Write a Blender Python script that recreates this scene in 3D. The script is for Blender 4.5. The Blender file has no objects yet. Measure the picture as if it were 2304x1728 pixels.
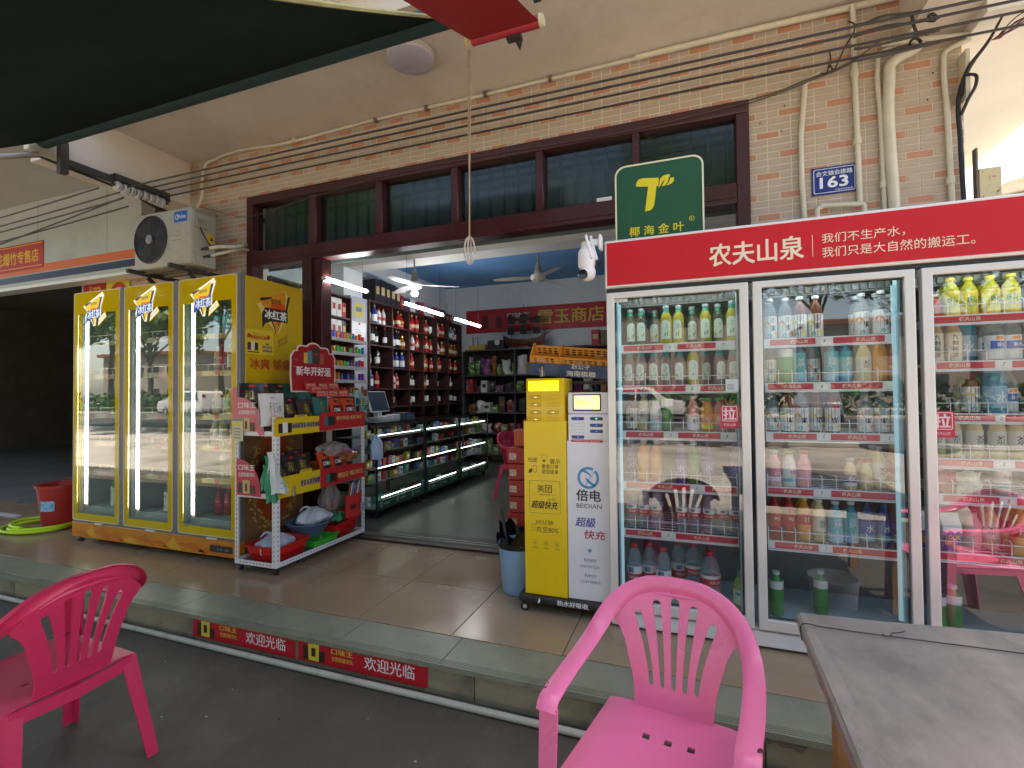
import bpy, bmesh, math, random
from mathutils import Vector, Matrix
random.seed(7)
R = math.radians
SC = bpy.context.scene
COL = SC.collection
PI = math.pi

# ------------------------------------------------------------------ camera
CH = 1.27
yaw, pit, rol = R(20.14), R(1.13), R(-0.59)
fw = Vector((-math.sin(yaw)*math.cos(pit), math.cos(yaw)*math.cos(pit), math.sin(pit)))
rt = Vector((math.cos(yaw), math.sin(yaw), 0))
up = rt.cross(fw)
rt, up = rt*math.cos(rol)+up*math.sin(rol), -rt*math.sin(rol)+up*math.cos(rol)
cam = bpy.data.cameras.new('camera')
camo = bpy.data.objects.new('camera', cam)
COL.objects.link(camo)
camo.matrix_world = Matrix(((rt.x, up.x, -fw.x, 0), (rt.y, up.y, -fw.y, 0), (rt.z, up.z, -fw.z, CH), (0, 0, 0, 1)))
cam.sensor_width = 36
cam.lens = 1100/2304*36
cam.clip_start = 0.05
cam.clip_end = 800
SC.camera = camo

# ------------------------------------------------------------------ sky, sun, exposure
SUN_EL, SUN_AZ = R(67), R(62)          # azimuth measured from +X towards +Y
sun_dir = Vector((math.cos(SUN_EL)*math.cos(SUN_AZ), math.cos(SUN_EL)*math.sin(SUN_AZ), math.sin(SUN_EL)))
W = bpy.data.worlds.new('World')
SC.world = W
W.use_nodes = True
nt = W.node_tree
sky = nt.nodes.new('ShaderNodeTexSky')
sky.sky_type = 'NISHITA'
sky.sun_disc = False
sky.sun_elevation = SUN_EL
sky.sun_rotation = math.atan2(sun_dir.x, sun_dir.y)
sky.dust_density = 2.0
nt.links.new(sky.outputs[0], nt.nodes['Background'].inputs[0])
nt.nodes['Background'].inputs[1].default_value = 0.15
sl = bpy.data.lights.new('sun', 'SUN')
sl.energy = 4.0
sl.angle = R(0.5)
sl.color = (1, .95, .87)
so = bpy.data.objects.new('sun', sl)
COL.objects.link(so)
so.location = (20, -15, 30)
so.rotation_euler = sun_dir.to_track_quat('Z', 'Y').to_euler()
SC.view_settings.view_transform = 'Standard'
SC.view_settings.look = 'None'
SC.view_settings.exposure = 1.85
SC.view_settings.gamma = 1
SC.view_settings.use_curve_mapping = False
SC.view_settings.use_white_balance = True        # camera balanced for open shade
SC.view_settings.white_balance_temperature = 7600
SC.view_settings.white_balance_tint = 12
SC.cycles.use_denoising = True
SC.cycles.max_bounces = 9
SC.cycles.diffuse_bounces = 5
SC.cycles.glossy_bounces = 4
SC.cycles.transmission_bounces = 6
SC.cycles.transparent_max_bounces = 40
SC.cycles.sample_clamp_indirect = 6
SC.cycles.caustics_reflective = False
SC.cycles.caustics_refractive = False

# ------------------------------------------------------------------ materials
MATS = {}
def M(name, col, rough=.5, metal=0., var=0., vs=6., bump=0., bs=40., emit=0., spec=.5, dirt=None, dirt_s=1.5, dirt_lo=.55, dirt_hi=.75, stretch=None, rv=.0):
    """Principled material; var = brightness noise, dirt = second colour blended in patches."""
    if name in MATS:
        return MATS[name]
    m = bpy.data.materials.new(name)
    m.use_nodes = True
    n = m.node_tree.nodes
    l = m.node_tree.links
    b = n['Principled BSDF']
    c = (*col, 1) if len(col) == 3 else col
    b.inputs['Base Color'].default_value = c
    b.inputs['Roughness'].default_value = rough
    b.inputs['Metallic'].default_value = metal
    b.inputs['Specular IOR Level'].default_value = spec
    co = None
    def coords():
        t = n.new('ShaderNodeTexCoord')
        mp = n.new('ShaderNodeMapping')
        if stretch:
            mp.inputs['Scale'].default_value = stretch
        l.new(t.outputs['Object'], mp.inputs[0])
        return mp.outputs[0]
    if var or bump or dirt or rv:
        co = coords()
    last = None
    if var:
        nz = n.new('ShaderNodeTexNoise')
        nz.inputs['Scale'].default_value = vs
        nz.inputs['Detail'].default_value = 6
        nz.inputs['Roughness'].default_value = .65
        l.new(co, nz.inputs[0])
        mr = n.new('ShaderNodeMapRange')
        mr.inputs[1].default_value = .3
        mr.inputs[2].default_value = .7
        mr.inputs[3].default_value = 1-var
        mr.inputs[4].default_value = 1+var
        l.new(nz.outputs[0], mr.inputs[0])
        mx = n.new('ShaderNodeVectorMath')
        mx.operation = 'SCALE'
        mx.inputs[0].default_value = c[:3]
        l.new(mr.outputs[0], mx.inputs['Scale'])
        last = mx.outputs[0]
    if dirt:
        nz = n.new('ShaderNodeTexNoise')
        nz.inputs['Scale'].default_value = dirt_s
        nz.inputs['Detail'].default_value = 8
        nz.inputs['Roughness'].default_value = .7
        l.new(co, nz.inputs[0])
        mr = n.new('ShaderNodeMapRange')
        mr.inputs[1].default_value = dirt_lo
        mr.inputs[2].default_value = dirt_hi
        l.new(nz.outputs[0], mr.inputs[0])
        mx = n.new('ShaderNodeMix')
        mx.data_type = 'RGBA'
        mx.inputs['A'].default_value = c
        mx.inputs['B'].default_value = (*dirt, 1)
        if last:
            l.new(last, mx.inputs['A'])
        l.new(mr.outputs[0], mx.inputs['Factor'])
        last = mx.outputs['Result']
    if last:
        l.new(last, b.inputs['Base Color'])
    if rv:
        nz = n.new('ShaderNodeTexNoise')
        nz.inputs['Scale'].default_value = vs*.7
        nz.inputs['Detail'].default_value = 7
        l.new(co, nz.inputs[0])
        mr = n.new('ShaderNodeMapRange')
        mr.inputs[1].default_value = .3
        mr.inputs[2].default_value = .7
        mr.inputs[3].default_value = max(.02, rough-rv)
        mr.inputs[4].default_value = min(1, rough+rv)
        l.new(nz.outputs[0], mr.inputs[0])
        l.new(mr.outputs[0], b.inputs['Roughness'])
    if bump:
        nz = n.new('ShaderNodeTexNoise')
        nz.inputs['Scale'].default_value = bs
        nz.inputs['Detail'].default_value = 4
        l.new(co, nz.inputs[0])
        bp = n.new('ShaderNodeBump')
        bp.inputs['Strength'].default_value = min(1, bump)
        bp.inputs['Distance'].default_value = .01
        l.new(nz.outputs[0], bp.inputs['Height'])
        l.new(bp.outputs[0], b.inputs['Normal'])
    if emit:
        b.inputs['Emission Color'].default_value = c
        b.inputs['Emission Strength'].default_value = emit
        if last:
            l.new(last, b.inputs['Emission Color'])
    MATS[name] = m
    return m

def glassm(name, tint=(.96, .98, .98), refl=1.0, rough=.0, wob=0.):
    """thin clear sheet: straight-through transparency with a Fresnel reflection"""
    if name in MATS:
        return MATS[name]
    m = bpy.data.materials.new(name)
    m.use_nodes = True
    n = m.node_tree.nodes
    l = m.node_tree.links
    n.remove(n['Principled BSDF'])
    tr = n.new('ShaderNodeBsdfTransparent')
    tr.inputs[0].default_value = (*tint, 1)
    gl = n.new('ShaderNodeBsdfGlossy')
    gl.inputs['Roughness'].default_value = rough
    fr = n.new('ShaderNodeFresnel')
    ge = n.new('ShaderNodeNewGeometry')
    ir = n.new('ShaderNodeMapRange')          # same index from either side of the sheet
    ir.inputs[3].default_value = 1.55
    ir.inputs[4].default_value = 1/1.55
    l.new(ge.outputs['Backfacing'], ir.inputs[0])
    l.new(ir.outputs[0], fr.inputs[0])
    mu = n.new('ShaderNodeMath')
    mu.operation = 'MULTIPLY'
    mu.use_clamp = True
    mu.inputs[1].default_value = refl
    l.new(fr.outputs[0], mu.inputs[0])
    mx = n.new('ShaderNodeMixShader')
    l.new(mu.outputs[0], mx.inputs[0])
    l.new(tr.outputs[0], mx.inputs[1])
    l.new(gl.outputs[0], mx.inputs[2])
    l.new(mx.outputs[0], n['Material Output'].inputs[0])
    if wob:
        tc = n.new('ShaderNodeTexCoord')
        nz = n.new('ShaderNodeTexNoise')
        nz.inputs['Scale'].default_value = 5
        nz.inputs['Detail'].default_value = 1
        bp = n.new('ShaderNodeBump')
        bp.inputs['Strength'].default_value = wob
        bp.inputs['Distance'].default_value = .01
        l.new(tc.outputs['Object'], nz.inputs[0])
        l.new(nz.outputs[0], bp.inputs['Height'])
        l.new(bp.outputs[0], gl.inputs['Normal'])
        l.new(bp.outputs[0], fr.inputs['Normal'])
    MATS[name] = m
    return m

def liquid(name, col, rough=.06, alpha=.55):
    """filled clear bottle: tinted see-through body with a gloss"""
    if name in MATS:
        return MATS[name]
    m = bpy.data.materials.new(name)
    m.use_nodes = True
    n = m.node_tree.nodes
    l = m.node_tree.links
    b = n['Principled BSDF']
    b.inputs['Base Color'].default_value = (*col, 1)
    b.inputs['Roughness'].default_value = rough
    tr = n.new('ShaderNodeBsdfTransparent')
    tr.inputs[0].default_value = (min(1, col[0]*.5+.5), min(1, col[1]*.5+.5), min(1, col[2]*.5+.5), 1)
    mx = n.new('ShaderNodeMixShader')
    mx.inputs[0].default_value = alpha
    l.new(tr.outputs[0], mx.inputs[1])
    l.new(b.outputs[0], mx.inputs[2])
    l.new(mx.outputs[0], n['Material Output'].inputs[0])
    MATS[name] = m
    return m

# ------------------------------------------------------------------ mesh builder
WM = {}                                   # world matrix of each thing (Empty)
class MB:
    def __init__(s):
        s.bm = bmesh.new()
    def _fin(s, vs0, mi, smooth=False):
        pass
    def box(s, x0, x1, y0, y1, z0, z1, mi=0, bev=0., seg=1):
        v = [s.bm.verts.new(p) for p in ((x0, y0, z0), (x1, y0, z0), (x1, y1, z0), (x0, y1, z0), (x0, y0, z1), (x1, y0, z1), (x1, y1, z1), (x0, y1, z1))]
        fs = [s.bm.faces.new([v[i] for i in q]) for q in ((0, 3, 2, 1), (4, 5, 6, 7), (0, 1, 5, 4), (1, 2, 6, 5), (2, 3, 7, 6), (3, 0, 4, 7))]
        for f in fs:
            f.material_index = mi
        if bev:
            es = list({e for f in fs for e in f.edges})
            r = bmesh.ops.bevel(s.bm, geom=es, offset=bev, segments=seg, profile=.5, affect='EDGES')
            for f in r['faces']:
                f.material_index = mi
                f.smooth = True
        return s
    def obox(s, o, u, v, w, mi=0, bev=0.):
        """box from a corner and three edge vectors"""
        o, u, v, w = map(Vector, (o, u, v, w))
        p = [o, o+u, o+u+v, o+v, o+w, o+u+w, o+u+v+w, o+v+w]
        vv = [s.bm.verts.new(q) for q in p]
        fs = [s.bm.faces.new([vv[i] for i in q]) for q in ((0, 3, 2, 1), (4, 5, 6, 7), (0, 1, 5, 4), (1, 2, 6, 5), (2, 3, 7, 6), (3, 0, 4, 7))]
        for f in fs:
            f.material_index = mi
        if u.cross(v).dot(w) < 0:
            bmesh.ops.reverse_faces(s.bm, faces=fs)
        if bev:
            es = list({e for f in fs for e in f.edges})
            r = bmesh.ops.bevel(s.bm, geom=es, offset=bev, segments=1, profile=.5, affect='EDGES')
            for f in r['faces']:
                f.material_index = mi
        return s
    def quad(s, pts, mi=0):
        f = s.bm.faces.new([s.bm.verts.new(p) for p in pts])
        f.material_index = mi
        return s
    def tube(s, path, r, n=8, mi=0, caps=True, closed=False):
        path = [Vector(p) for p in path]
        k = len(path)
        rr = (list(r)+[r[-1]]*k)[:k] if isinstance(r, (list, tuple)) else [r]*k
        rings = []
        pn = None
        for i, p in enumerate(path):
            if closed:
                t = path[(i+1) % k]-path[i-1]
            else:
                t = path[min(i+1, k-1)]-path[max(i-1, 0)]
            t.normalize()
            if pn is None:
                a = Vector((0, 0, 1)) if abs(t.z) < .9 else Vector((1, 0, 0))
                pn = a.cross(t).normalized()
            else:
                pn = (pn-t*pn.dot(t))
                pn = pn.normalized() if pn.length > 1e-6 else Vector((1, 0, 0)).cross(t).normalized()
            bn = t.cross(pn)
            rings.append([s.bm.verts.new(p+(pn*math.cos(2*PI*j/n)+bn*math.sin(2*PI*j/n))*rr[i]) for j in range(n)])
        for i in range(k if closed else k-1):
            a, b = rings[i], rings[(i+1) % k]
            for j in range(n):
                f = s.bm.faces.new((a[j], a[(j+1) % n], b[(j+1) % n], b[j]))
                f.smooth = True
                f.material_index = mi
        if caps and not closed:
            f = s.bm.faces.new(rings[0][::-1]); f.material_index = mi
            f = s.bm.faces.new(rings[-1]); f.material_index = mi
        return s
    def lathe(s, prof, n=16, c=(0, 0, 0), mi=0, caps=True, axis='z', sx=1., sy=1.):
        """prof: list of (radius, height)"""
        c = Vector(c)
        rings = []
        for r, h in prof:
            ring = []
            for j in range(n):
                a = 2*PI*j/n
                x, y = r*math.cos(a)*sx, r*math.sin(a)*sy
                q = {'z': (x, y, h), 'x': (h, x, y), 'y': (y, h, x), '-y': (x, -h, y)}[axis]
                ring.append(s.bm.verts.new(c+Vector(q)))
            rings.append(ring)
        for i in range(len(rings)-1):
            a, b = rings[i], rings[i+1]
            for j in range(n):
                f = s.bm.faces.new((a[j], a[(j+1) % n], b[(j+1) % n], b[j]))
                f.smooth = True
                f.material_index = mi
        if caps:
            f = s.bm.faces.new(rings[0][::-1]); f.material_index = mi
            f = s.bm.faces.new(rings[-1]); f.material_index = mi
        return s
    def grid(s, fn, nu, nv, mi=0, smooth=True, thick=0.):
        vs = [[s.bm.verts.new(fn(i/nu, j/nv)) for j in range(nv+1)] for i in range(nu+1)]
        for i in range(nu):
            for j in range(nv):
                f = s.bm.faces.new((vs[i][j], vs[i+1][j], vs[i+1][j+1], vs[i][j+1]))
                f.smooth = smooth
                f.material_index = mi
        return s
    def sweep(s, path, prof_fn, mi=0, caps=True):
        """path: list of points; prof_fn(i) -> list of offset vectors around the section"""
        rings = []
        for i, p in enumerate(path):
            rings.append([s.bm.verts.new(Vector(p)+Vector(o)) for o in prof_fn(i)])
        n = len(rings[0])
        for a, b in zip(rings, rings[1:]):
            for j in range(n):
                f = s.bm.faces.new((a[j], a[(j+1) % n], b[(j+1) % n], b[j]))
                f.smooth = True
                f.material_index = mi
        if caps:
            f = s.bm.faces.new(rings[0][::-1]); f.material_index = mi
            f = s.bm.faces.new(rings[-1]); f.material_index = mi
        return s
    def prism(s, pts, o, u, v, t, mi=0):
        """flat outline pts (x,y) in frame o,u,v given thickness t along u x v"""
        o, u, v = Vector(o), Vector(u), Vector(v)
        n = u.cross(v).normalized()
        a = [s.bm.verts.new(o+u*x+v*y) for x, y in pts]
        b = [s.bm.verts.new(o+u*x+v*y+n*t) for x, y in pts]
        k = len(pts)
        f = s.bm.faces.new(b); f.material_index = mi
        f = s.bm.faces.new(a[::-1]); f.material_index = mi
        for i in range(k):
            f = s.bm.faces.new((a[i], a[(i+1) % k], b[(i+1) % k], b[i]))
            f.material_index = mi
        return s
    def mesh(s, name, mats, recalc=True, ang=38):
        bm = s.bm
        if recalc:
            bmesh.ops.recalc_face_normals(bm, faces=bm.faces)
        me = bpy.data.meshes.new(name)
        bm.to_mesh(me)
        bm.free()
        for m in (mats if isinstance(mats, (list, tuple)) else [mats]):
            me.materials.append(m)
        if any(p.use_smooth for p in me.polygons):
            me.set_sharp_from_angle(angle=R(ang))
        return me
    def obj(s, name, mats, parent=None, recalc=True, ang=38):
        if parent is not None:
            s.bm.transform(WM[parent].inverted())
        return link(name, s.mesh(name, mats, recalc, ang), parent)

def link(name, me, parent=None, mw=None):
    o = bpy.data.objects.new(name, me)
    COL.objects.link(o)
    if parent is not None:
        o.parent = parent
        WM[o] = WM[parent].copy()
    else:
        WM[o] = Matrix.Identity(4)
    if mw is not None:                       # placed in the parent's local frame
        o.matrix_local = mw
        WM[o] = WM[o] @ mw
    return o

def tag(o, label, cat, group=None, kind=None):
    if label: o['label'] = label
    if cat: o['category'] = cat
    if group: o['group'] = group
    if kind: o['kind'] = kind
    return o
def struct(o):
    o['kind'] = 'structure'
    return o
def stuff(o):
    o['kind'] = 'stuff'
    return o
def T(name, label, cat, loc=(0, 0, 0), rz=0., group=None):
    o = bpy.data.objects.new(name, None)
    COL.objects.link(o)
    o.empty_display_size = .05
    m = Matrix.Translation(loc) @ Matrix.Rotation(rz, 4, 'Z')
    o.matrix_world = m
    WM[o] = m
    return tag(o, label, cat, group)
KIDS = {}
def dup(root, loc, rz=0., label=None, group=None, cat=None, scale=None):
    r = root.copy()
    COL.objects.link(r)
    r.location = loc
    r.rotation_euler = (0, 0, rz)
    if scale: r.scale = scale
    WM[r] = Matrix.Translation(loc) @ Matrix.Rotation(rz, 4, 'Z')
    if label: r['label'] = label
    if group: r['group'] = group
    def rec(src, dst):
        for ch in src.children:
            c = ch.copy()
            COL.objects.link(c)
            c.parent = dst
            WM[c] = WM[dst] @ c.matrix_local if False else WM[dst].copy()
            rec(ch, c)
    rec(root, r)
    return r

# ------------------------------------------------------------------ lettering and flat shapes
_TC = {}
FR = {'front': ((1, 0, 0), (0, 0, 1)), 'right': ((0, 1, 0), (0, 0, 1)), 'left': ((0, -1, 0), (0, 0, 1)), 'top': ((1, 0, 0), (0, 1, 0)), 'down': ((1, 0, 0), (0, -1, 0)), 'back': ((-1, 0, 0), (0, 0, 1))}
def glyphs(s, bold=0., res=2, shear=0., sp=1.):
    k = (s, bold, res, shear, sp)
    if k not in _TC:
        cu = bpy.data.curves.new('t', 'FONT')
        cu.body = s
        cu.size = 1
        cu.offset = bold
        cu.resolution_u = res
        cu.shear = shear
        cu.space_character = sp
        ob = bpy.data.objects.new('t', cu)
        COL.objects.link(ob)
        dg = bpy.context.evaluated_depsgraph_get()
        me = bpy.data.meshes.new_from_object(ob.evaluated_get(dg))
        vs = [v.co.copy() for v in me.vertices]
        ps = [tuple(p.vertices) for p in me.polygons]
        bpy.data.objects.remove(ob)
        bpy.data.curves.remove(cu)
        bpy.data.meshes.remove(me)
        x0 = min(v.x for v in vs); x1 = max(v.x for v in vs)
        y0 = min(v.y for v in vs); y1 = max(v.y for v in vs)
        _TC[k] = ([((v.x-x0)/(x1-x0), (v.y-y0)/(y1-y0)) for v in vs], ps, (x1-x0)/(y1-y0))
    return _TC[k]
def put_text(mb, s, o, u, v, w, h, bold=0., mi=0, shear=0., sp=1., lift=.0012, slant=0.):
    """lettering filling a w x h box whose lower left corner is o"""
    vs, ps, asp = glyphs(s, 0, 1 if h < .02 else 2, shear, sp)
    o, u, v = Vector(o), Vector(u), Vector(v)
    n = u.cross(v).normalized()
    k = bold*h*.85                      # heavier strokes: shifted layers, each a hair above the last
    offs = [(0, 0)] if k < h*.004 else ([(-k, 0), (k, 0)] if bold < .013 else [(-k, -k*.7), (k, k*.7), (k, -k*.7), (-k, k*.7)])
    for li, (dx, dy) in enumerate(offs):
        bv = [mb.bm.verts.new(o+n*(lift+.00015*li)+u*(dx+x*w)+v*(dy+y*h+x*slant)) for x, y in vs]
        for p in ps:
            try:
                f = mb.bm.faces.new([bv[i] for i in p])
                f.material_index = mi
            except ValueError:
                pass
    return mb
def rrect(x0, y0, x1, y1, r, n=5):
    pts = []
    for cx, cy, a in ((x1-r, y0+r, -90), (x1-r, y1-r, 0), (x0+r, y1-r, 90), (x0+r, y0+r, 180)):
        for i in range(n+1):
            t = R(a+90*i/n)
            pts.append((cx+r*math.cos(t), cy+r*math.sin(t)))
    return pts
def ell(cx, cy, rx, ry, n=24, a0=0, a1=360):
    full = abs(a1-a0) >= 360
    return [(cx+rx*math.cos(R(a0+(a1-a0)*i/(n if full else n-1))), cy+ry*math.sin(R(a0+(a1-a0)*i/(n if full else n-1)))) for i in range(n)]
def shape(mb, pts, o, u, v, mi=0, lift=.001):
    o, u, v = Vector(o), Vector(u), Vector(v)
    n = u.cross(v).normalized()*lift
    f = mb.bm.faces.new([mb.bm.verts.new(o+n+u*x+v*y) for x, y in pts])
    f.material_index = mi
    return mb
def ring(mb, outer, inner, o, u, v, mi=0, lift=.001):
    o, u, v = Vector(o), Vector(u), Vector(v)
    n = u.cross(v).normalized()*lift
    a = [mb.bm.verts.new(o+n+u*x+v*y) for x, y in outer]
    b = [mb.bm.verts.new(o+n+u*x+v*y) for x, y in inner]
    k = len(a)
    for i in range(k):
        f = mb.bm.faces.new((a[i], a[(i+1) % k], b[(i+1) % k], b[i]))
        f.material_index = mi
    return mb
def curve_plate(outer, holes, depth, bev=0.):
    """filled outline with holes -> (verts, faces) centred in depth"""
    cu = bpy.data.curves.new('p', 'CURVE')
    cu.dimensions = '2D'
    cu.fill_mode = 'BOTH'
    cu.extrude = depth/2
    cu.bevel_depth = bev
    cu.bevel_resolution = 1
    cu.offset = -bev if bev else 0
    for loop in [outer]+list(holes):
        sp = cu.splines.new('POLY')
        sp.points.add(len(loop)-1)
        for p, q in zip(sp.points, loop):
            p.co = (q[0], q[1], 0, 1)
        sp.use_cyclic_u = True
    ob = bpy.data.objects.new('p', cu)
    COL.objects.link(ob)
    me = bpy.data.meshes.new_from_object(ob.evaluated_get(bpy.context.evaluated_depsgraph_get()))
    vs = [v.co.copy() for v in me.vertices]
    ps = [tuple(p.vertices) for p in me.polygons]
    bpy.data.objects.remove(ob)
    bpy.data.curves.remove(cu)
    bpy.data.meshes.remove(me)
    return vs, ps
def put_mesh(mb, vs, ps, fn=lambda v: v, mi=0, smooth=False):
    bv = [mb.bm.verts.new(fn(v)) for v in vs]
    for p in ps:
        try:
            f = mb.bm.faces.new([bv[i] for i in p])
            f.material_index = mi
            f.smooth = smooth
        except ValueError:
            pass
    return mb
def catmull(pts, n=6):
    pts = [Vector(p) for p in pts]
    out = []
    N = len(pts)
    L = [(pts[i+1]-pts[i]).length+1e-9 for i in range(N-1)]
    tg = []
    for i in range(N):
        if i == 0: tg.append((pts[1]-pts[0])/L[0])
        elif i == N-1: tg.append((pts[-1]-pts[-2])/L[-1])
        else: tg.append(((pts[i+1]-pts[i])/L[i]*L[i-1]+(pts[i]-pts[i-1])/L[i-1]*L[i])/(L[i]+L[i-1]))
    for i in range(N-1):
        a, b, d = pts[i], pts[i+1], L[i]
        for k in range(n):
            t = k/n
            out.append(a*(2*t**3-3*t*t+1)+tg[i]*d*(t**3-2*t*t+t)+b*(-2*t**3+3*t*t)+tg[i+1]*d*(t**3-t*t))
    out.append(pts[-1])
    return out
def letters(name, items, mats, parent, dim=None):
    """items: (string, origin, frame, w, h, bold[, mat index[, shear]]) -> one lettering part"""
    mb = MB()
    for it in items:
        s, o, fr, w, h, b = it[:6]
        u, v = FR[fr] if isinstance(fr, str) else fr
        put_text(mb, s, o, u, v, w, h, b, it[6] if len(it) > 6 else 0, it[7] if len(it) > 7 else 0.)
    return mb.obj(name, mats, parent, recalc=False)
ORD = ['first', 'second', 'third', 'fourth', 'fifth', 'sixth', 'seventh', 'eighth', 'ninth', 'tenth', 'eleventh', 'twelfth', 'thirteenth', 'fourteenth', 'fifteenth', 'sixteenth']
# ------------------------------------------------------------------ materials used across the scene
plaster = M('plaster', (.64, .57, .49), .85, var=.10, vs=1.2, bump=.15, bs=30, dirt=(.50, .43, .36), dirt_s=.9, dirt_lo=.5, dirt_hi=.8)
plaster_w = M('white_plaster', (.74, .70, .62), .85, var=.06, vs=1.5, bump=.1, bs=30, dirt=(.58, .52, .44), dirt_s=1.1)
shopwall = M('shop_wall_paint', (.62, .66, .68), .7, var=.06, vs=1.2, dirt=(.5, .53, .55), dirt_s=1.3)
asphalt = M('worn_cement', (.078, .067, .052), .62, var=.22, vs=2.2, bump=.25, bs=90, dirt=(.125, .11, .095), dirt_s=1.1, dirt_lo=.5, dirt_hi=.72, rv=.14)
concrete = M('pale_concrete', (.46, .43, .38), .85, var=.18, vs=1.5, bump=.2, bs=50, dirt=(.20, .18, .15), dirt_s=.5, dirt_lo=.48, dirt_hi=.66)
road_m = M('road_asphalt', (.055, .055, .058), .85, var=.15, vs=3, bump=.2, bs=80)
frame_m = M('maroon_frame', (.060, .014, .016), .32, var=.12, vs=4, rv=.08)
dark_m = M('dark_void', (.02, .02, .022), .8)
black_m = M('black_plastic', (.02, .02, .022), .45)
white_m = M('white_plastic', (.78, .78, .77), .35, var=.03)
cream_pvc = M('cream_pvc', (.62, .57, .44), .42, var=.10, vs=5, dirt=(.42, .36, .26), dirt_s=3, dirt_lo=.58, dirt_hi=.8)
steel = M('steel', (.45, .45, .46), .35, metal=.9, var=.08)
alu = M('aluminium', (.70, .69, .66), .38, metal=.35, var=.05, vs=3)
rubber = M('rubber', (.015, .015, .016), .6)
rust = M('rusty_steel', (.16, .13, .10), .75, metal=.2, var=.25, vs=12, dirt=(.20, .09, .04), dirt_s=8, dirt_lo=.5, dirt_hi=.7)

# ------------------------------------------------------------------ ground
def slab(name, x0, x1, y0, y1, z0, z1, m, parent=None):
    return MB().box(x0, x1, y0, y1, z0, z1).obj(name, m, parent)
o = MB().quad([(-150, -150, -.158), (150, -150, -.158), (150, 150, -.158), (-150, 150, -.158)]).obj('ground', concrete); struct(o)
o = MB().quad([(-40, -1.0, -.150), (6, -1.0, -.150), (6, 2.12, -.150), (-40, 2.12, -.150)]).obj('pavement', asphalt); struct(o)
o = MB().quad([(-150, -24, -.152), (150, -24, -.152), (150, -9, -.152), (-150, -9, -.152)]).obj('road', road_m); struct(o)
mk = MB()
line_m = M('road_paint', (.72, .71, .66), .7, var=.1)
for i in range(-24, 20):
    mk.quad([(i*6, -16.6, -.147), (i*6+3, -16.6, -.147), (i*6+3, -16.45, -.147), (i*6, -16.45, -.147)])
for yy in (-9.4, -23.8):
    mk.quad([(-150, yy, -.147), (150, yy, -.147), (150, yy+.14, -.147), (-150, yy+.14, -.147)])
struct(mk.obj('road_markings', line_m))
struct(MB().box(-150, 150, -9, -8.8, -.158, -.03, bev=.02).obj('kerb', concrete))
struct(MB().box(-150, 150, -24.2, -24, -.158, -.02, bev=.02).obj('kerb', concrete))

# ------------------------------------------------------------------ raised terrace: slab, edge tiles, floor tiles, riser tiles
PLX0, PLX1 = -11.94, 2.46
terr = T('terrace', None, None, (0, 2.06, -.15))
struct(terr)
bed = M('mortar', (.20, .15, .105), .9, var=.2, vs=8)
tan = M('tan_floor_tile', (.345, .245, .15), .24, var=.10, vs=2.5, dirt=(.30, .215, .135), dirt_s=1.1, dirt_lo=.3, dirt_hi=.9, rv=.12, spec=.45)
edge_t = M('green_grey_edge_tile', (.235, .24, .17), .42, var=.14, vs=5, dirt=(.12, .12, .095), dirt_s=3.2, dirt_lo=.52, dirt_hi=.76, bump=.05, bs=60, rv=.1)
riser_t = M('olive_riser_tile', (.30, .26, .17), .55, var=.12, vs=4, dirt=(.14, .12, .085), dirt_s=2.8, dirt_lo=.5, dirt_hi=.72, bump=.08, bs=50)
MB().box(PLX0, PLX1, 2.085, 3.60, -.158, -.012).obj('slab', bed, terr)
w = .5955
fl = MB().box(0, w, 0, w, 0, .011, bev=.0012).mesh('floor_tile', tan)
ed = MB()
ed.box(0, w, .048, .263, 0, .012, bev=.0012)
for k in range(4):
    ed.box(0, w, .003+k*.0115, .0105+k*.0115, 0, .0118)
ed.box(0, w, .003, .0475, 0, .0095)
ed.box(0, w, 0, .003, -.012, .012)
ed = ed.mesh('edge_tile', edge_t)
ri = MB().box(0, w, 0, .010, 0, .134, bev=.0012).mesh('riser_tile', riser_t)
random.seed(3)
for k in range(24):
    x = -2.94-.6*15+.6*k+.0022
    if not PLX0-.1 < x < PLX1-.3: continue
    link('edge_tile', ed, terr, Matrix.Translation((x, 2.058-2.06, .138)))
    link('riser_tile', ri, terr, Matrix.Translation((x+.18, .013+random.uniform(0, .003), -.006)))
    for j in range(2):
        t = link('floor_tile', fl, terr, Matrix.Translation((x-.07+(.0 if j == 0 else .0), 2.326+j*.6-2.06+.0022, .139+random.uniform(-.0006, .0006))))
fs = MB().box(0, w, 0, .08, 0, .011, bev=.0012).mesh('floor_tile', tan)
for k in range(24):
    x = -2.94-.6*15+.6*k+.0022-.07
    if PLX0-.2 < x < PLX1-.3:
        link('floor_tile', fs, terr, Matrix.Translation((x, 3.528-2.06, .139)))

# chipped mortar and dark break under the edge tile on the right
br = MB()
random.seed(11)
for (xa, xb, zz) in ((-.16, .40, -.052), (-2.2, -1.15, -.022)):
    n = 26
    top = [(xa+(xb-xa)*i/n, -.0135) for i in range(n+1)]
    bot = [(xa+(xb-xa)*i/n, zz*(.35+.65*random.random())*(1 if .04 < i/n < .96 else .4)-.013) for i in range(n, -1, -1)]
    br.prism(top+bot, (0, 2.071, 0), (1, 0, 0), (0, 0, 1), .006)
br.obj('broken_edge', M('broken_mortar', (.17, .145, .11), .95, var=.3, vs=25, bump=.6, bs=60), terr)

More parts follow.
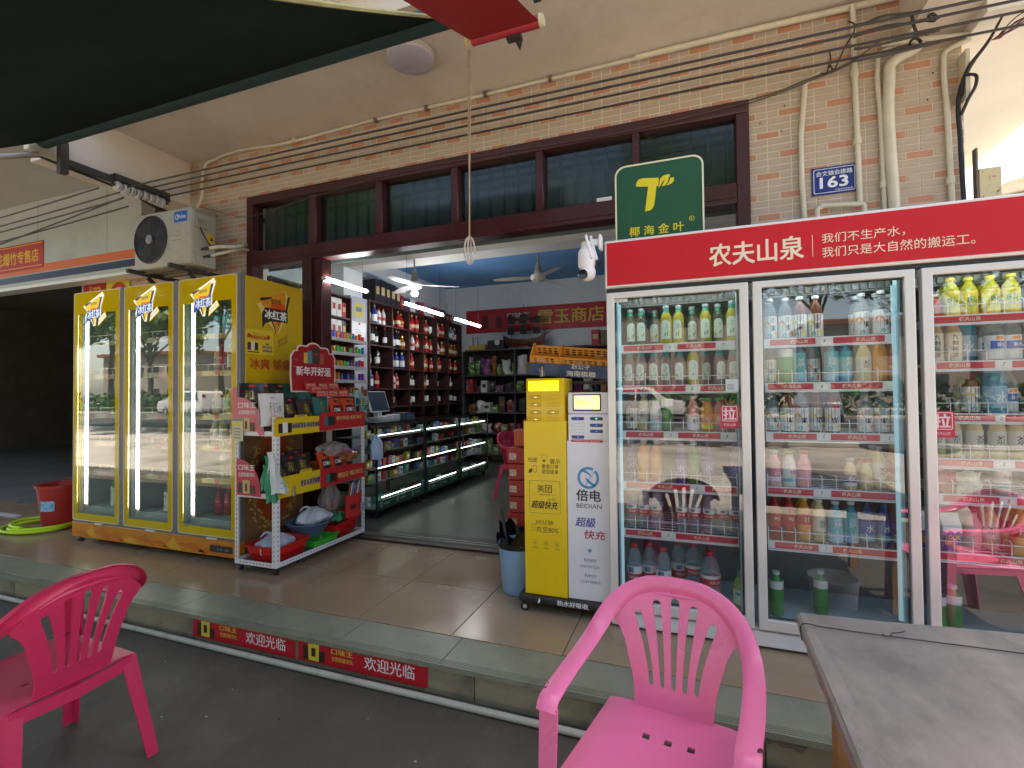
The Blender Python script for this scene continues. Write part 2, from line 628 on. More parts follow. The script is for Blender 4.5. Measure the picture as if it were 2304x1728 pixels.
# ------------------------------------------------------------------ ceiling slabs and beams over the pavement
struct(slab('ceiling', -5.0, 1.27, 2.68, 3.70, 3.765, 3.95, plaster))
struct(slab('ceiling_beam', -5.32, -5.0, 2.50, 3.70, 3.31, 3.95, plaster))
struct(slab('ceiling_beam', 1.27, 1.575, 2.68, 3.70, 3.43, 3.95, plaster))
struct(slab('ceiling', -16, -5.32, 2.50, 3.70, 3.60, 3.95, M('grey_plaster', (.36, .35, .32), .85, var=.12, vs=1.3)))
struct(slab('side_ceiling', 1.575, 2.50, 3.42, 16, 3.36, 3.95, plaster_w))
struct(slab('side_ceiling', 1.575, 1.9, 2.68, 3.42, 3.74, 3.95, plaster_w))  # right end cut short so sun reaches the mirrored chair
struct(slab('upper_storey', -16, 1.9, 2.60, 10.5, 3.951, 7.0, plaster_w))  # out of view; height and right end set for the shadow it throws

# ------------------------------------------------------------------ tiled facade wall
WY = 3.70
wall = T('tiled_wall', 'tan tiled shop front wall with scattered orange tiles around the doorway', 'wall', (0, WY, 0))
grout = M('grout', (.66, .57, .46), .9, var=.08, vs=10)
tile_g = M('tan_wall_tile', (.47, .37, .28), .62, var=.08, vs=7, bump=.2, bs=70, dirt=(.43, .34, .255), dirt_s=9, dirt_lo=.45, dirt_hi=.7)
tile_o = M('orange_wall_tile', (.50, .235, .14), .6, var=.10, vs=9, bump=.2, bs=70)
wb = MB()
wb.box(-6.82, -4.17, WY, WY+.22, -.05, 3.765)
wb.box(-4.17, .40, WY, WY+.22, 3.275, 3.765)
wb.box(.40, 1.575, WY, WY+.22, -.05, 3.765)
wb.obj('wall_body', grout, wall)
P_ = .14; RH = .0467; TH = .0392; TW = .1325
regs = [(-6.82, -4.172, 2.05, 3.76), (-4.172, .402, 3.277, 3.76), (.402, 1.574, 1.85, 3.76)]
cand = []
for xa, xb, za, zb in regs:
    r0 = math.floor((za-3.29)/RH)-1
    for r in range(r0, 14):
        zc = 3.29+r*RH
        z0, z1 = max(za, zc-TH/2), min(zb, zc+TH/2)
        if z1-z0 < .012: continue
        sp = []
        if r % 3 == 0:
            ph = 1.355+.14*((r//3) % 2)
            k0 = math.floor((xa-ph)/.28)-1
            for k in range(k0, k0+int((xb-xa)/.28)+4):
                c = ph+k*.28
                sp += [(c-TW/2, c+TW/2, 1), (c+TW/2+.0075, c+.14-.00375, 0), (c+.14+.00375, c+.28-TW/2-.0075, 0)]
        else:
            k0 = math.floor((xa-1.355)/P_)-1
            for k in range(k0, k0+int((xb-xa)/P_)+4):
                c = 1.355+k*P_
                sp.append((c+.00375, c+P_-.00375, 0))
        for a, b, orr in sp:
            a, b = max(a, xa), min(b, xb)
            if b-a > .012:
                cand.append((math.hypot((a+b)/2, WY), a, b, z0, z1, orr))
random.seed(5)
cand.sort()
tmesh = {}
rest = MB()
for i, (d, a, b, z0, z1, orr) in enumerate(cand):
    dy = random.uniform(-.001, .0012)
    if i < 300:
        k = (round(b-a, 3), round(z1-z0, 3), orr)
        if k not in tmesh:
            tmesh[k] = MB().box(0, b-a, -.0035, 0.004, 0, z1-z0, bev=.0015).mesh('wall_tile', tile_o if orr else tile_g)
        link('wall_tile', tmesh[k], wall, Matrix.Translation((a, dy, z0)))
    else:
        rest.box(a, b, WY-.0035+dy, WY+.004, z0, z1, orr)
stuff(rest.obj('wall_tiles', [tile_g, tile_o], wall))
# small dark screw holes
hb = MB()
for x, z in ((.62, 3.19), (.60, 3.02), (1.43, 3.22), (1.40, 3.06), (.47, 2.2+.9)):
    hb.lathe([(.005, -.0068), (.005, -.004)], 8, (x, WY, z), axis='y')
hb.obj('screw_hole', dark_m, wall)

# ------------------------------------------------------------------ shop interior shell
IX0, IX1, IY1 = -4.60, .55, 8.75
sf = M('shop_floor', (.095, .105, .09), .34, var=.18, vs=1.5, rv=.08, dirt=(.12, .125, .11), dirt_s=.9)
struct(slab('shop_floor', IX0, IX1, 3.60, IY1, -.06, .004, sf))
struct(slab('shop_wall', IX0-.1, IX0, WY+.22, IY1, 0, 3.7, shopwall))
struct(slab('shop_wall', IX1, IX1+.1, WY+.22, IY1, 0, 3.7, shopwall))
struct(slab('shop_wall', IX0-.1, IX1+.1, IY1, IY1+.1, 0, 3.7, shopwall))
def mural():
    m = M('sky_mural', (.09, .25, .48), .75, var=.25, vs=.8, dirt=(.34, .42, .52), dirt_s=.55, dirt_lo=.56, dirt_hi=.74)
    return m
struct(slab('shop_ceiling', IX0, IX1, 5.72, IY1, 3.38, 3.7, mural()))
struct(slab('shop_ceiling', IX0, IX1, WY+.22, 5.40, 3.46, 3.7, shopwall))
struct(slab('shop_beam', IX0, IX1, 5.40, 5.72, 3.0, 3.7, M('beam_paint', (.66, .66, .64), .75, var=.08, vs=1.5, dirt=(.45, .43, .40), dirt_s=1.2)))
struct(slab('shop_column', IX0, IX0+.25, 5.35, 5.75, 0, 3.0, shopwall))
struct(MB().box(IX0, IX0+.05, 5.72, IY1, 3.02, 3.10).box(IX0, IX0+.05, 4.0, 5.40, 2.86, 2.92).obj('cable_ledge', shopwall))
# threshold track
thr = T('door_threshold', 'dark brown door sill with a metal sliding track across the shop entrance', 'door sill', (-1.5, 3.66, 0))
granite = M('brown_granite', (.045, .03, .026), .35, var=.4, vs=40)
MB().box(-3.46, .40, 3.603, 3.90, .004, .018, bev=.003).obj('sill', granite, thr)
MB().box(-3.23, .40, 3.700, 3.712, .018, .030).box(-3.23, .40, 3.745, 3.757, .018, .030).obj('track', steel, thr)

# ------------------------------------------------------------------ dark neighbouring unit on the left
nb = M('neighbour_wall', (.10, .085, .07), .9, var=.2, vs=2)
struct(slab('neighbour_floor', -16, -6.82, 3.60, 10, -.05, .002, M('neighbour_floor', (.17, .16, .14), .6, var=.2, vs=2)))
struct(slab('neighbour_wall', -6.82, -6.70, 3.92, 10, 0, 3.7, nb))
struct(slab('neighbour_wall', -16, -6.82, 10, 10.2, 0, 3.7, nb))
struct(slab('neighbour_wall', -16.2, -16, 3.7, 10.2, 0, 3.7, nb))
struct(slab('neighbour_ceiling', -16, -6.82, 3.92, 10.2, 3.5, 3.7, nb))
struct(slab('neighbour_sill', -16, -6.82, 3.10, 3.16, .0, .012, M('pale_strip', (.5, .5, .48), .6, var=.15, vs=10)))
nsh = T('back_shelf', 'long dark shelving barely visible inside the unlit neighbouring unit', 'shelf', (-10, 9.4, 0))
for z in (.5, 1.0, 1.5, 2.0):
    MB().box(-15, -7.2, 9.3, 9.9, z, z+.03).obj('shelf_board', M('dim_wood', (.26, .22, .18), .7), nsh)
for x in (-15, -11, -7.3):
    MB().box(x, x+.1, 9.35, 9.85, 0, 2.1).obj('upright', nb, nsh)
# ------------------------------------------------------------------ maroon shop door frame with transom
X_, Z_ = 'front', None
pane_m = glassm('transom_glass', (.74, .78, .77), .8, rough=.14)
fr_t = T('door_frame', 'maroon metal door frame with a glazed transom across the shop entrance', 'door frame', (-1.9, 3.70, 0))
FB = .006
b = MB()
b.box(-4.17, .40, 3.665, 3.80, 3.185, 3.272, bev=FB)
b.box(-4.17, -4.085, 3.666, 3.80, 0, 3.184, bev=FB)
b.box(.315, .40, 3.666, 3.80, 0.02, 3.184, bev=FB)
b.obj('outer_frame', frame_m, fr_t)
b = MB().box(-4.084, .314, 3.660, 3.80, 2.565, 2.71, bev=FB).box(-4.084, .314, 3.652, 3.659, 2.60, 2.675)
b.obj('transom_bar', frame_m, fr_t)
mul = [(-3.384, -3.299), (-2.639, -2.563), (-1.878, -1.811), (-1.131, -1.068), (-.386, -.329)]
for a, c in mul:
    MB().box(a, c, 3.67, 3.80, 2.711, 3.184, bev=FB).obj('mullion', frame_m, fr_t)
b = MB().box(-3.457, -3.35, 3.655, 3.80, .02, 2.564, bev=FB).box(-3.348, -3.232, 3.668, 3.80, .02, 2.564, bev=FB).box(-3.36, -3.33, 3.642, 3.655, .02, 2.564, bev=.003)
b.obj('door_post', frame_m, fr_t)
MB().box(-4.084, -3.458, 3.67, 3.80, .02, .16, bev=FB).obj('bottom_rail', frame_m, fr_t)
xs = [-4.084]+[v for p in mul for v in p]+[.314]
for i in range(0, 12, 2):
    MB().box(xs[i]+.001, xs[i+1]-.001, 3.738, 3.743, 2.712, 3.183).obj('pane', pane_m, fr_t)
MB().box(-4.083, -3.458, 3.738, 3.743, .161, 2.564).obj('pane', glassm('side_glass', (.86, .93, .93), 1.4), fr_t)
MB().box(-.66, -.545, 3.733, 3.736, 2.735, 2.765).obj('paper_label', M('paper_white', (.8, .8, .8), .6), fr_t)
# teal grille behind the transom
gr = T('window_grille', 'dark teal upright bars standing close behind the transom glass', 'grille', (-1.9, 3.87, 2.6))
teal = M('teal_paint', (.022, .065, .065), .5, var=.12)
teal_d = M('teal_sheet', (.10, .14, .14), .75, var=.25, vs=2.5)
MB().box(-4.16, .39, 3.93, 3.938, 2.58, 3.27).obj('backing_sheet', teal_d, gr)
MB().box(-4.16, .39, 3.856, 3.872, 2.62, 2.65).box(-4.16, .39, 3.856, 3.872, 3.08, 3.12).obj('rail', teal, gr)
bar = MB().box(-.0125, .0125, -.0125, .0125, 0, .60, bev=.003).mesh('bar', teal)
for i in range(36):
    link('bar', bar, gr, Matrix.Translation((-4.10+i*.125+1.9, -.015+.0015, .04)))

# ------------------------------------------------------------------ number plate
npz = T('number_plate', 'small blue enamel house number plate reading 163 fixed between two pipes', 'sign', (.893, 3.692, 2.64))
blue = M('enamel_blue', (.012, .022, .19), .3, var=.06)
np_w = M('sign_white', (.80, .82, .82), .4)
MB().box(.767, 1.021, 3.687, 3.6925, 2.549, 2.731, bev=.001).obj('plate', blue, npz)
b = MB()
ring(b, rrect(.778, 2.560, 1.010, 2.720, .012), rrect(.7815, 2.5635, 1.0065, 2.7165, .010), (0, 3.687, 0), (1, 0, 0), (0, 0, 1))
b.obj('border', np_w, npz, recalc=False)
letters('lettering', [('会文镇会建路', (.792, 3.687, 2.672), 'front', .204, .032, .012), ('163', (.815, 3.687, 2.592), 'front', .155, .070, .045), ('文昌市公安局制', (.898, 3.687, 2.568), 'front', .098, .012, .0)], np_w, npz)

# ------------------------------------------------------------------ pipes on the right pillar
def pipe(label, paths, r, group='cream pipes on the tiled pillar', clips=()):
    p0 = paths[0][0]
    t = T('conduit_pipe', label, 'pipe', (p0[0], 3.69, 2.0), group=group)
    for pth in paths:
        MB().tube(catmull(pth, 5) if len(pth) > 2 else pth, r, 10).obj('pipe_run', cream_pvc, t)
    for (x, y, z, ax) in clips:
        b = MB()
        b.lathe([(r*1.45, -.02), (r*1.45, .02)], 10, (x, y, z), axis=ax)
        b.obj('coupling', cream_pvc, t)
    return t
y1 = 3.675
pipe('thin cream pipe with a bent top at the left edge of the number plate', [[(.748, y1, .3), (.745, y1, 1.8), (.735, y1, 3.24), (.745, y1, 3.305), (.79, y1, 3.335), (.83, y1-.01, 3.345)]], .017)
pipe('thin cream pipe rising past the right edge of the number plate to the ceiling', [[(1.030, y1, 2.45), (1.022, y1, 3.0), (1.016, y1, 3.40), (1.016, y1, 3.62)], [(1.016, y1, 3.58), (1.012, y1-.02, 3.66), (1.0, y1-.05, 3.72)]], .017, clips=((1.024, y1, 2.86, 'z'), (1.018, y1, 3.3, 'z')))
pipe('square cream loop of pipe under the number plate', [[(.785, y1-.02, .3), (.787, y1-.02, 2.3), (.788, y1-.02, 2.40), (.792, y1-.02, 2.452), (.84, y1-.02, 2.470)], [(.81, y1-.02, 2.469), (1.02, y1-.02, 2.452)], [(1.0, y1-.02, 2.453), (1.040, y1-.02, 2.445), (1.046, y1-.02, 2.40), (1.05, y1-.02, .3)]], .016)
pipe('thin cream pipe just left of the fat drain pipe', [[(1.165, y1, .3), (1.160, y1, 2.4), (1.150, y1, 3.0), (1.142, y1, 3.33), (1.150, y1, 3.39), (1.2, y1-.01, 3.42), (1.27, y1-.01, 3.43)]], .0145, clips=((1.156, y1, 2.56, 'z'),))
pipe('fat cream drain pipe with elbows at the top of the pillar', [[(1.205, y1-.02, .2), (1.203, y1-.02, 2.4), (1.196, y1-.02, 3.24), (1.202, y1-.02, 3.30), (1.245, y1-.02, 3.335), (1.30, y1-.02, 3.355), (1.345, y1-.02, 3.385), (1.352, y1-.02, 3.43), (1.338, y1-.02, 3.50), (1.325, y1-.02, 3.60), (1.322, y1-.02, 3.76)]], .031, clips=((1.349, y1-.02, 3.45, 'z'),))
pipe('thin cream pipe beside the black cable bundle at the pillar corner', [[(1.505, y1, .3), (1.498, y1, 2.4), (1.485, y1, 3.0), (1.478, y1, 3.26), (1.484, y1, 3.32), (1.53, y1-.01, 3.345), (1.60, y1-.02, 3.36)], [(1.15, y1-.05, 3.425), (1.38, y1-.05, 3.40), (1.60, y1-.05, 3.372), (2.2, y1-.05, 3.41)]], .0155, clips=((1.493, y1, 2.53, 'z'),))
# conduit in the wall/ceiling angle
t = T('ceiling_conduit', 'long cream conduit running along the angle of wall and ceiling', 'pipe', (-2, 3.66, 3.7))
MB().tube([(-.35, 3.66, 3.735), (.3, 3.66, 3.735), (1.26, 3.66, 3.725)], .021, 10).obj('pipe_run', cream_pvc, t)
MB().tube(catmull([(-4.90, 3.60, 3.22), (-4.80, 3.62, 3.24), (-4.77, 3.64, 3.32), (-4.77, 3.66, 3.60), (-4.73, 3.665, 3.70), (-4.6, 3.668, 3.735), (-3.6, 3.668, 3.725), (-2.8, 3.668, 3.745), (-1.5, 3.668, 3.735), (-.35, 3.668, 3.735)], 6), .0135, 8).obj('pipe_run', cream_pvc, t)
for x in (-3.55, -2.62, -2.1, -1.55, -1.0, -.32):
    MB().lathe([(.024, -.014), (.024, .014)], 8, (x, 3.667, 3.737), axis='x').obj('clip', cream_pvc if x < -3 or x > -.5 else rust, t)
# black cable bundle at the corner
cb = T('cable_bundle', 'thick black cable bundle hanging down the pillar corner with loose wires on top', 'cables', (1.53, 3.64, 2.0))
blk = M('black_cable', (.012, .012, .014), .5, var=.2)
mb = MB()
mb.tube(catmull([(1.545, 3.64, .6), (1.540, 3.64, 2.4), (1.530, 3.635, 2.75), (1.535, 3.63, 3.05), (1.565, 3.60, 3.16), (1.63, 3.54, 3.26), (1.67, 3.48, 3.36), (1.70, 3.42, 3.46)], 6), [.013]*26+[.011, .010, .010, .009, .009, .008, .008, .007, .007, .006, .006, .005, .005], 8)
mb.tube(catmull([(1.535, 3.62, 3.02), (1.55, 3.60, 3.12), (1.585, 3.58, 3.10), (1.585, 3.58, 3.04), (1.56, 3.60, 2.98), (1.535, 3.63, 2.90)], 5), .009, 6)
mb.obj('black_sheath', blk, cb)
mb = MB()
random.seed(21)
for k in range(10):
    x0 = random.uniform(-.02, .02)
    mb.tube(catmull([(1.64+x0, 3.5, 3.24), (1.74+random.uniform(-.03, .05), 3.45, 3.30+random.uniform(-.03, .03)), (1.88+random.uniform(-.05, .05), 3.45, 3.33+random.uniform(-.04, .04)), (2.1, 3.44, 3.40+random.uniform(-.05, .05)), (2.6, 3.4, 3.52+random.uniform(-.03, .03))], 5), .0035, 5)
mb.obj('loose_wire', M('red_wire', (.13, .035, .05), .5), cb)
mb = MB()
for k in range(9):
    a, b2 = random.uniform(-.06, .06), random.uniform(-.05, .05)
    mb.tube(catmull([(1.72+a*.4, 3.36, 3.44), (1.78+a, 3.3, 3.54+b2), (1.84+a, 3.27, 3.60+b2*.6), (1.90+b2, 3.24, 3.66), (1.98+a, 3.2, 3.74)], 5), .004, 5)
mb.obj('tangled_wire', M('mixed_wire', (.06, .045, .03), .6, var=.5, vs=30), cb)
MB().box(1.55, 1.573, 3.60, 3.69, 2.98, 3.28, bev=.004).obj('wire_tray', cream_pvc, cb)
# rusty bracket by the corner
rb = T('steel_bracket', 'rust spotted cream steel bracket at the end of the pillar above the cooler', 'bracket', (1.62, 3.6, 2.4))
MB().box(1.585, 1.594, 3.60, 3.64, 2.33, 2.68).obj('upright', rust, rb)
MB().box(1.598, 1.70, 3.60, 3.612, 2.36, 2.555, bev=.003).obj('plate', M('spotted_cream', (.60, .52, .30), .6, dirt=(.14, .06, .04), dirt_s=26, dirt_lo=.56, dirt_hi=.66), rb)
# insulator loops
lp = T('cable_coils', 'two coiled black loops of cable with a ring hanging in front of the drain pipe', 'cables', (1.36, 3.5, 3.4))
for (x, y, z, r) in ((1.275, 3.50, 3.315, .027), (1.335, 3.44, 3.405, .020), (1.385, 3.36, 3.465, .020)):
    MB().tube([(x+r*math.cos(2*PI*i/16), y+.006*math.sin(i), z+r*math.sin(2*PI*i/16)) for i in range(16)], .0085, 6, closed=True).obj('coil', blk, lp)
mb = MB()
random.seed(4)
for k in range(4):
    z = 3.20+k*.07
    mb.tube(catmull([(.92, 3.32, z-.02), (.98, 3.33, z-.01+random.uniform(-.012, .012)), (1.05, 3.35, z+.01+random.uniform(-.02, .02)), (1.25, 3.40, z+.03+random.uniform(-.01, .01)), (1.36, 3.42, z+.045)], 5), .007, 6)
mb.tube(catmull([(1.24, 3.44, 3.46), (1.245, 3.44, 3.40), (1.27, 3.46, 3.34)], 5), .008, 6)
mb.obj('lashing', M('weathered_cable', (.045, .038, .028), .7, var=.4, vs=30), lp)
# pigtail by pipe end
pg = T('wire_pigtail', 'crooked black wire ends poking out of the bent pipe above the number plate', 'wires', (.84, 3.6, 3.34))
MB().tube(catmull([(.82, 3.66, 3.345), (.85, 3.62, 3.31), (.86, 3.60, 3.35), (.88, 3.58, 3.30), (.905, 3.56, 3.345), (.93, 3.52, 3.40), (.96, 3.47, 3.44), (.955, 3.44, 3.475), (.92, 3.42, 3.485)], 5), .0045, 6).tube(catmull([(.86, 3.60, 3.33), (.865, 3.58, 3.38), (.85, 3.55, 3.41)], 4), .0045, 6).obj('wire', blk, pg)

# ------------------------------------------------------------------ overhead wires and their insulator bracket
wm = M('overhead_cable', (.028, .024, .024), .55, var=.15)
names = ['topmost', 'second highest', 'third highest', 'lowest']
for i, (y, za, zb, xa) in enumerate(((3.02, 3.235, 3.165, -4.93), (3.15, 3.262, 3.205, -4.93), (3.28, 3.288, 3.222, -4.93), (3.41, 3.300, 3.225, -4.93))):
    pts = []
    for k in range(17):
        f = k/16
        pts.append((xa+(3.2-xa)*f, y, za+(zb-za)*f*1.15+.0-.030*(1-(2*f-1)**2)*-.55))
    tag(MB().tube(pts, .0072, 6).obj('overhead_wire', wm), f'{names[i]} of the four black wires strung across the shop front', 'wire', 'four black wires along the facade')
bk = T('insulator_rack', 'steel bracket with a row of white spool insulators under the ceiling beam', 'insulators', (-4.95, 3.16, 3.31))
dk_steel = M('dark_steel', (.06, .055, .05), .6, metal=.3, var=.2)
MB().box(-4.998, -4.90, 2.91, 3.41, 3.312, 3.320).box(-4.906, -4.898, 2.91, 3.41, 3.262, 3.3115).obj('angle_iron', dk_steel, bk)
spool = MB().lathe([(.018, -.019), (.044, -.018), (.048, -.009), (.026, -.003), (.026, .003), (.048, .009), (.044, .018), (.018, .019)], 14, (0, 0, 0), axis='y', sx=1.0, sy=1.0).mesh('insulator', M('porcelain', (.55, .53, .48), .22, var=.12, vs=8))
for i, y in enumerate((2.952, 3.014, 3.07, 3.125, 3.185, 3.24, 3.295, 3.35)):
    link('insulator', spool, bk, Matrix.Translation((-4.94+4.95, y-3.16, 3.222-3.31-(.006 if i % 2 else 0))))
MB().tube([(-4.94, 2.90, 3.222), (-4.94, 3.42, 3.222)], .008, 6).box(-4.955, -4.925, 2.905, 2.917, 3.21, 3.312).box(-4.955, -4.925, 3.385, 3.397, 3.21, 3.312).obj('rod', dk_steel, bk)
lw = [(3.187, 3.245, 2.95, -5.2), (3.135, 3.19, 3.0, -4.99), (3.072, 3.125, 3.0, -4.95), (2.999, 3.07, 3.05, -4.95), (2.942, 3.135, 3.0, -4.93)]
for i, (za, zb, y, xb) in enumerate(lw):
    pts = [(-9.5+(xb+9.5)*k/10, y, za-(zb-za)*1.3+(zb-(za-(zb-za)*1.3))*k/10-.05*(1-(k/5-1)**2)*.4) for k in range(11)]
    tag(MB().tube(pts, .007, 6).obj('overhead_wire', wm), f'{["topmost", "second from top", "middle", "second from bottom", "bottom"][i]} black wire running left from the white insulators', 'wire', 'five black wires left of the insulators')
tag(MB().tube(catmull([(-5.1, 2.45, 3.30), (-5.05, 2.6, 3.27), (-4.99, 2.85, 3.235), (-4.96, 3.1, 3.20), (-4.94, 3.3, 3.15), (-4.90, 3.5, 3.13)], 6), .011, 6).obj('sagging_cable', blk), 'thick black cable sagging along the beam below the insulators', 'cable')
tag(MB().tube(catmull([(-4.77, 3.64, 3.25), (-4.6, 3.69, 3.20), (-4.3, 3.69, 3.10), (-4.17, 3.66, 3.07), (-3.4, 3.655, 3.14), (-2.6, 3.655, 3.21), (-1.4, 3.655, 3.22), (-.4, 3.655, 3.20), (.4, 3.655, 3.24)], 6), .0035, 5).obj('thin_wire', M('thin_wire', (.10, .07, .05), .7)), 'thin brown wire straggling across the top of the door frame', 'wire')
tag(MB().tube(catmull([(.40, 3.66, 3.255), (.60, 3.66, 3.28), (.74, 3.65, 3.31), (.95, 3.64, 3.35), (1.08, 3.63, 3.41), (1.15, 3.62, 3.46)], 6), .006, 5).tube(catmull([(.40, 3.66, 3.235), (.62, 3.66, 3.27), (.76, 3.65, 3.30), (1.0, 3.64, 3.36), (1.12, 3.63, 3.44)], 6), .005, 5).obj('twin_wire', M('grey_wire', (.10, .085, .07), .7)), 'pair of thin grey wires tied to the pipe beside the door frame corner', 'wire')

# ------------------------------------------------------------------ ceiling lamp
lm = T('ceiling_lamp', 'round flat unlit lamp with a dusty mauve diffuser on the arcade ceiling', 'lamp', (-1.88, 3.075, 3.764))
MB().lathe([(.160, 0), (.172, -.012), (.174, -.040), (.168, -.046)], 36, (-1.88, 3.06, 3.764)).obj('base_ring', M('lamp_base', (.45, .40, .36), .5, var=.1), lm)
MB().lathe([(.170, -.046), (.168, -.058), (.14, -.070), (.09, -.077), (.03, -.080), (.001, -.0805)], 36, (-1.88, 3.06, 3.764)).obj('diffuser', M('diffuser', (.46, .43, .50), .35, var=.06, dirt=(.36, .33, .38), dirt_s=3), lm)

# ------------------------------------------------------------------ awnings
green_f = M('green_canvas', (.010, .022, .018), .9, spec=.08, var=.2, vs=3, bump=.1, bs=200)
green_b = M('teal_tube_cloth', (.016, .048, .05), .7, var=.15, vs=3)
ga = T('awning', 'large dark green roller awning sloping out over the pavement', 'awning', (-3.1, 2.42, 3.4))
ry, rz_ = 2.42, 3.395
MB().lathe([(.062, -4.98), (.064, -1.245)], 20, (0, ry, rz_), axis='x').obj('roller', green_b, ga)
sl_ = .645
def gsheet(x0, x1, y0, y1, z1, slope, t=.004, sag=.03):
    def f(u, v):
        y = y1+(y0-y1)*v
        return Vector((x0+(x1-x0)*u, y, z1-(y1-y)*slope-sag*math.sin(PI*v)*(.6+.4*math.sin(PI*u*3))))
    def g(u, v):
        return f(u, v)+Vector((0, -.4*t, t))
    mb = MB()
    mb.grid(f, 18, 12)
    mb.grid(g, 18, 12)
    return mb
gsheet(-4.97, -1.27, .02, ry-.03, rz_-.035, sl_).obj('canvas', green_f, ga, recalc=False)
MB().box(-4.97, -1.27, -.03, .02, rz_-.035-2.37*sl_-.05, rz_-.035-2.37*sl_+.01, bev=.008).obj('front_bar', green_b, ga)
for x in (-4.96, -3.4, -2.5):
    MB().tube([(x+.0, ry-.049, rz_+.016), (x+.004, ry-.052, rz_-.012), (x, ry-.03, rz_-.043), (x-.004, ry, rz_-.053)], .0022, 5).obj('seam', M('seam_thread', (.10, .16, .16), .6), ga) if x > -4.9 else None
arm_m = M('grey_arm', (.26, .25, .22), .5, metal=.3, var=.12)
MB().tube([(-4.99, 2.40, 3.27), (-5.35, 1.9, 3.06)], .022, 10).tube([(-5.35, 1.9, 3.06), (-6.2, 1.6, 2.95)], .024, 10).obj('folding_arm', arm_m, ga)
MB().box(-5.06, -4.985, 2.33, 2.50, 3.29, 3.47, bev=.006).obj('end_bracket', M('bracket_cream', (.5, .48, .38), .5, var=.15), ga)
b = MB().box(-5.0, -4.94, 2.52, 2.58, 3.17, 3.44, bev=.003)
b.obj('wall_bracket', dk_steel, ga)
# yellowed hem visible along the right edge of the canvas
MB().tube([(-1.262, ry-.03-.2*k, rz_-.030-.2*k*sl_-.03*math.sin(PI*k/12)) for k in range(12)], .010, 6).obj('hem', M('yellow_hem', (.36, .34, .16), .7, var=.2), ga)
gangle = T('steel_angle', 'long dark steel angle bolted under the left ceiling beam', 'bracket', (-4.98, 2.9, 3.3))
MB().box(-5.0, -4.955, 2.58, 3.45, 3.255, 3.309).obj('angle_bar', dk_steel, gangle)

red_f = M('red_canvas', (.36, .012, .014), .7, var=.12, vs=3, bump=.1, bs=200)
ra = T('awning', 'narrow bright red roller awning hanging near the middle of the arcade', 'awning', (-.92, 2.42, 3.22))
MB().lathe([(.030, -1.10), (.031, -.715)], 16, (0, 2.42, 3.215), axis='x').obj('roller', M('red_roller', (.40, .03, .04), .6, var=.1), ra)
def rsheet(u, v):
    return Vector((-1.10+.385*u, 2.40-1.9*v, 3.20-1.9*v*.41-.015*math.sin(PI*v)))
mb = MB(); mb.grid(rsheet, 6, 10); mb.grid(lambda u, v: rsheet(u, v)+Vector((0, 0, .005)), 6, 10)
mb.obj('canvas', red_f, ra, recalc=False)
MB().lathe([(.036, 0), (.030, .022), (.012, .026)], 12, (-.712, 2.42, 3.215), axis='x').obj('end_cap', M('cap_cream', (.5, .46, .30), .5, var=.2, vs=20), ra)
MB().box(-.90, -.82, 2.42, 2.455, 3.165, 3.19).prism([(0, 0), (.045, 0), (.028, -.06)], (-.86, 2.45, 3.165), (1, 0, 0), (0, 0, 1), .008).obj('bracket', dk_steel, ra)
MB().box(-.735, -.695, 1.4, 2.40, 3.30, 3.36).obj('support_arm', dk_steel, ra)
rp = T('pull_rope', 'thin twisted pull rope with a beaded loop hanging from the red awning', 'rope', (-1.118, 2.42, 3.2))
rope_m = M('straw_rope', (.34, .26, .16), .8, var=.3, vs=60)
mb = MB()
mb.tube(catmull([(-1.123, 2.42, 3.20), (-1.126, 2.42, 2.9), (-1.124, 2.42, 2.5), (-1.127, 2.42, 2.13)], 6), .0045, 6)
mb.tube(catmull([(-1.113, 2.42, 3.16), (-1.115, 2.42, 2.9), (-1.119, 2.42, 2.6), (-1.127, 2.42, 2.40)], 6), .0035, 6)
mb.obj('cord', rope_m, rp)
mb = MB()
for ph in (0, .8, 1.7):
    mb.tube([(-1.127+.03*math.sin(2*PI*i/20)*math.cos(ph), 2.42+.03*math.sin(2*PI*i/20)*math.sin(ph), 2.055-.075*math.cos(2*PI*i/20)) for i in range(20)], .0042, 5, closed=True)
mb.obj('bead_loop', M('pearl_bead', (.55, .48, .42), .4, var=.5, vs=150), rp)
mb = MB()
mb.tube(catmull([(-1.122, 2.40, 3.245), (-1.132, 2.40, 3.20), (-1.118, 2.40, 3.165), (-1.108, 2.40, 3.20), (-1.125, 2.40, 3.22)], 5), .005, 6)
mb.obj('yellow_knot', M('yellow_rope', (.5, .36, .10), .7), rp)

# ------------------------------------------------------------------ air conditioner
ac = T('air_conditioner', 'beige outdoor air conditioner unit mounted on the wall above the yellow cooler', 'air conditioner', (-4.71, 3.45, 2.5))
acm = M('ac_beige', (.38, .37, .31), .5, var=.06, vs=3, dirt=(.29, .27, .21), dirt_s=2.5)
acd = M('ac_dark', (.035, .035, .04), .5)
MB().box(-5.10, -4.32, 3.20, 3.46, 2.505, 3.035, bev=.018, seg=3).box(-5.085, -4.335, 3.205, 3.455, 3.030, 3.042, bev=.004).obj('casing', acm, ac)
MB().lathe([(.232, .0), (.232, .006), (.222, .010), (.222, -.004)], 40, (-4.862, 3.198, 2.785), axis='-y', caps=False).obj('fan_ring', acd, ac)
MB().lathe([(.222, .001), (.001, .0015)], 40, (-4.862, 3.2, 2.785), axis='-y').obj('fan_well', M('fan_black', (.012, .012, .013), .6), ac)
mb = MB()
for k in range(9):
    r = .055+.0195*k
    mb.tube([(-4.862+r*math.cos(2*PI*i/32), 3.190-.012*(1-(r/.23)**2), 2.785+r*math.sin(2*PI*i/32)) for i in range(32)], .0024, 4, closed=True)
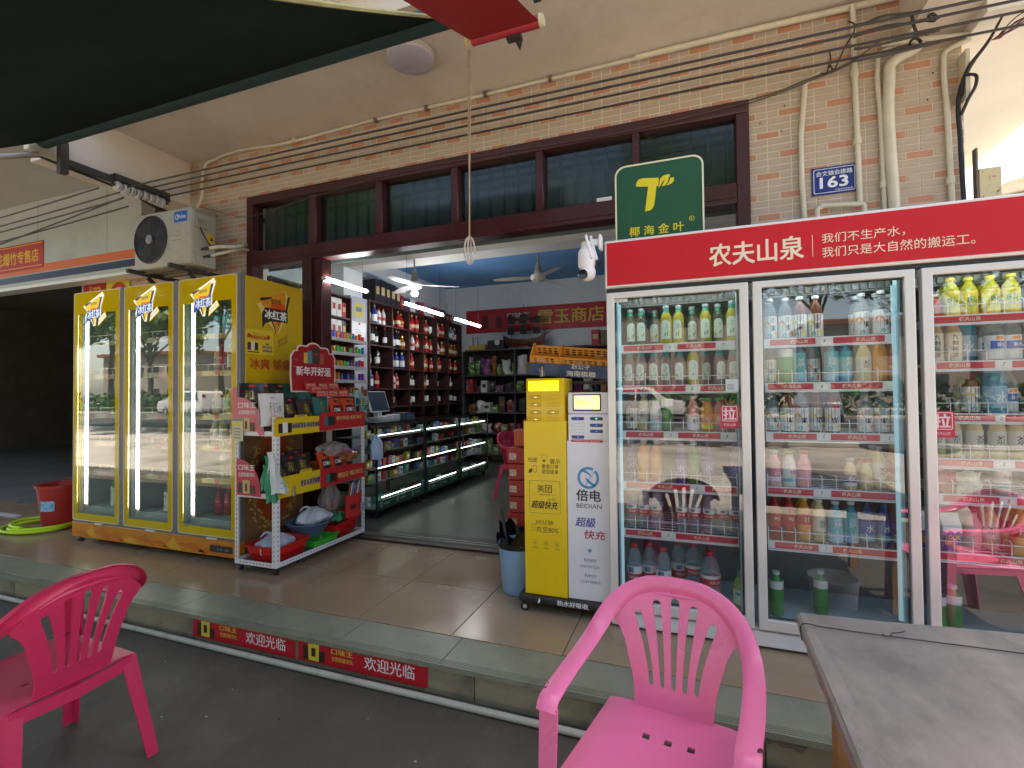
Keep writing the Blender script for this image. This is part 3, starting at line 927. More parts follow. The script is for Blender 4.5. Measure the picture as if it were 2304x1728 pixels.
for k in range(10):
    a = 2*PI*k/10
    mb.tube([(-4.862+r*math.cos(a+.8*(r/.22)), 3.191-.012*(1-(r/.23)**2), 2.785+r*math.sin(a+.8*(r/.22))) for r in (.04, .08, .12, .16, .20, .224)], .0024, 4)
mb.obj('fan_grille', M('fan_grille', (.045, .045, .055), .4), ac)
MB().lathe([(.044, 0), (.044, .012), (.036, .016)], 24, (-4.862, 3.192, 2.785), axis='-y').obj('fan_hub', M('hub_grey', (.22, .22, .24), .4), ac)
mb = MB()
for bl in range(3):
    a = 2*PI*bl/3
    mb.prism([(.03, -.03), (.20, -.10), (.21, .02), (.12, .08), (.03, .03)], (-4.862, 3.2-.001, 2.785), (math.cos(a), .001, math.sin(a)), (-math.sin(a), .0, math.cos(a)), .0012)
mb.obj('fan_blade', M('fan_blade', (.03, .03, .033), .4), ac)
lg = MB()
lg.prism(rrect(0, 0, .17, .098, .012), (-4.54, 3.1985, 2.908), (1, 0, 0), (0, 0, 1), .0015)
lg.obj('logo_plate', M('logo_blue', (.012, .11, .46), .35), ac)
lw_ = MB()
put_text(lw_, 'Midea', (-4.497, 3.1965, 2.938), (1, 0, 0), (0, 0, 1), .115, .038, .01)
ring(lw_, ell(-4.497, 2.957, .026, .026, 16, 70, 320), ell(-4.497, 2.957, .021, .021, 16, 70, 320), (0, 3.1965, 0), (1, 0, 0), (0, 0, 1), lift=.001)
lw_.obj('logo_lettering', np_w, ac, recalc=False)
for k, (x0, x1, z) in enumerate(((-4.575, -4.445, 2.832), (-4.585, -4.445, 2.792), (-4.572, -4.455, 2.748))):
    MB().box(x0, x1, 3.194, 3.202, z-.006, z+.004, bev=.002).obj('louvre', acm, ac)
mb = MB().box(-4.322, -4.305, 3.22, 3.36, 2.86, 3.00, bev=.005)
for k in range(6):
    mb.box(-4.305, -4.299, 3.25, 3.345, 2.872+k*.013, 2.878+k*.013)
for k in range(3):
    mb.box(-4.322, -4.312, 3.24, 3.40, 3.004+k*.010, 3.008+k*.010)
mb.obj('terminal_cover', acm, ac)
MB().box(-4.324, -4.312, 3.25, 3.44, 2.53, 2.70, bev=.004).obj('valve_plate', acm, ac)
MB().lathe([(.012, 0), (.012, .05), (.017, .05), (.017, .10)], 10, (-4.312, 3.30, 2.66), axis='x').lathe([(.010, 0), (.010, .05), (.015, .05), (.015, .10)], 10, (-4.312, 3.32, 2.595), axis='x').obj('valve', acd, ac)
MB().tube(catmull([(-4.21, 3.30, 2.66), (-4.12, 3.34, 2.675), (-4.06, 3.42, 2.69), (-4.05, 3.50, 2.72), (-4.09, 3.58, 2.76), (-4.16, 3.66, 2.78), (-4.20, 3.69, 2.78)], 6), .017, 8).tube(catmull([(-4.21, 3.32, 2.595), (-4.13, 3.36, 2.62), (-4.09, 3.44, 2.66), (-4.10, 3.54, 2.70), (-4.15, 3.69, 2.74)], 6), .014, 8).obj('lagged_pipe', M('pipe_wrap', (.52, .48, .38), .7, var=.15, vs=30), ac)
MB().tube(catmull([(-4.312, 3.28, 2.87), (-4.29, 3.30, 2.80), (-4.27, 3.34, 2.72), (-4.22, 3.36, 2.67)], 6), .006, 6).obj('power_cord', blk, ac)
wl = MB()
wl.quad([(-4.3185, 3.36, 2.75), (-4.3185, 3.43, 2.75), (-4.3185, 3.43, 2.83), (-4.3185, 3.36, 2.83)])
shape(wl, [(3.385, .0), (3.425, .0), (3.405, .035)], (-4.3185, 0, 2.77), (0, 1, 0), (0, 0, 1), 1)
wl.obj('warning_sticker', [M('warning_yellow', (.62, .42, .02), .5), black_m], ac, recalc=False)
for x in (-5.04, -4.47):
    b = MB().box(x-.02, x+.02, 3.10, 3.695, 2.465, 2.503, bev=.002).obox((x-.012, 3.28, 2.44), (.024, 0, 0), (0, .40, -.30), (0, .02, .026))
    b.obj('support_bracket', dk_steel, ac)
MB().box(-5.05, -4.40, 3.24, 3.27, 2.478, 2.490).box(-5.05, -4.40, 3.42, 3.45, 2.478, 2.490).obj('drip_rail', rust, ac)

# ------------------------------------------------------------------ neighbour's fascia board and posters
fb = T('fascia_board', 'white signboard with orange and navy stripes over the dark neighbouring unit', 'signboard', (-8, 3.46, 2.6))
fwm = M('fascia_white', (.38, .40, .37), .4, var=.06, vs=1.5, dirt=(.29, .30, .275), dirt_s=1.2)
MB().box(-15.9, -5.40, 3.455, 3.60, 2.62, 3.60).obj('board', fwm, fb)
MB().box(-15.9, -5.40, 3.451, 3.4549, 2.752, 2.842).obj('orange_stripe', M('stripe_orange', (.60, .12, .025), .35), fb)
MB().box(-15.9, -5.40, 3.451, 3.4549, 2.662, 2.738).obj('navy_stripe', M('stripe_navy', (.020, .022, .075), .3), fb)
for x in (-5.95, -7.2, -8.45, -9.7):
    MB().box(x, x+.006, 3.4535, 3.4549, 2.843, 3.598).obj('panel_joint', M('joint_grey', (.25, .25, .24), .8), fb)
MB().box(-15.9, -5.40, 3.44, 3.60, 2.575, 2.618, bev=.006).obj('bottom_trim', alu, fb)
rbn = T('red_banner', 'red firework shop banner with yellow characters stuck on the white signboard', 'banner', (-7.6, 3.449, 2.8))
MB().box(-9.4, -7.075, 3.4475, 3.4505, 2.80, 3.122).obj('cloth', M('banner_red', (.42, .012, .015), .42, var=.1, vs=4), rbn)
ylw = M('lettering_yellow', (.72, .45, .03), .45)
letters('lettering', [('烟花爆竹专售店', (-8.165, 3.4475, 2.885), 'front', 1.0, .150, .014)], ylw, rbn)
b = MB()
for z in (2.832, 3.095):
    b.quad([(-9.38, 3.4468, z), (-7.1, 3.4468, z), (-7.1, 3.4468, z+.008), (-9.38, 3.4468, z+.008)])
b.obj('border_line', ylw, rbn)
pr = T('poster', 'red poster with a gold character stuck on the pillar behind the yellow cooler', 'poster', (-6.57, 3.69, 2.4))
MB().box(-6.77, -6.37, 3.688, 3.6925, 2.20, 2.665).obj('sheet', M('poster_red', (.42, .015, .02), .45), pr)
letters('lettering', [('招', (-6.68, 3.688, 2.32), 'front', .22, .26, .03)], M('gold_ink', (.55, .30, .05), .5), pr)
py = T('poster', 'yellow poster with a red ring stuck on the pillar behind the yellow cooler', 'poster', (-6.15, 3.69, 2.4))
MB().box(-6.355, -5.95, 3.688, 3.6925, 2.20, 2.672).obj('sheet', M('poster_yellow', (.62, .55, .05), .45), py)
b = MB()
ring(b, ell(-6.14, 2.44, .155, .155, 32), ell(-6.14, 2.44, .10, .10, 32), (0, 3.688, 0), (1, 0, 0), (0, 0, 1))
b.obj('ring_print', M('ring_red', (.5, .04, .02), .5), py, recalc=False)
# ------------------------------------------------------------------ drinks bottle kinds (each: body mesh + cap + label, copied with shared meshes)
def wrap(mb, s, r, z0, w, h, bold=0., mi=0, a0=0., vertical=False):
    vs, ps, asp = glyphs(s, bold, 1)
    bv = []
    for x, y in vs:
        a = a0+(x-.5)*w/r
        bv.append(mb.bm.verts.new((r*math.sin(a), -r*math.cos(a), z0+y*h)))
    for p in ps:
        try:
            f = mb.bm.faces.new([bv[i] for i in p]); f.material_index = mi
        except ValueError:
            pass
def patch(mb, r, a0, a1, z0, z1, mi, top=0., n=10):
    """curved label patch; top>0 rounds the upper edge like an arch"""
    lo, hi = [], []
    for i in range(n+1):
        f = i/n
        a = a0+(a1-a0)*f
        lo.append(mb.bm.verts.new((r*math.sin(a), -r*math.cos(a), z0)))
        zz = z1-top*(1-math.sqrt(max(0, 1-(2*f-1)**2)))
        hi.append(mb.bm.verts.new((r*math.sin(a), -r*math.cos(a), zz)))
    for i in range(n):
        fc = mb.bm.faces.new((lo[i], lo[i+1], hi[i+1], hi[i])); fc.material_index = mi; fc.smooth = True
PET = {
 'slim': [(.0, .0), (.78, .0), (.94, .03), (1, .06), (1, .50), (1, .62), (.93, .70), (.72, .79), (.50, .86), (.42, .89), (.42, .945)],
 'square': [(.0, .0), (.86, .0), (1, .03), (1, .60), (.98, .68), (.86, .75), (.62, .82), (.46, .87), (.44, .945)],
 'water': [(.0, .0), (.80, .0), (.95, .025), (.95, .09), (.91, .10), (.95, .12), (.95, .35), (.97, .36), (.97, .58), (1, .62), (.94, .72), (.74, .83), (.48, .90), (.40, .925), (.40, .95)],
 'wide': [(.0, .0), (.88, .0), (1, .04), (1, .60), (.96, .70), (.80, .78), (.62, .83), (.60, .87), (.60, .90)],
 'jug': [(.0, .0), (.90, .0), (1, .02), (1, .24), (.95, .26), (1, .28), (1, .58), (.94, .62), (1, .65), (.92, .74), (.66, .84), (.36, .90), (.34, .95)],
 'milk': [(.0, .0), (.82, .0), (.96, .04), (1, .10), (1, .55), (.88, .68), (.58, .80), (.56, .88), (.60, .90)],
}
BK = {}
def bottle_kind(key, shape, r, h, body, cap, lab, capr=None, caph=None, neck=None, name='bottle'):
    prof = [(p*r, z*h) for p, z in PET[shape]]
    bd = MB().lathe(prof[1:], 14).mesh(name, body)
    cr = capr or prof[-1][0]*1.25
    ch = caph or h*.075
    cm = MB().lathe([(cr*.97, h-ch), (cr, h-ch+.002), (cr, h-.002), (cr*.93, h)], 12)
    if neck:
        cm.lathe([(prof[-3][0]*1.06, prof[-3][1]*.985), (prof[-2][0]*1.10, prof[-2][1]), (cr*.93, h-ch-.001)], 12, mi=1)
    cm = cm.mesh('cap', [cap]+([neck] if neck else []))
    lm_ = lab.mesh('label', lab.mats, recalc=False) if lab else None
    BK[key] = (name, bd, cm, lm_)
def bottle(key, loc, label, group, rz=0.):
    name, bd, cm, lm_ = BK[key]
    o = bpy.data.objects.new(name, bd)
    COL.objects.link(o)
    o.location = loc
    o.rotation_euler = (0, 0, rz)
    tag(o, label, 'bottle', group)
    for n, me in (('cap', cm), ('label', lm_)):
        if me:
            c = bpy.data.objects.new(n, me)
            COL.objects.link(c)
            c.parent = o
    return o
def LB(mats):
    b = MB(); b.mats = mats; return b
cap_w = M('cap_pale', (.62, .70, .72), .4); cap_r = M('cap_red', (.55, .015, .02), .35); cap_g = M('cap_green', (.06, .42, .05), .4)
cap_y = M('cap_yellow', (.72, .58, .08), .4); cap_gr = M('cap_greyblue', (.32, .40, .44), .4); cap_k = M('cap_dark', (.04, .04, .05), .4)
neck_g = M('neck_green', (.01, .30, .19), .3); neck_t = M('neck_teal', (.03, .33, .33), .3)
mint = M('label_mint', (.56, .74, .66), .5, var=.06, vs=30); arch = M('label_arch', (.66, .74, .70), .5, var=.06, vs=30)
pw = M('label_white', (.76, .78, .77), .45); ink = M('ink_dark', (.03, .045, .05), .5); ink_g = M('ink_green', (.03, .22, .15), .5)
lred = M('label_red', (.55, .02, .035), .4); pict = M('label_picture', (.10, .17, .30), .5, var=.8, vs=45); orn = M('label_orange', (.85, .30, .04), .45); lem = M('label_lemon', (.80, .68, .06), .45)
tealp = M('label_teal', (.08, .48, .55), .45)
liq_y = liquid('liquid_yellow', (.62, .58, .05), alpha=.62); liq_d = liquid('liquid_dark_tea', (.10, .13, .07), alpha=.7); liq_p = liquid('liquid_pink_clear', (.55, .42, .40), alpha=.5)
liq_o = liquid('liquid_orange', (.85, .38, .06), alpha=.8); liq_pk = liquid('liquid_pink', (.80, .32, .28), alpha=.75); liq_w = liquid('liquid_water', (.62, .72, .78), alpha=.22)
liq_b = liquid('liquid_brown_tea', (.20, .055, .02), alpha=.85); liq_g = liquid('liquid_green', (.03, .20, .035), alpha=.85); liq_v = liquid('liquid_violet', (.14, .12, .36), alpha=.85)
liq_bl = liquid('liquid_blue', (.02, .07, .28), alpha=.85); liq_c = liquid('liquid_cyan', (.04, .30, .45), alpha=.8); liq_m = liquid('liquid_milk', (.80, .76, .70), alpha=.95); liq_mp = liquid('liquid_milk_pink', (.85, .38, .42), alpha=.95)
liq_r = liquid('liquid_red', (.40, .02, .03), alpha=.85); liq_l = liquid('liquid_lime', (.55, .70, .22), alpha=.6); liq_bu = liquid('liquid_butter', (.80, .70, .35), alpha=.85)

def teal_label(r, h, bg, txt=True, seed=0):
    b = LB([bg, ink_g, M('leaf_print', (.20, .42, .22), .5, var=.6, vs=60)])
    patch(b, r*1.012, -.82, .82, .035, h*.63, 0, top=.020)
    random.seed(seed)
    for k in range(5):
        a = random.uniform(-.55, .55); z = random.uniform(.05, .075)
        patch(b, r*1.018, a-.10, a+.10, z-.006, z+.010, 2, top=.006, n=4)
    wrap(b, '茶', r*1.018, h*.47, .012, .012, 0, 1, .25)
    wrap(b, '叶', r*1.018, h*.40, .012, .012, 0, 1, .25)
    return b
bottle_kind('green_tea', 'square', .0305, .222, liq_y, cap_gr, teal_label(.0305, .222, mint), neck=neck_g)
bottle_kind('dark_tea', 'square', .0305, .222, liq_d, cap_gr, teal_label(.0305, .222, mint, seed=2), neck=neck_g)
bottle_kind('pink_tea', 'square', .0305, .205, liq_p, cap_gr, teal_label(.0305, .205, arch, seed=4), neck=neck_t)
def water_label(r, z0, z1, img=True, txt='农夫山泉'):
    b = LB([pw, lred, pict, pw])
    zm = z0+(z1-z0)*.48
    b.lathe([(r, z0), (r, zm)], 16, mi=1, caps=False)
    b.lathe([(r, zm), (r, z1)], 16, mi=0, caps=False)
    patch(b, r*1.006, -.55, .25, zm+.006, z1-.006, 2, n=6)
    wrap(b, txt, r*1.01, z0+(zm-z0)*.3, r*1.35, (zm-z0)*.42, .02, 3, .1)
    return b
bottle_kind('water', 'water', .0315, .225, liq_w, cap_r, water_label(.0312, .225*.36, .225*.585))
bottle_kind('water_big', 'water', .0425, .30, liq_w, cap_r, water_label(.0420, .30*.34, .30*.60))
def jug_label():
    b = LB([pw, lred, pw, pict])
    r = .0515
    b.lathe([(r, .135), (r, .170)], 18, mi=1, caps=False)
    b.lathe([(r, .170), (r, .186)], 18, mi=0, caps=False)
    wrap(b, '农夫山泉', r*1.01, .144, .06, .016, .02, 2, .2)
    return b
bottle_kind('jug', 'jug', .051, .305, liq_w, cap_r, jug_label(), capr=.020)
def pi_label(r, c, z0=.012, z1=.128):
    b = LB([pw, ink, c, tealp])
    b.lathe([(r, z0), (r, z1)], 16, mi=0, caps=False)
    for a, z, q in ((-.75, .085, .016), (.7, .035, .011), (-.3, .028, .010)):
        n = 12
        f = b.bm.faces.new([b.bm.verts.new((r*1.012*math.sin(a+q/r*math.cos(2*PI*i/n)), -r*1.012*math.cos(a+q/r*math.cos(2*PI*i/n)), z+q*math.sin(2*PI*i/n))) for i in range(n)])
        f.material_index = 2 if q > .010 else 3
    wrap(b, '茶', r*1.012, .092, .026, .028, -.01, 1, .18)
    wrap(b, 'π', r*1.012, .050, .026, .030, -.01, 1, .18)
    return b
bottle_kind('peach_pi', 'slim', .033, .222, liq_w, cap_w, pi_label(.0333, orn))
bottle_kind('lemon_pi', 'slim', .033, .222, liq_b, cap_w, pi_label(.0333, lem))
def band_label(r, z0, z1, m1, m2, txt=None, tm=None):
    b = LB([m1, m2, tm or pw])
    zs = z0+(z1-z0)*.3
    b.lathe([(r, z0), (r, zs)], 14, mi=1, caps=False)
    b.lathe([(r, zs), (r, z1)], 14, mi=0, caps=False)
    if txt:
        wrap(b, txt, r*1.012, zs+(z1-zs)*.25, r*1.0, (z1-zs)*.5, .01, 2, .1)
    return b
bottle_kind('juice_orange', 'wide', .033, .185, liq_o, cap_g, band_label(.0334, .02, .10, orn, lem, '果汁'), capr=.023)
bottle_kind('juice_peach', 'wide', .033, .185, liq_pk, cap_g, band_label(.0334, .02, .10, M('label_peach', (.80, .36, .22), .45), M('label_slate', (.22, .26, .30), .45), '果汁'), capr=.023)
bottle_kind('juice_pale', 'slim', .032, .195, liq_pk, M('cap_pinkish', (.75, .55, .52), .4), band_label(.0325, .012, .085, pw, pw, '果汁', ink))
bottle_kind('soda_orange', 'slim', .032, .23, liq_o, cap_w, None)
bottle_kind('soda_green', 'slim', .031, .23, liq_g, cap_w, None)
bottle_kind('soda_violet', 'slim', .031, .225, liq_v, M('cap_violet', (.16, .15, .34), .4), band_label(.0315, .02, .12, M('label_violet', (.18, .16, .42), .45), M('label_navy', (.03, .03, .12), .45), '小', pw))
bottle_kind('soda_blue', 'square', .032, .22, liq_bl, cap_k, band_label(.0324, .03, .12, M('label_blue', (.02, .10, .40), .4), tealp, '水'))
bottle_kind('cyan_sport', 'square', .031, .21, liq_c, cap_w, band_label(.0314, .012, .16, tealp, M('label_sky', (.25, .60, .80), .4), '尖叫', pw))
bottle_kind('cola', 'slim', .031, .225, liq_r, cap_r, band_label(.0314, .07, .13, lred, lred, '可', pw))
bottle_kind('orange_red', 'slim', .031, .22, liq_o, cap_y, band_label(.0314, .06, .14, lred, orn, '汁', pw))
bottle_kind('milk_white', 'milk', .033, .185, liq_m, cap_g, band_label(.0335, .03, .10, pw, tealp, '牛奶', lred), capr=.021)
bottle_kind('milk_pink', 'milk', .033, .185, liq_mp, cap_w, band_label(.0335, .03, .09, M('label_rose', (.78, .20, .30), .45), pw, '草莓', pw), capr=.021)
bottle_kind('milk_redcap', 'milk', .033, .19, liq_mp, cap_r, None, capr=.022)
bottle_kind('yogurt_navy', 'milk', .028, .155, liq_bu, cap_w, band_label(.0284, .02, .075, M('label_navy2', (.03, .05, .28), .45), pw, 'O', pw), capr=.020)
bottle_kind('yogurt_red', 'milk', .028, .150, liq_bu, cap_r, None, capr=.024)
def chrys():
    b = LB([M('label_gold', (.72, .62, .10), .45, var=.15, vs=25), ink_g, ink])
    r = .0335
    b.lathe([(r, .006), (r, .125)], 16, mi=0, caps=False)
    wrap(b, '菊', r*1.012, .055, .040, .042, .03, 1, .05)
    return b
bottle_kind('chrysanthemum', 'square', .033, .190, liq_y, cap_y, chrys(), capr=.0185)
def jiuzhi():
    b = LB([M('label_beige', (.72, .62, .48), .5, var=.1, vs=20), ink])
    r = .0325
    b.lathe([(r, .01), (r, .14)], 16, mi=0, caps=False)
    for i, c in enumerate('九制陈皮'):
        wrap(b, c, r*1.012, .110-.028*i, .022, .022, .01, 1, 0)
    return b
bottle_kind('jiuzhi', 'slim', .032, .21, M('tan_bottle', (.45, .28, .14), .3), cap_w, jiuzhi())
def elect():
    b = LB([pw, M('label_royal', (.02, .10, .50), .4), orn])
    r = .0335
    b.lathe([(r, .012), (r, .12)], 16, mi=0, caps=False)
    patch(b, r*1.01, -1.1, 1.1, .06, .095, 1, n=12)
    patch(b, r*1.014, -.5, .3, .10, .115, 2, n=6)
    wrap(b, '补水', r*1.016, .066, .036, .022, .03, 0, .1)
    return b
bottle_kind('electrolyte', 'slim', .033, .215, liq_w, cap_w, elect())
def bigblue():
    b = LB([M('label_pale_blue', (.30, .50, .66), .45), pw])
    r = .0425
    b.lathe([(r, .03), (r, .13)], 16, mi=0, caps=False)
    wrap(b, '水', r*1.01, .05, .045, .055, .02, 1, .1)
    return b
bottle_kind('water_blue', 'water', .042, .245, liq_c, cap_w, bigblue())
bottle_kind('pale_tea', 'slim', .032, .21, liq_bu, cap_w, band_label(.0325, .02, .13, M('label_pale', (.66, .66, .56), .5), M('label_olive', (.40, .42, .20), .5), '茶', ink))
def bkai():
    b = LB([M('label_mintwhite', (.62, .74, .70), .5), ink])
    r = .0475
    b.lathe([(r, .015), (r, .17)], 16, mi=0, caps=False)
    for i, c in enumerate('凉开水'):
        wrap(b, c, r*1.01, .118-.038*i, .030, .030, .03, 1, -.15)
    return b
bottle_kind('boiled_water', 'square', .047, .265, liq_w, cap_w, bkai(), capr=.018)
bottle_kind('green_lemon', 'slim', .033, .225, M('green_sleeve', (.05, .28, .06), .35), cap_w, band_label(.0338, .14, .18, pw, pw))
bottle_kind('cola_big', 'slim', .043, .30, liq_b, cap_k, band_label(.0436, .09, .15, M('label_black', (.02, .02, .022), .4), lred, 'O', pw))

# ------------------------------------------------------------------ yellow three-door drinks cooler
YF = 2.760
yc = T('drinks_cooler', 'tall yellow three-door drinks cooler with bright light strips and an orange base', 'cooler', (-4.2, 3.08, 0))
yel = M('cooler_yellow', (.54, .35, .010), .18, var=.04, vs=2, spec=.55, dirt=(.47, .30, .010), dirt_s=1.2)
yel_d = M('door_yellow_print', (.60, .43, .006), .04, spec=.5)
gry = M('cooler_grey', (.15, .15, .155), .4, var=.06)
inn = M('cooler_lining', (.26, .38, .37), .5, var=.05)
trim = M('trim_cream', (.70, .66, .48), .3)
ygl = glassm('cooler_glass', (.93, .97, .96), 3.3, wob=.02)
led = M('led_strip', (.86, .93, 1.0), .4, emit=6)
# carcass: outer skin panels, lining, back
b = MB()
b.box(-5.215, -5.195, YF+.045, 3.40, .19, 2.205).box(-3.222, -3.200, YF+.045, 3.395, .05, 2.205, bev=.004)
b.box(-5.194, -3.223, 3.375, 3.40, .19, 2.205).box(-5.194, -3.223, YF+.045, 3.374, 2.175, 2.205)
b.obj('side_panel', yel, yc)
b = MB()
b.box(-5.190, -3.226, 3.35, 3.370, .22, 2.170).box(-5.192, -5.180, YF+.06, 3.349, .22, 2.170).box(-3.238, -3.227, YF+.06, 3.349, .22, 2.170)
b.box(-5.18, -3.239, YF+.06, 3.349, .22, .235).box(-5.18, -3.239, YF+.06, 3.349, 2.15, 2.17)
for x in (-4.555, -3.90):
    b.box(x-.010, x+.010, YF+.08, 3.349, .236, 2.149)
b.obj('lining', inn, yc)
b = MB()
for x0, x1 in ((-4.582, -4.528), (-3.928, -3.872), (-3.236, -3.203), (-5.214, -5.205)):
    b.box(x0, x1, YF+.006, YF+.058, .17, 2.215, bev=.003)
b.obj('door_pillar', gry, yc)
doors = [(-5.205, -4.585), (-4.525, -3.931), (-3.869, -3.239)]
def logo(mb, ox, oz, s, fr, y):
    """inverted triangle iced-tea mark; materials: 0 white glow, 1 yellow, 2 orange, 3 blue, 4 pale blue, 5 navy"""
    u, v = FR[fr]
    o = Vector(y)
    def sh(pts, mi, l): shape(mb, [(ox+(px-.5)*s, oz+(py-.5)*s) for px, py in pts], o, u, v, mi, l)
    sh([(.02, .66), (.80, 1.0), (.86, .90), (.74, .60), (.74, .36), (.56, .40), (.52, .12), (.44, .12), (.30, .34), (.14, .16), (.10, .34), (.18, .52)], 0, .002)
    sh([(.10, .64), (.72, .92), (.66, .56), (.22, .50)], 1, .003)
    sh([(.34, .60), (.66, .60), (.68, .52), (.30, .50)], 2, .0035)
    sh([(.34, .36), (.58, .42), (.48, .14)], 1, .003)
    sh([(.44, .40), (.58, .42), (.53, .30)], 2, .0035)
    sh([(.10, .70), (.13, .65), (.34, .745), (.32, .77)], 5, .004)
    sh([(.72, .86), (.80, .88), (.70, .58), (.64, .58)], 5, .004)
    sh([(.36, .34), (.41, .36), (.47, .16), (.45, .15)], 5, .004)
    sh([(.20, .54), (.48, .54), (.72, .60), (.70, .36), (.44, .34), (.14, .20)], 3, .0042)
    put_text(mb, '冰红茶', o+Vector(u)*(ox+(.22-.5)*s)+Vector(v)*(oz+(.31-.5)*s), u, v, s*.48, s*.22, .02, 4, lift=.005, slant=s*.03)
    put_text(mb, '康师傅', o+Vector(u)*(ox+(.34-.5)*s)+Vector(v)*(oz+(.655-.5)*s), u, v, s*.24, s*.085, 0, 5, lift=.005, slant=s*.02)
    sh([(.62, .10), (.98, .34), (.90, .48), (.66, .30)], 1, .0025)
    sh([(.65, .14), (.94, .35), (.89, .45), (.68, .29)], 0, .0035)
    put_text(mb, '冰力十足', o+Vector(u)*(ox+(.68-.5)*s)+Vector(v)*(oz+(.195-.5)*s), u, v, s*.22, s*.07, 0, 3, lift=.0045, slant=s*.14)
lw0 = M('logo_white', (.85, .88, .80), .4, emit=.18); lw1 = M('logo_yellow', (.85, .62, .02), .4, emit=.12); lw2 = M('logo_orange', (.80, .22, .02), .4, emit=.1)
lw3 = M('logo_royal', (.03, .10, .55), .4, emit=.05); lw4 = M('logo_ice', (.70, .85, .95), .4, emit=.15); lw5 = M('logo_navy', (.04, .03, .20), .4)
tag_m = M('shelf_yellow', (.42, .38, .07), .4, emit=.0)
for di, (x0, x1) in enumerate(doors):
    z0, z1 = .19, 2.21
    outer = rrect(x0, z0, x1, z1, .022, 4)
    gx0, gx1, gz0, gz1 = x0+.048, x1-.062, .255, 2.015
    vs, ps = curve_plate(rrect(x0+.004, z0+.004, x1-.004, z1-.004, .020, 4), [[(gx0, gz0), (gx0, gz1), (gx1, gz1), (gx1, gz0)]], .010)
    d = put_mesh(MB(), vs, ps, lambda v: Vector((v.x, YF+.012+v.z, v.y))).obj('door', yel_d, yc)
    d['label'] = 'glass door of the yellow cooler with glossy yellow border'
    b = MB()
    vs, ps = curve_plate(outer, [rrect(x0+.0045, z0+.0045, x1-.0045, z1-.0045, .019, 4)], .034)
    put_mesh(b, vs, ps, lambda v: Vector((v.x, YF+.019+v.z, v.y))).obj('trim', trim, d)
    MB().quad([(gx0-.004, YF+.0065, gz0-.004), (gx1+.004, YF+.0065, gz0-.004), (gx1+.004, YF+.0065, gz1+.004), (gx0-.004, YF+.0065, gz1+.004)]).obj('glass', ygl, d)
    b = MB()
    cx = x0+(x1-x0)*(.46 if di else .47)
    logo(b, cx, 2.035-.005, .335, 'front', (0, YF+.005, 0))
    b.obj('logo', [lw0, lw1, lw2, lw3, lw4, lw5], d, recalc=False)
    lx = x0+.105
    MB().box(lx-.007, lx+.007, YF+.042, YF+.052, .33, 2.02).obj('light_strip', led, yc)
    MB().box(lx-.020, lx+.020, YF+.053, YF+.066, .30, 2.05, bev=.004).obj('light_holder', alu, yc)
    # shelves with price rails and wire fronts
    for zs in (1.775, 1.475, 1.125, .875, .615):
        s = MB()
        s.box(x0+.05, x1-.05, YF+.10, YF+.55, zs-.006, zs)
        s.obj('shelf', M('shelf_wire', (.62, .68, .68), .4), yc)
        MB().box(x0+.055, x1-.055, YF+.088, YF+.097, zs-.038, zs+.004, bev=.002).box(x0+.30, x0+.34, YF+.0865, YF+.0879, zs-.034, zs, 1).box(x0+.48, x0+.52, YF+.0865, YF+.0879, zs-.034, zs, 1).obj('price_rail', [tag_m if di == 2 else M('shelf_glare_dull', (.20, .22, .12), .5), lred], yc)  # left and middle door rails coloured duller, as if veiled by reflections
        b = MB()
        wr = M('white_wire', (.78, .80, .80), .35)
        for (a, c) in ((x0+.06, x0+.21), (x0+.22, x0+.37), (x0+.38, x0+.53)):
            b.tube([(a, YF+.095, zs), (a, YF+.095, zs+.055), (c, YF+.095, zs+.055), (c, YF+.095, zs)], .0022, 5)
        b.obj('wire_front', wr, yc)
    MB().box(x0+.05, x1-.05, YF+.07, YF+.5, .236, .30).obj('floor_duct', M('duct_teal', (.32, .46, .46), .4, var=.1), yc)
    hb = MB().box(x1-.30, x1-.20, YF-.012, YF+.03, .172, .184, bev=.002)
    hb.obj('hinge', alu, yc)
# orange base and feet
b = MB().box(-5.21, -3.205, YF+.0, YF+.06, .045, .172, bev=.004)
b.box(-5.20, -3.205, YF+.061, 3.39, .05, .185)
b.obj('base', M('base_orange', (.60, .22, .015), .3, var=.06), yc)
b = MB()
random.seed(9)
x = -5.2
while x < -3.6:
    wdt = random.uniform(.15, .4)
    z_a, z_b = random.uniform(.05, .11), random.uniform(.10, .168)
    shape(b, [(x, z_a), (x+wdt, .050), (x+wdt*.6, z_b)], (0, YF, 0), (1, 0, 0), (0, 0, 1), random.choice([0, 1, 1]), .001)
    x += wdt*.7
b.obj('facet_print', [M('facet_yellow', (.70, .36, .03), .3), M('facet_red', (.56, .14, .012), .3)], yc, recalc=False)
MB().box(-3.51, -3.275, YF-.004, YF-.0005, .078, .130, bev=.002).obj('control_panel', black_m, yc)
letters('panel_lettering', [('8.8', (-3.43, YF-.004, .092), 'front', .05, .018, 0), ('88', (-3.35, YF-.004, .092), 'front', .04, .018, 0)], M('panel_grey', (.25, .27, .27), .5), yc)
MB().box(-5.205, -3.21, YF+.005, YF+.05, .1725, .1885).obj('kick_strip', gry, yc)
ft = MB().lathe([(.030, 0), (.030, .010), (.012, .014), (.010, .05)], 10).mesh('foot', black_m)
for x, y in ((-5.15, YF+.04), (-3.24, YF+.04), (-5.15, 3.34), (-3.24, 3.34)):
    link('foot', ft, yc, Matrix.Translation((x+4.2, y-3.08, 0.0005)))
MB().box(-3.30, -3.21, YF+.01, YF+.06, 2.2055, 2.23, bev=.004).obj('top_hinge', steel, yc)
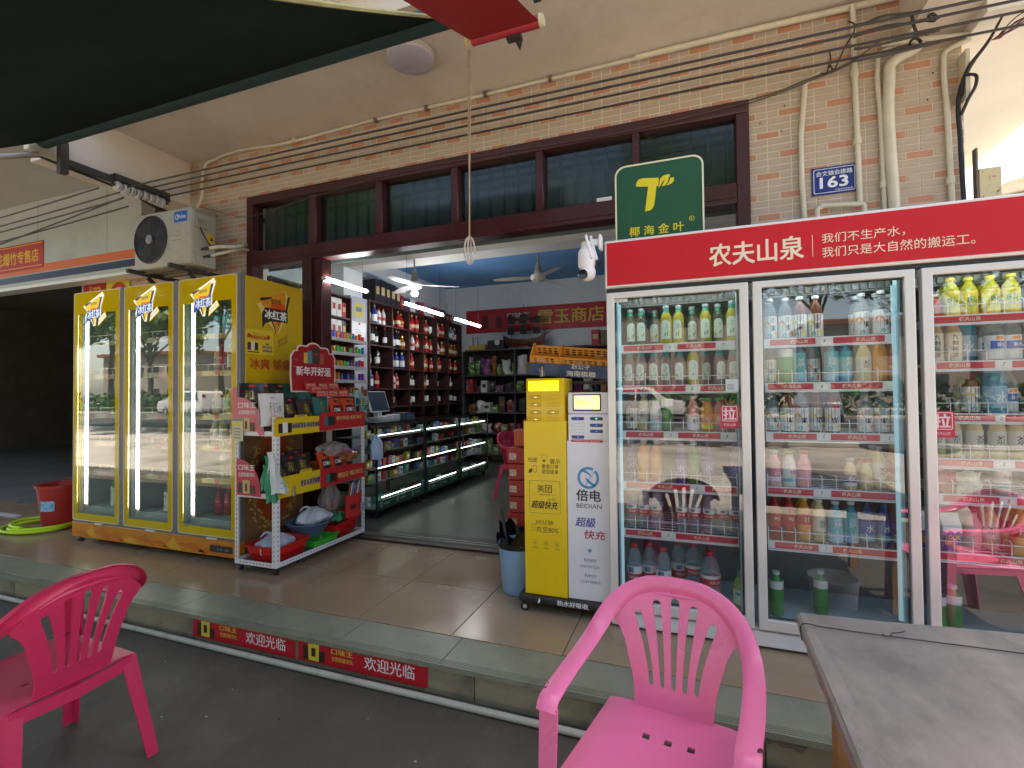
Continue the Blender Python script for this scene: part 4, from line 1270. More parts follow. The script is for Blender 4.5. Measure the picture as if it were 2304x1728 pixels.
# printed side
prn = MB()
u, v = FR['right']
o = (-3.1995, 0, 0)
def sp(pts, mi, l=.001): shape(prn, pts, o, u, v, mi, l)
sp([(2.912, 2.00), (3.03, 2.085), (3.20, 2.150), (3.225, 2.10), (3.19, 1.90), (3.135, 1.80), (3.115, 1.775), (2.955, 1.93)], 1, .001)
sp([(2.935, 2.05), (3.03, 2.085), (3.195, 2.145), (3.205, 2.08), (3.16, 1.98), (2.96, 1.99)], 0, .0016)
sp([(3.06, 2.035), (3.19, 2.04), (3.20, 1.985), (3.04, 1.985)], 2, .002)
sp([(2.937, 2.052), (2.950, 2.030), (3.055, 2.063), (3.052, 2.078)], 3, .0024)
sp([(3.222, 2.105), (3.250, 2.108), (3.213, 1.985), (3.196, 1.985)], 3, .0024)
sp([(3.045, 1.90), (3.16, 1.90), (3.117, 1.778)], 0, .0016)
sp([(3.10, 1.90), (3.155, 1.90), (3.125, 1.84)], 2, .002)
sp([(3.042, 1.90), (3.056, 1.90), (3.105, 1.783), (3.096, 1.783)], 3, .0024)
sp([(2.958, 1.935), (2.988, 1.985), (3.22, 1.985), (3.222, 1.885), (3.06, 1.880), (3.0, 1.86), (2.962, 1.815)], 3, .0026)
put_text(prn, '冰红茶', Vector(o)+Vector((0, 2.985, 1.895)), u, v, .225, .075, .035, 4, lift=.0034)
put_text(prn, '康师傅', Vector(o)+Vector((0, 3.048, 2.022)), u, v, .098, .042, .01, 3, lift=.0034, slant=.004)
put_text(prn, '冰爽·够痛快', Vector(o)+Vector((0, 2.846, 1.482)), u, v, .51, .090, .02, 5, lift=.002, shear=0)
put_text(prn, '冰力十足', Vector(o)+Vector((0, 3.115, 1.69)), u, v, .105, .045, -.01, 3, lift=.002, slant=.05)
sp([(3.105, 1.672), (3.23, 1.738), (3.23, 1.734), (3.108, 1.668)], 3, .002)
sp([(2.80, 1.60), (3.075, 1.60), (3.07, 1.80), (2.80, 1.79)], 6, .0012)
put_text(prn, '视频监控区域', Vector(o)+Vector((0, 2.85, 1.718)), u, v, .15, .030, .02, 5, lift=.002)
put_text(prn, '您已进入24小时', Vector(o)+Vector((0, 2.872, 1.752)), u, v, .11, .015, 0, 5, lift=.002)
put_text(prn, '喝过冰红茶', Vector(o)+Vector((0, 2.965, 1.652)), u, v, .095, .020, .03, 7, lift=.002)
put_text(prn, '就是更解渴', Vector(o)+Vector((0, 2.965, 1.622)), u, v, .095, .020, .03, 7, lift=.002)
put_text(prn, '嗨！', Vector(o)+Vector((0, 2.992, 1.680)), u, v, .04, .015, .02, 3, lift=.002)
for k, mi in ((0, 8), (1, 9), (2, 3)):
    sp([(2.822+k*.033, 1.63), (2.857+k*.033, 1.63), (2.855+k*.033, 1.69+.01*(k == 1)), (2.824+k*.033, 1.69+.01*(k == 1))], mi, .0018+.0002*k)
sp([(2.82, 1.612), (2.93, 1.612), (2.93, 1.620), (2.82, 1.620)], 3, .002)
for yy in (2.815, 3.0):
    sp([(yy, 1.73), (yy+.02, 1.722), (yy+.04, 1.735), (yy+.035, 1.755), (yy+.01, 1.76)], 5, .002)
prn.obj('side_print', [M('print_orange', (.62, .25, .015), .3), M('print_pale', (.70, .52, .16), .3), M('print_redorange', (.58, .08, .008), .3), M('print_black', (.03, .02, .015), .35), M('print_white', (.74, .74, .72), .35), M('print_red', (.40, .03, .012), .35), M('print_sticker', (.62, .46, .03), .3), M('print_navy', (.05, .05, .24), .4), M('print_maroon', (.12, .02, .02), .4), M('print_silver', (.6, .6, .6), .4)], yc, recalc=False)
# brown lower half with a red glass and golden noodle splash printed on it
b = MB()
shape(b, [(2.80, .06), (3.392, .06), (3.392, 1.30), (2.80, 1.30)], o, u, v, 0, .0008)
shape(b, ell(3.08, .62, .20, .36, 28), o, u, v, 1, .0012)
random.seed(31)
for k in range(150):
    a = random.uniform(0, 2*PI)
    rr_ = random.uniform(.88, 1.22)
    cx, cz = 3.08+.21*rr_*math.cos(a), .60+.37*rr_*math.sin(a)
    if 2.82 < cx < 3.37 and .1 < cz < 1.05 and not (.25 < a/PI < .75):
        s1, s2, an = random.uniform(.012, .03), random.uniform(.004, .012), a+PI/2+random.uniform(-.8, .8)
        shape(b, [(cx+s1*math.cos(t)*math.cos(an)-s2*math.sin(t)*math.sin(an), cz+s1*math.cos(t)*math.sin(an)+s2*math.sin(t)*math.cos(an)) for t in (0, 1, 2, 3, 4, 5)], o, u, v, random.choice([2, 2, 3]), .0014+.000004*k)
shape(b, [(3.06, .36), (3.068, .36), (3.068, .60), (3.06, .60)], o, u, v, 3, .003)
put_text(b, '红茶', Vector(o)+Vector((0, 2.98, .93)), u, v, .24, .13, .02, 3, lift=.003)
b.obj('lower_print', [M('print_brown', (.20, .10, .04), .4), M('print_tea', (.34, .06, .012), .25), M('print_gold', (.48, .27, .06), .4, var=.3, vs=30), M('print_amber', (.60, .34, .08), .4)], yc, recalc=False)

# contents
YG = 'drinks in the yellow cooler'
random.seed(12)
ysh = ['top', 'second', 'third', 'fourth', 'fifth', 'bottom']
rows = {0: [(1.775, 'cyan_sport cyan_sport cyan_sport cyan_sport pale_tea'), (1.475, 'pale_tea cola dark_tea peach_pi pale_tea'), (1.125, 'pale_tea green_tea pale_tea soda_orange dark_tea'), (.875, 'pale_tea green_tea soda_orange pale_tea pale_tea'), (.615, '- green_lemon - green_lemon juice_peach'), (.30, 'cola cola - boiled_water boiled_water')]}
desc = {'cyan_sport': 'small cyan bottle', 'pale_tea': 'pale beige tea bottle', 'cola': 'dark red cola bottle', 'dark_tea': 'dark tea bottle', 'peach_pi': 'white-labelled bottle', 'green_tea': 'yellow-green tea bottle', 'soda_orange': 'orange soda bottle', 'green_lemon': 'green-sleeved bottle', 'juice_peach': 'pink juice bottle', 'boiled_water': 'mint-labelled boiled water bottle'}
x0, x1 = doors[2]
for ri, (zs, row) in enumerate(rows[0]):
    ks = row.split()
    for ci, k in enumerate(ks):
        if k == '-': continue
        bottle(k, (x0+.19+ci*.087, YF+.17+random.uniform(0, .06), zs+.0005), f'{desc[k]}, {ORD[ci]} place on the {ysh[ri]} shelf behind the yellow right door', YG, random.uniform(-.4, .4))
for di in (0, 1):
    x0, x1 = doors[di]
    for ci, k in enumerate(['boiled_water', 'boiled_water'] if di else ['boiled_water']):
        bottle(k, (x0+.36+ci*.12, YF+.15, .3005), f'mint-labelled boiled water bottle, {ORD[ci]} at the bottom behind the yellow {["left", "middle"][di]} door', YG, random.uniform(-.3, .1))
    for ri, zs in enumerate((1.775, 1.475, 1.125, .875, .615)):
        for ci in range(4):
            k = random.choice(['pale_tea', 'green_tea', 'cyan_sport', 'dark_tea'])
            bottle(k, (x0+.19+ci*.10, YF+.36, zs+.0005), f'{desc[k]}, {ORD[ci]} place on the {ysh[ri]} shelf behind the yellow {["left", "middle"][di]} door', YG, random.uniform(-.4, .4))
# ------------------------------------------------------------------ wide red-topped three-door cooler
BF = 2.690
bc = T('drinks_cooler', 'wide silver-framed cooler with a red header sign reading 农夫山泉 and three glass doors', 'cooler', (.55, 3.0, 0))
bwm = M('cooler_white', (.70, .70, .68), .3, var=.03, dirt=(.60, .59, .55), dirt_s=2)
hred = M('header_red', (.56, .006, .016), .42, var=.05, vs=1.2, spec=.4)
lin = M('lining_pale', (.50, .62, .66), .45)
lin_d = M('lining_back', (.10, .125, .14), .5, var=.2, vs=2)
BX0, BX1 = -.430, 1.645
b = MB()
b.box(BX0, BX0+.03, BF+.045, 3.32, .0, 1.835, bev=.004).box(BX1-.03, BX1, BF+.045, 3.32, 0, 1.835, bev=.004)
b.box(BX0+.031, BX1-.031, 3.28, 3.32, .0, 1.835)
b.obj('body', bwm, bc)
b = MB().box(BX0+.002, BX1-.002, BF+.012, 3.31, .012, .086, bev=.005)
b.box(BX0+.02, BX1-.02, BF+.03, 3.29, .0865, .10)
b.obj('base_panel', bwm, bc)
ft = MB().lathe([(.028, -.006), (.028, .006), (.012, .012)], 10).mesh('foot', black_m)
for x in (BX0+.08, .55, BX1-.08):
    for y in (BF+.08, 3.25):
        link('foot', ft, bc, Matrix.Translation((x-.55, y-3.0, .007)))
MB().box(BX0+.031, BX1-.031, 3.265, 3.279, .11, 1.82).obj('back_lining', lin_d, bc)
b = MB().box(BX0+.031, BX1-.031, BF+.05, 3.264, .101, .115).box(BX0+.031, BX1-.031, BF+.05, 3.264, 1.812, 1.83)
b.box(BX0+.031, BX0+.037, BF+.05, 3.264, .116, 1.811).box(BX1-.037, BX1-.031, BF+.05, 3.264, .116, 1.811)
b.obj('lining', lin, bc)
# grille along the top inside
b = MB()
for k in range(58):
    x = BX0+.06+k*.0345
    b.box(x, x+.020, BF+.20, BF+.212, 1.775, 1.805)
b.box(BX0+.04, BX1-.04, BF+.2125, BF+.23, 1.765, 1.811)
stuff(b.obj('air_grille', M('grille_grey', (.20, .22, .23), .5), bc))
# header sign
MB().box(BX0-.005, BX1+.005, BF-.012, BF+.30, 1.838, 2.100, bev=.006).obj('header_box', M('header_white', (.74, .72, .69), .35, var=.03), bc)
MB().box(BX0+.008, BX1-.008, BF-.0145, BF-.0125, 1.852, 2.085).obj('header_panel', hred, bc)
crm = M('cream_print', (.80, .70, .52), .4)
hy = BF-.0145
letters('brand_lettering', [('农夫山泉', (.098, hy, 1.905), 'front', .418, .112, .022)], crm, bc)
letters('slogan_lettering', [('我们不生产水，', (.593, hy, 1.967), 'front', .325, .046, -.006), ('我们只是大自然的搬运工。', (.593, hy, 1.900), 'front', .575, .048, -.006)], crm, bc)
MB().quad([(.553, hy-.001, 1.91), (.5555, hy-.001, 1.91), (.5555, hy-.001, 2.013), (.553, hy-.001, 2.013)]).obj('header_rule', crm, bc)
MB().box(BX0, BX1, BF+.008, BF+.045, 1.818, 1.836).obj('header_gap', black_m, bc)
# doors
bgl = glassm('big_cooler_glass', (.93, .965, .965), 3.2, wob=.015)
bled = M('led_bar', (.80, .93, 1.0), .4, emit=4)
jamb = M('jamb_cyan', (.42, .72, .84), .4)
gask = M('gasket_black', (.018, .018, .02), .5)
D = [(-.429, .274), (.293, .955), (.979, 1.640)]
dn = ['left', 'middle', 'right']
SH = [[1.517, 1.291, 1.040, .760, .500], [1.517, 1.294, 1.045, .770, .500], [1.589, 1.380, 1.142, .938, .777, .514]]
rail_w = M('rail_white', (.74, .75, .75), .35)
rail_r = M('rail_red', (.56, .02, .05), .35)
tagw = M('price_tag', (.72, .78, .74), .5)
wirem = M('white_wire', (.78, .80, .80), .35)
tagp = M('tag_pencil', (.06, .07, .08), .6)
random.seed(17)
for di, (x0, x1) in enumerate(D):
    z0, z1 = .100, 1.815
    fwid = .041
    vs, ps = curve_plate([(x0, z0), (x1, z0), (x1, z1), (x0, z1)], [[(x0+fwid, z0+fwid+.012), (x0+fwid, z1-fwid+.008), (x1-fwid, z1-fwid+.008), (x1-fwid, z0+fwid+.012)]], .034, .004)
    d = put_mesh(MB(), vs, ps, lambda v: Vector((v.x, BF+.017+v.z, v.y))).obj('door', alu, bc)
    d['label'] = f'{dn[di]} glass door in a silver frame'
    a, c, e, g = x0+fwid-.004, x1-fwid+.004, z0+fwid+.008, z1-fwid+.012
    MB().quad([(a, BF+.012, e), (c, BF+.012, e), (c, BF+.012, g), (a, BF+.012, g)]).obj('glass', bgl, d, recalc=False)
    b = MB()
    for (p, q, r, s_) in ((a, a+.012, e, g), (c-.012, c, e, g), (a+.0125, c-.0125, e, e+.012), (a+.0125, c-.0125, g-.012, g)):
        b.box(p, q, BF+.018, BF+.026, r, s_)
    b.obj('gasket', gask, d)
    b = MB()
    for k in range(4):
        xx, zz = ((x0, z1), (x1, z1), (x1, z0), (x0, z0))[k]
        sx, sz = (1 if k in (0, 3) else -1), (-1 if k < 2 else 1)
        b.obox((xx+sx*.003, BF-.0022, zz+sz*.003), (sx*.036, 0, sz*.036), (sz*.0012, 0, -sx*.0012), (0, .002, 0))
    b.obj('mitre_joint', gask, d)
    # jambs, lamp bars
    for (xa, xb) in ((x0+.030, x0+.052), (x1-.052, x1-.030)):
        MB().box(xa, xb, BF+.05, BF+.10, .12, 1.80).obj('jamb', jamb, bc)
    if di < 2:
        MB().box(*((x0+.0525, x0+.066) if di == 0 else (x1-.066, x1-.0525)), BF+.070, BF+.084, .20, 1.76).obj('light_bar', M('jamb_glow', (.42, .74, .88), .4, emit=.10), bc)
    MB().box(x0+.07, x1-.07, BF+.075, BF+.09, 1.800, 1.809).obj('light_bar', bled, bc)
    xi0, xi1 = x0+.062, x1-.060
    for si, zs in enumerate(SH[di]):
        zt = zs+.012
        b = MB()
        for k in range(9):
            b.tube([(xi0, BF+.12+k*.055, zt-.004), (xi1, BF+.12+k*.055, zt-.004)], .0022, 4)
        for k in range(5):
            x = xi0+.05+k*(xi1-xi0-.1)/4
            b.box(x-.003, x+.003, BF+.10, BF+.56, zt-.012, zt-.0065)
        b.obj('wire_shelf', wirem, bc)
        rail = MB().box(xi0-.004, xi1+.004, BF+.088, BF+.094, zs-.024, zs+.018, bev=.0015).box(xi0-.004, xi1+.004, BF+.080, BF+.0885, zs-.030, zs-.0245).obj('price_rail', rail_w, bc)
        p = MB()
        x = xi0+random.uniform(0, .03)
        y = BF+.0875
        while x < xi1-.06:
            wseg = random.choice([.19, .20, .21, .12])
            wseg = min(wseg, xi1-x)
            p.quad([(x, y-.0006, zs-.018), (x+wseg, y-.0006, zs-.018), (x+wseg, y-.0006, zs+.012), (x, y-.0006, zs+.012)], 0)
            if wseg > .15:
                tx = x+wseg*random.choice([.22, .35, .45])
                put_text(p, '农夫山泉', (tx, y-.0006, zs-.012), (1, 0, 0), (0, 0, 1), .078, .019, .015, 1, lift=.0006)
            x += wseg
            if random.random() < .8 and x < xi1-.05:
                ww = random.choice([.035, .06, .075])
                p.quad([(x+.004, y-.0008, zs-.020), (x+ww-.004, y-.0008, zs-.020), (x+ww-.004, y-.0008, zs+.014), (x+.004, y-.0008, zs+.014)], 2)
                put_text(p, random.choice(['5', '3', '4', '5', '6', '2', '7', '5']), (x+ww*.42, y-.0008, zs-.011), (1, 0, 0), (0, 0, 1), .011, .017, .0, 3, lift=.0006, shear=.2)
                x += ww
        p.obj('price_strip', [rail_r, crm, tagw, tagp], rail, recalc=False)
        # wire fence with rods between the bottles
        if not (si == 0 and di < 2):
            b = MB()
            b.tube([(xi0, BF+.096, zt+.052), (xi1, BF+.096, zt+.052)], .0020, 5)
            n = 9 if di < 2 else 8
            for k in range(n+1):
                x = xi0+k*(xi1-xi0)/n
                b.tube([(x, BF+.095, zt-.01), (x, BF+.094, zt+.058), (x, BF+.105, zt+.070), (x, BF+.14, zt+.066)], .0020, 5)
            b.obj('wire_front', wirem, bc)
# stickers on the glass: a red 'pull' tag on two doors and a small white notice
sy = BF+.0095
for di, (xa, za) in enumerate(((.137, 1.083), (None, None), (1.003, 1.055))):
    if xa is None: continue
    st = MB()
    shape(st, rrect(xa, za, xa+.085, za+.118, .008), (0, sy, 0), (1, 0, 0), (0, 0, 1), 0, .0004)
    ring(st, rrect(xa+.007, za+.036, xa+.078, za+.112, .006), rrect(xa+.010, za+.039, xa+.075, za+.109, .005), (0, sy, 0), (1, 0, 0), (0, 0, 1), 1, .0009)
    put_text(st, '拉', (xa+.014, sy, za+.044), (1, 0, 0), (0, 0, 1), .056, .060, .03, 1, lift=.0009)
    put_text(st, '农夫山泉', (xa+.014, sy, za+.012), (1, 0, 0), (0, 0, 1), .056, .014, .0, 1, lift=.0009)
    st.obj('pull_sticker', [M('sticker_crimson', (.50, .01, .05), .4), M('sticker_pale', (.75, .62, .62), .5)], bc, recalc=False)
st = MB()
st.quad([(.163, sy, 1.268), (.222, sy, 1.268), (.222, sy, 1.332), (.163, sy, 1.332)], 0)
for k in range(5):
    st.quad([(.170, sy-.0006, 1.276+k*.007), (.170+.04*random.uniform(.5, 1), sy-.0006, 1.276+k*.007), (.20, sy-.0006, 1.279+k*.007), (.170, sy-.0006, 1.279+k*.007)], 1)
st.obj('notice_sticker', [M('notice_grey', (.52, .60, .58), .5), M('notice_ink', (.2, .22, .22), .6)], bc, recalc=False)
st = MB().quad([(-.388, sy, 1.762), (-.318, sy, 1.762), (-.318, sy, 1.780), (-.388, sy, 1.780)], 0)
put_text(st, 'CCOLD', (-.383, sy, 1.766), (1, 0, 0), (0, 0, 1), .045, .010, .0, 1, lift=.0006)
st.obj('maker_sticker', [pw, ink], bc, recalc=False)

# ---- bottles behind the three doors
BG = 'bottles in the red-topped cooler'
DS = {'green_tea': 'yellow-green tea bottle with green neck', 'dark_tea': 'dark green tea bottle', 'pink_tea': 'pale pink tea bottle with teal neck', 'juice_pale': 'tall pale pink juice bottle', 'juice_orange': 'orange juice bottle with green cap', 'juice_peach': 'peach juice bottle with green cap', 'soda_orange': 'orange soda bottle', 'soda_green': 'dark green soda bottle', 'soda_violet': 'violet-labelled bottle', 'water': 'water bottle with red cap', 'water_big': 'large water bottle with red cap', 'jug': 'big handled water jug with red band', 'peach_pi': 'white-labelled pale tea bottle', 'lemon_pi': 'white-labelled brown tea bottle', 'milk_white': 'white milk bottle with green cap', 'milk_pink': 'pink milk bottle with white cap', 'milk_redcap': 'pink milk bottle with red cap', 'yogurt_navy': 'beige yogurt bottle with navy label', 'yogurt_red': 'beige yogurt bottle with red cap', 'cola': 'dark red cola bottle', 'orange_red': 'red-labelled orange drink bottle', 'cyan_sport': 'cyan sports drink bottle', 'soda_blue': 'dark blue drink bottle', 'chrysanthemum': 'yellow chrysanthemum tea bottle', 'jiuzhi': 'tan bottle with vertical black writing', 'electrolyte': 'white electrolyte bottle with blue band', 'water_blue': 'large pale blue water bottle', 'pale_tea': 'pale beige tea bottle', 'green_lemon': 'green-sleeved bottle', 'lime_jug': 'pale lime drink jug with grey cap', 'can_red': 'small red can'}
def limejug():
    b = LB([M('label_limepale', (.66, .80, .60), .5), tealp]); r = .0445
    patch(b, r, -.9, .9, .05, .125, 0)
    patch(b, r*1.01, -.5, .1, .095, .11, 1)
    return b
bottle_kind('lime_jug', 'wide', .044, .205, liq_l, cap_gr, limejug(), capr=.020)
bottle_kind('can_red', 'wide', .030, .115, M('can_red', (.50, .03, .03), .3, metal=.3), M('can_top', (.6, .6, .6), .3, metal=.8), None, capr=.026, caph=.012, name='can')
shn = [['top', 'second', 'third', 'fourth', 'fifth', 'bottom'], ['top', 'second', 'third', 'fourth', 'fifth', 'bottom'], ['top', 'second', 'third', 'fourth', 'fifth', 'sixth', 'bottom']]
PL = [
 ['dark_tea:.06 dark_tea:.05 dark_tea:.14 green_tea green_tea dark_tea:.10 green_tea:.03 dark_tea:.06 green_tea:-.01', 'pink_tea pink_tea pink_tea pink_tea pink_tea green_tea:.0 pink_tea:.08 pink_tea pink_tea:.02', 'lemon_pi:.1 pale_tea:.1 milk_white:.06 green_lemon:.08 - juice_pale juice_orange juice_peach soda_green:.06', 'soda_violet:.1 soda_orange:.03 soda_orange:.06 - soda_violet soda_green:-.02 soda_violet:.02 - soda_violet:.04', 'water water water - water water water water:.03 water:.02', 'water_big:.02 water_big:.06 water_big:0 water_big:.15 jug:.12 jug:-.01 - lime_jug:.0'],
 ['peach_pi peach_pi lemon_pi lemon_pi - - peach_pi:.03 peach_pi:-.01 lemon_pi:.12', 'lemon_pi:.05 green_lemon:.03 cyan_sport:.04 peach_pi:.08 cyan_sport:.02 cyan_sport:.05 pale_tea soda_orange orange_red', 'peach_pi:.03 lemon_pi peach_pi lemon_pi:.05 lemon_pi - peach_pi peach_pi:.02 peach_pi', 'milk_pink milk_white milk_redcap - - yogurt_navy yogurt_red pale_tea:.06 orange_red', 'cola cola:.02 orange_red pale_tea:.03 cyan_sport cyan_sport:.02 soda_blue soda_blue:.03 soda_blue', 'green_lemon:.02 - - green_lemon:.1'],
 ['can_red chrysanthemum chrysanthemum:.03 chrysanthemum chrysanthemum', 'jiuzhi jiuzhi water_blue:.08 electrolyte electrolyte', 'pale_tea:.1 - lemon_pi:.04 water_blue electrolyte:.06', 'pale_tea pale_tea:.03 pale_tea:.02 pale_tea pale_tea', 'milk_redcap:.02 green_lemon:.04 - milk_white:.05', 'cola:.08 - milk_redcap:.06 pale_tea:.08 orange_red', 'green_lemon:.05 green_lemon:.08'],
]
random.seed(23)
for di, (x0, x1) in enumerate(D):
    xi0 = x0+.062
    for si, row in enumerate(PL[di]):
        ks = row.split()
        last = si == len(PL[di])-1
        zs = .1155 if last else SH[di][si]+.0105
        pitch = .0675 if len(ks) > 8 else .0735
        if di == 2: pitch = .072 if si not in (4,) else .085
        if last and di == 0: pitch = .079
        for ci, k in enumerate(ks):
            if k == '-': continue
            k, _, off = k.partition(':')
            off = float(off) if off else random.uniform(0, .02)
            x = xi0+.037+ci*pitch+random.uniform(-.003, .003)
            if last and di == 0: x += .010
            bottle(k, (x, BF+.148+off, zs), f'{DS[k]}, place {["one","two","three","four","five","six","seven","eight","nine"][ci]} on the {shn[di][si]} shelf, {dn[di]} silver door', BG, random.uniform(-.35, .35))
            if not last and random.random() < .5 and k not in ('can_red',):
                bottle(k, (x+random.uniform(-.004, .004), BF+.148+off+.075, zs), f'{DS[k]} behind place {["one","two","three","four","five","six","seven","eight","nine"][ci]}, {shn[di][si]} shelf, {dn[di]} silver door', BG, random.uniform(-.6, .6))
# milk cartons and bagged snacks in the right door
ct = T('milk_carton', 'white and purple gable-top milk carton on the sixth shelf of the right cooler door', 'carton', (1.115, BF+.16, SH[2][5]+.0105))
x, y, z = 1.115, BF+.16, SH[2][5]+.0105
b = MB().box(x-.036, x+.036, y-.036, y+.036, z, z+.115, bev=.002)
b.prism([(-.036, .115), (.036, .115), (.004, .150), (.004, .172), (-.004, .172), (-.004, .150)], (x-.036, y, z), (0, 1, 0), (0, 0, 1), .072)
b.obj('box', pw, ct)
b = MB()
shape(b, [(-.036, .004), (.036, .004), (.036, .080), (.022, .095), (.008, .082), (-.008, .098), (-.022, .084), (-.036, .094)], (x, y-.0365, z), (1, 0, 0), (0, 0, 1), 0)
shape(b, [(-.030, .030), (-.004, .030), (-.004, .052), (-.030, .052)], (x, y-.037, z), (1, 0, 0), (0, 0, 1), 1)
shape(b, [(-.0, .012), (.034, .010), (.034, .030), (.0, .032)], (x, y-.037, z), (1, 0, 0), (0, 0, 1), 1)
put_text(b, 'LOOK', (x-.026, y-.037, z+.056), (1, 0, 0), (0, 0, 1), .054, .020, .03, 2, lift=.002)
b.obj('print', [M('carton_purple', (.14, .05, .32), .4), orn, lem], ct, recalc=False)
for (dx, dy, lab) in ((-.085, .01, 'white and purple milk carton at the far left of the sixth right-door shelf'), (-.03, .09, 'white and purple milk carton standing behind the LOOK carton')):
    dup(ct, (x+dx, y+dy, z), random.uniform(-.1, .1), lab, 'milk cartons in the cooler')
ct['group'] = 'milk cartons in the cooler'
for (xx, col, nm, lab) in ((1.09, (.50, .03, .05), 'red', 'crumpled red snack bag on the fifth shelf of the right cooler door'), (1.185, (.70, .76, .62), 'pale green', 'crumpled pale green snack bag on the fifth shelf of the right cooler door')):
    b = MB()
    random.seed(int(xx*100))
    ph = random.random()*6
    b.grid(lambda u, v: Vector((xx-.045+.09*u+.004*math.sin(9*v+ph), BF+.135-.03*math.sin(PI*u)*math.sin(PI*v)+.004*math.sin(14*u+11*v+ph), SH[2][4]+.012+.105*v+.006*math.sin(8*u+ph))), 12, 10)
    b.grid(lambda u, v: Vector((xx-.045+.09*u+.004*math.sin(9*v+ph), BF+.145+.03*math.sin(PI*u)*math.sin(PI*v), SH[2][4]+.012+.105*v+.006*math.sin(8*u+ph))), 12, 10)
    tag(b.obj('snack_bag', M('bag_'+nm.replace(' ', '_'), col, .3, var=.3, vs=40)), lab, 'snack bag', 'snack bags in the cooler')

# ------------------------------------------------------------------ green lightbox sign on top of the cooler
gs = T('green_sign', 'dark green round-cornered sign with a yellow T emblem standing on the red-topped cooler', 'sign', (-.16, 2.93, 2.1))
gy = 2.905
vs, ps = curve_plate(rrect(-.398, 2.02, .078, 2.592, .055, 6), [], .045)
put_mesh(MB(), vs, ps, lambda v: Vector((v.x, gy+.0225+v.z, v.y))).obj('panel', M('sign_green', (.008, .075, .032), .35, var=.04), gs)
vs, ps = curve_plate(rrect(-.404, 2.101, .084, 2.598, .060, 6), [rrect(-.395, 2.103, .075, 2.589, .052, 6)], .055)
put_mesh(MB(), vs, ps, lambda v: Vector((v.x, gy+.0225+v.z, v.y))).obj('rim', trim, gs)
b = MB()
def px(pts): return [(-.402+(x-50)/1650*.482, 2.600-((y-(545-(x-50)*.245)+ .0)/1110)*.385-.0*x) for x, y in pts]
def emb(pts): shape(b, px(pts), (0, gy, 0), (1, 0, 0), (0, 0, 1), 0, .0016)
emb([(455, 830), (460, 790), (480, 735), (520, 695), (590, 672), (700, 655), (895, 630), (885, 765), (850, 770), (690, 800)])
emb([(690, 800), (850, 770), (800, 1090), (770, 1150), (720, 1195), (625, 1225)])
emb([(905, 740), (905, 690), (925, 640), (970, 590), (1040, 560), (1112, 548), (1080, 610), (1060, 680), (1010, 740), (950, 770), (985, 690), (1020, 630), (960, 690), (925, 755), (880, 805)])
emb([(1105, 610), (1178, 588), (1172, 650), (1140, 690), (1090, 720), (1015, 745), (1070, 700), (1098, 650)])
put_text(b, '椰 海 金 叶', (-.324, gy, 2.176), (1, 0, 0), (0, 0, 1), .300, .056, .016, 0, lift=.0016)
ring(b, ell(.018, 2.243, .014, .014, 16), ell(.018, 2.243, .0115, .0115, 16), (0, gy, 0), (1, 0, 0), (0, 0, 1), 0, .0016)
put_text(b, 'R', (.013, gy, 2.236), (1, 0, 0), (0, 0, 1), .010, .014, 0, 0, lift=.0016)
b.obj('emblem', M('sign_yellow', (.68, .56, .02), .4), gs, recalc=False)

# ------------------------------------------------------------------ white security camera on the cooler side
cc = T('security_camera', 'white dome security camera with two short antennas beside the red header sign', 'camera', (-.44, 2.62, 2.06))
wp = M('camera_white', (.78, .78, .80), .3)
cx, cy = -.522, 2.62
MB().box(-.452, -.437, 2.59, 2.65, 2.035, 2.115, bev=.004).box(-.50, -.452, 2.605, 2.635, 2.062, 2.098, bev=.006).obj('bracket', wp, cc)
MB().lathe([(.028, 2.085), (.030, 2.055), (.036, 2.050), (.044, 2.035), (.046, 2.030), (.047, 1.975), (.044, 1.955), (.040, 1.945)], 24, (cx, cy, 0)).obj('housing', wp, cc)
MB().lathe([(.001, -.045), (.020, -.041), (.034, -.030), (.042, -.012), (.0435, .004), (.040, .020), (.030, .034), (.01, .043)], 24, (cx+.006, cy-.006, 1.918)).obj('head', wp, cc)
MB().lathe([(.027, 0), (.024, .006), (.001, .0065)], 20, (cx-.012, cy-.0435, 1.905), axis='-y').obj('lens', M('lens_black', (.01, .01, .012), .08), cc)
for dx, dz in ((-.0, .0), (.020, -.004)):
    MB().tube([(cx+.036+dx, cy-.034+dx*1.4, 1.985), (cx+.020+dx, cy-.036+dx*1.4, 2.045), (cx+.004+dx, cy-.036+dx*1.4, 2.115)], [.0085, .0085, .0075], 8).obj('antenna', wp, cc)
MB().tube(catmull([(cx+.04, cy+.01, 2.0), (cx+.065, cy, 1.96), (cx+.08, cy, 1.975), (cx+.085, cy, 2.03)], 5), .003, 5).tube(catmull([(cx+.04, cy+.01, 1.99), (cx+.07, cy, 1.955), (cx+.088, cy, 1.945)], 5), .003, 5).obj('lead', blk, cc)
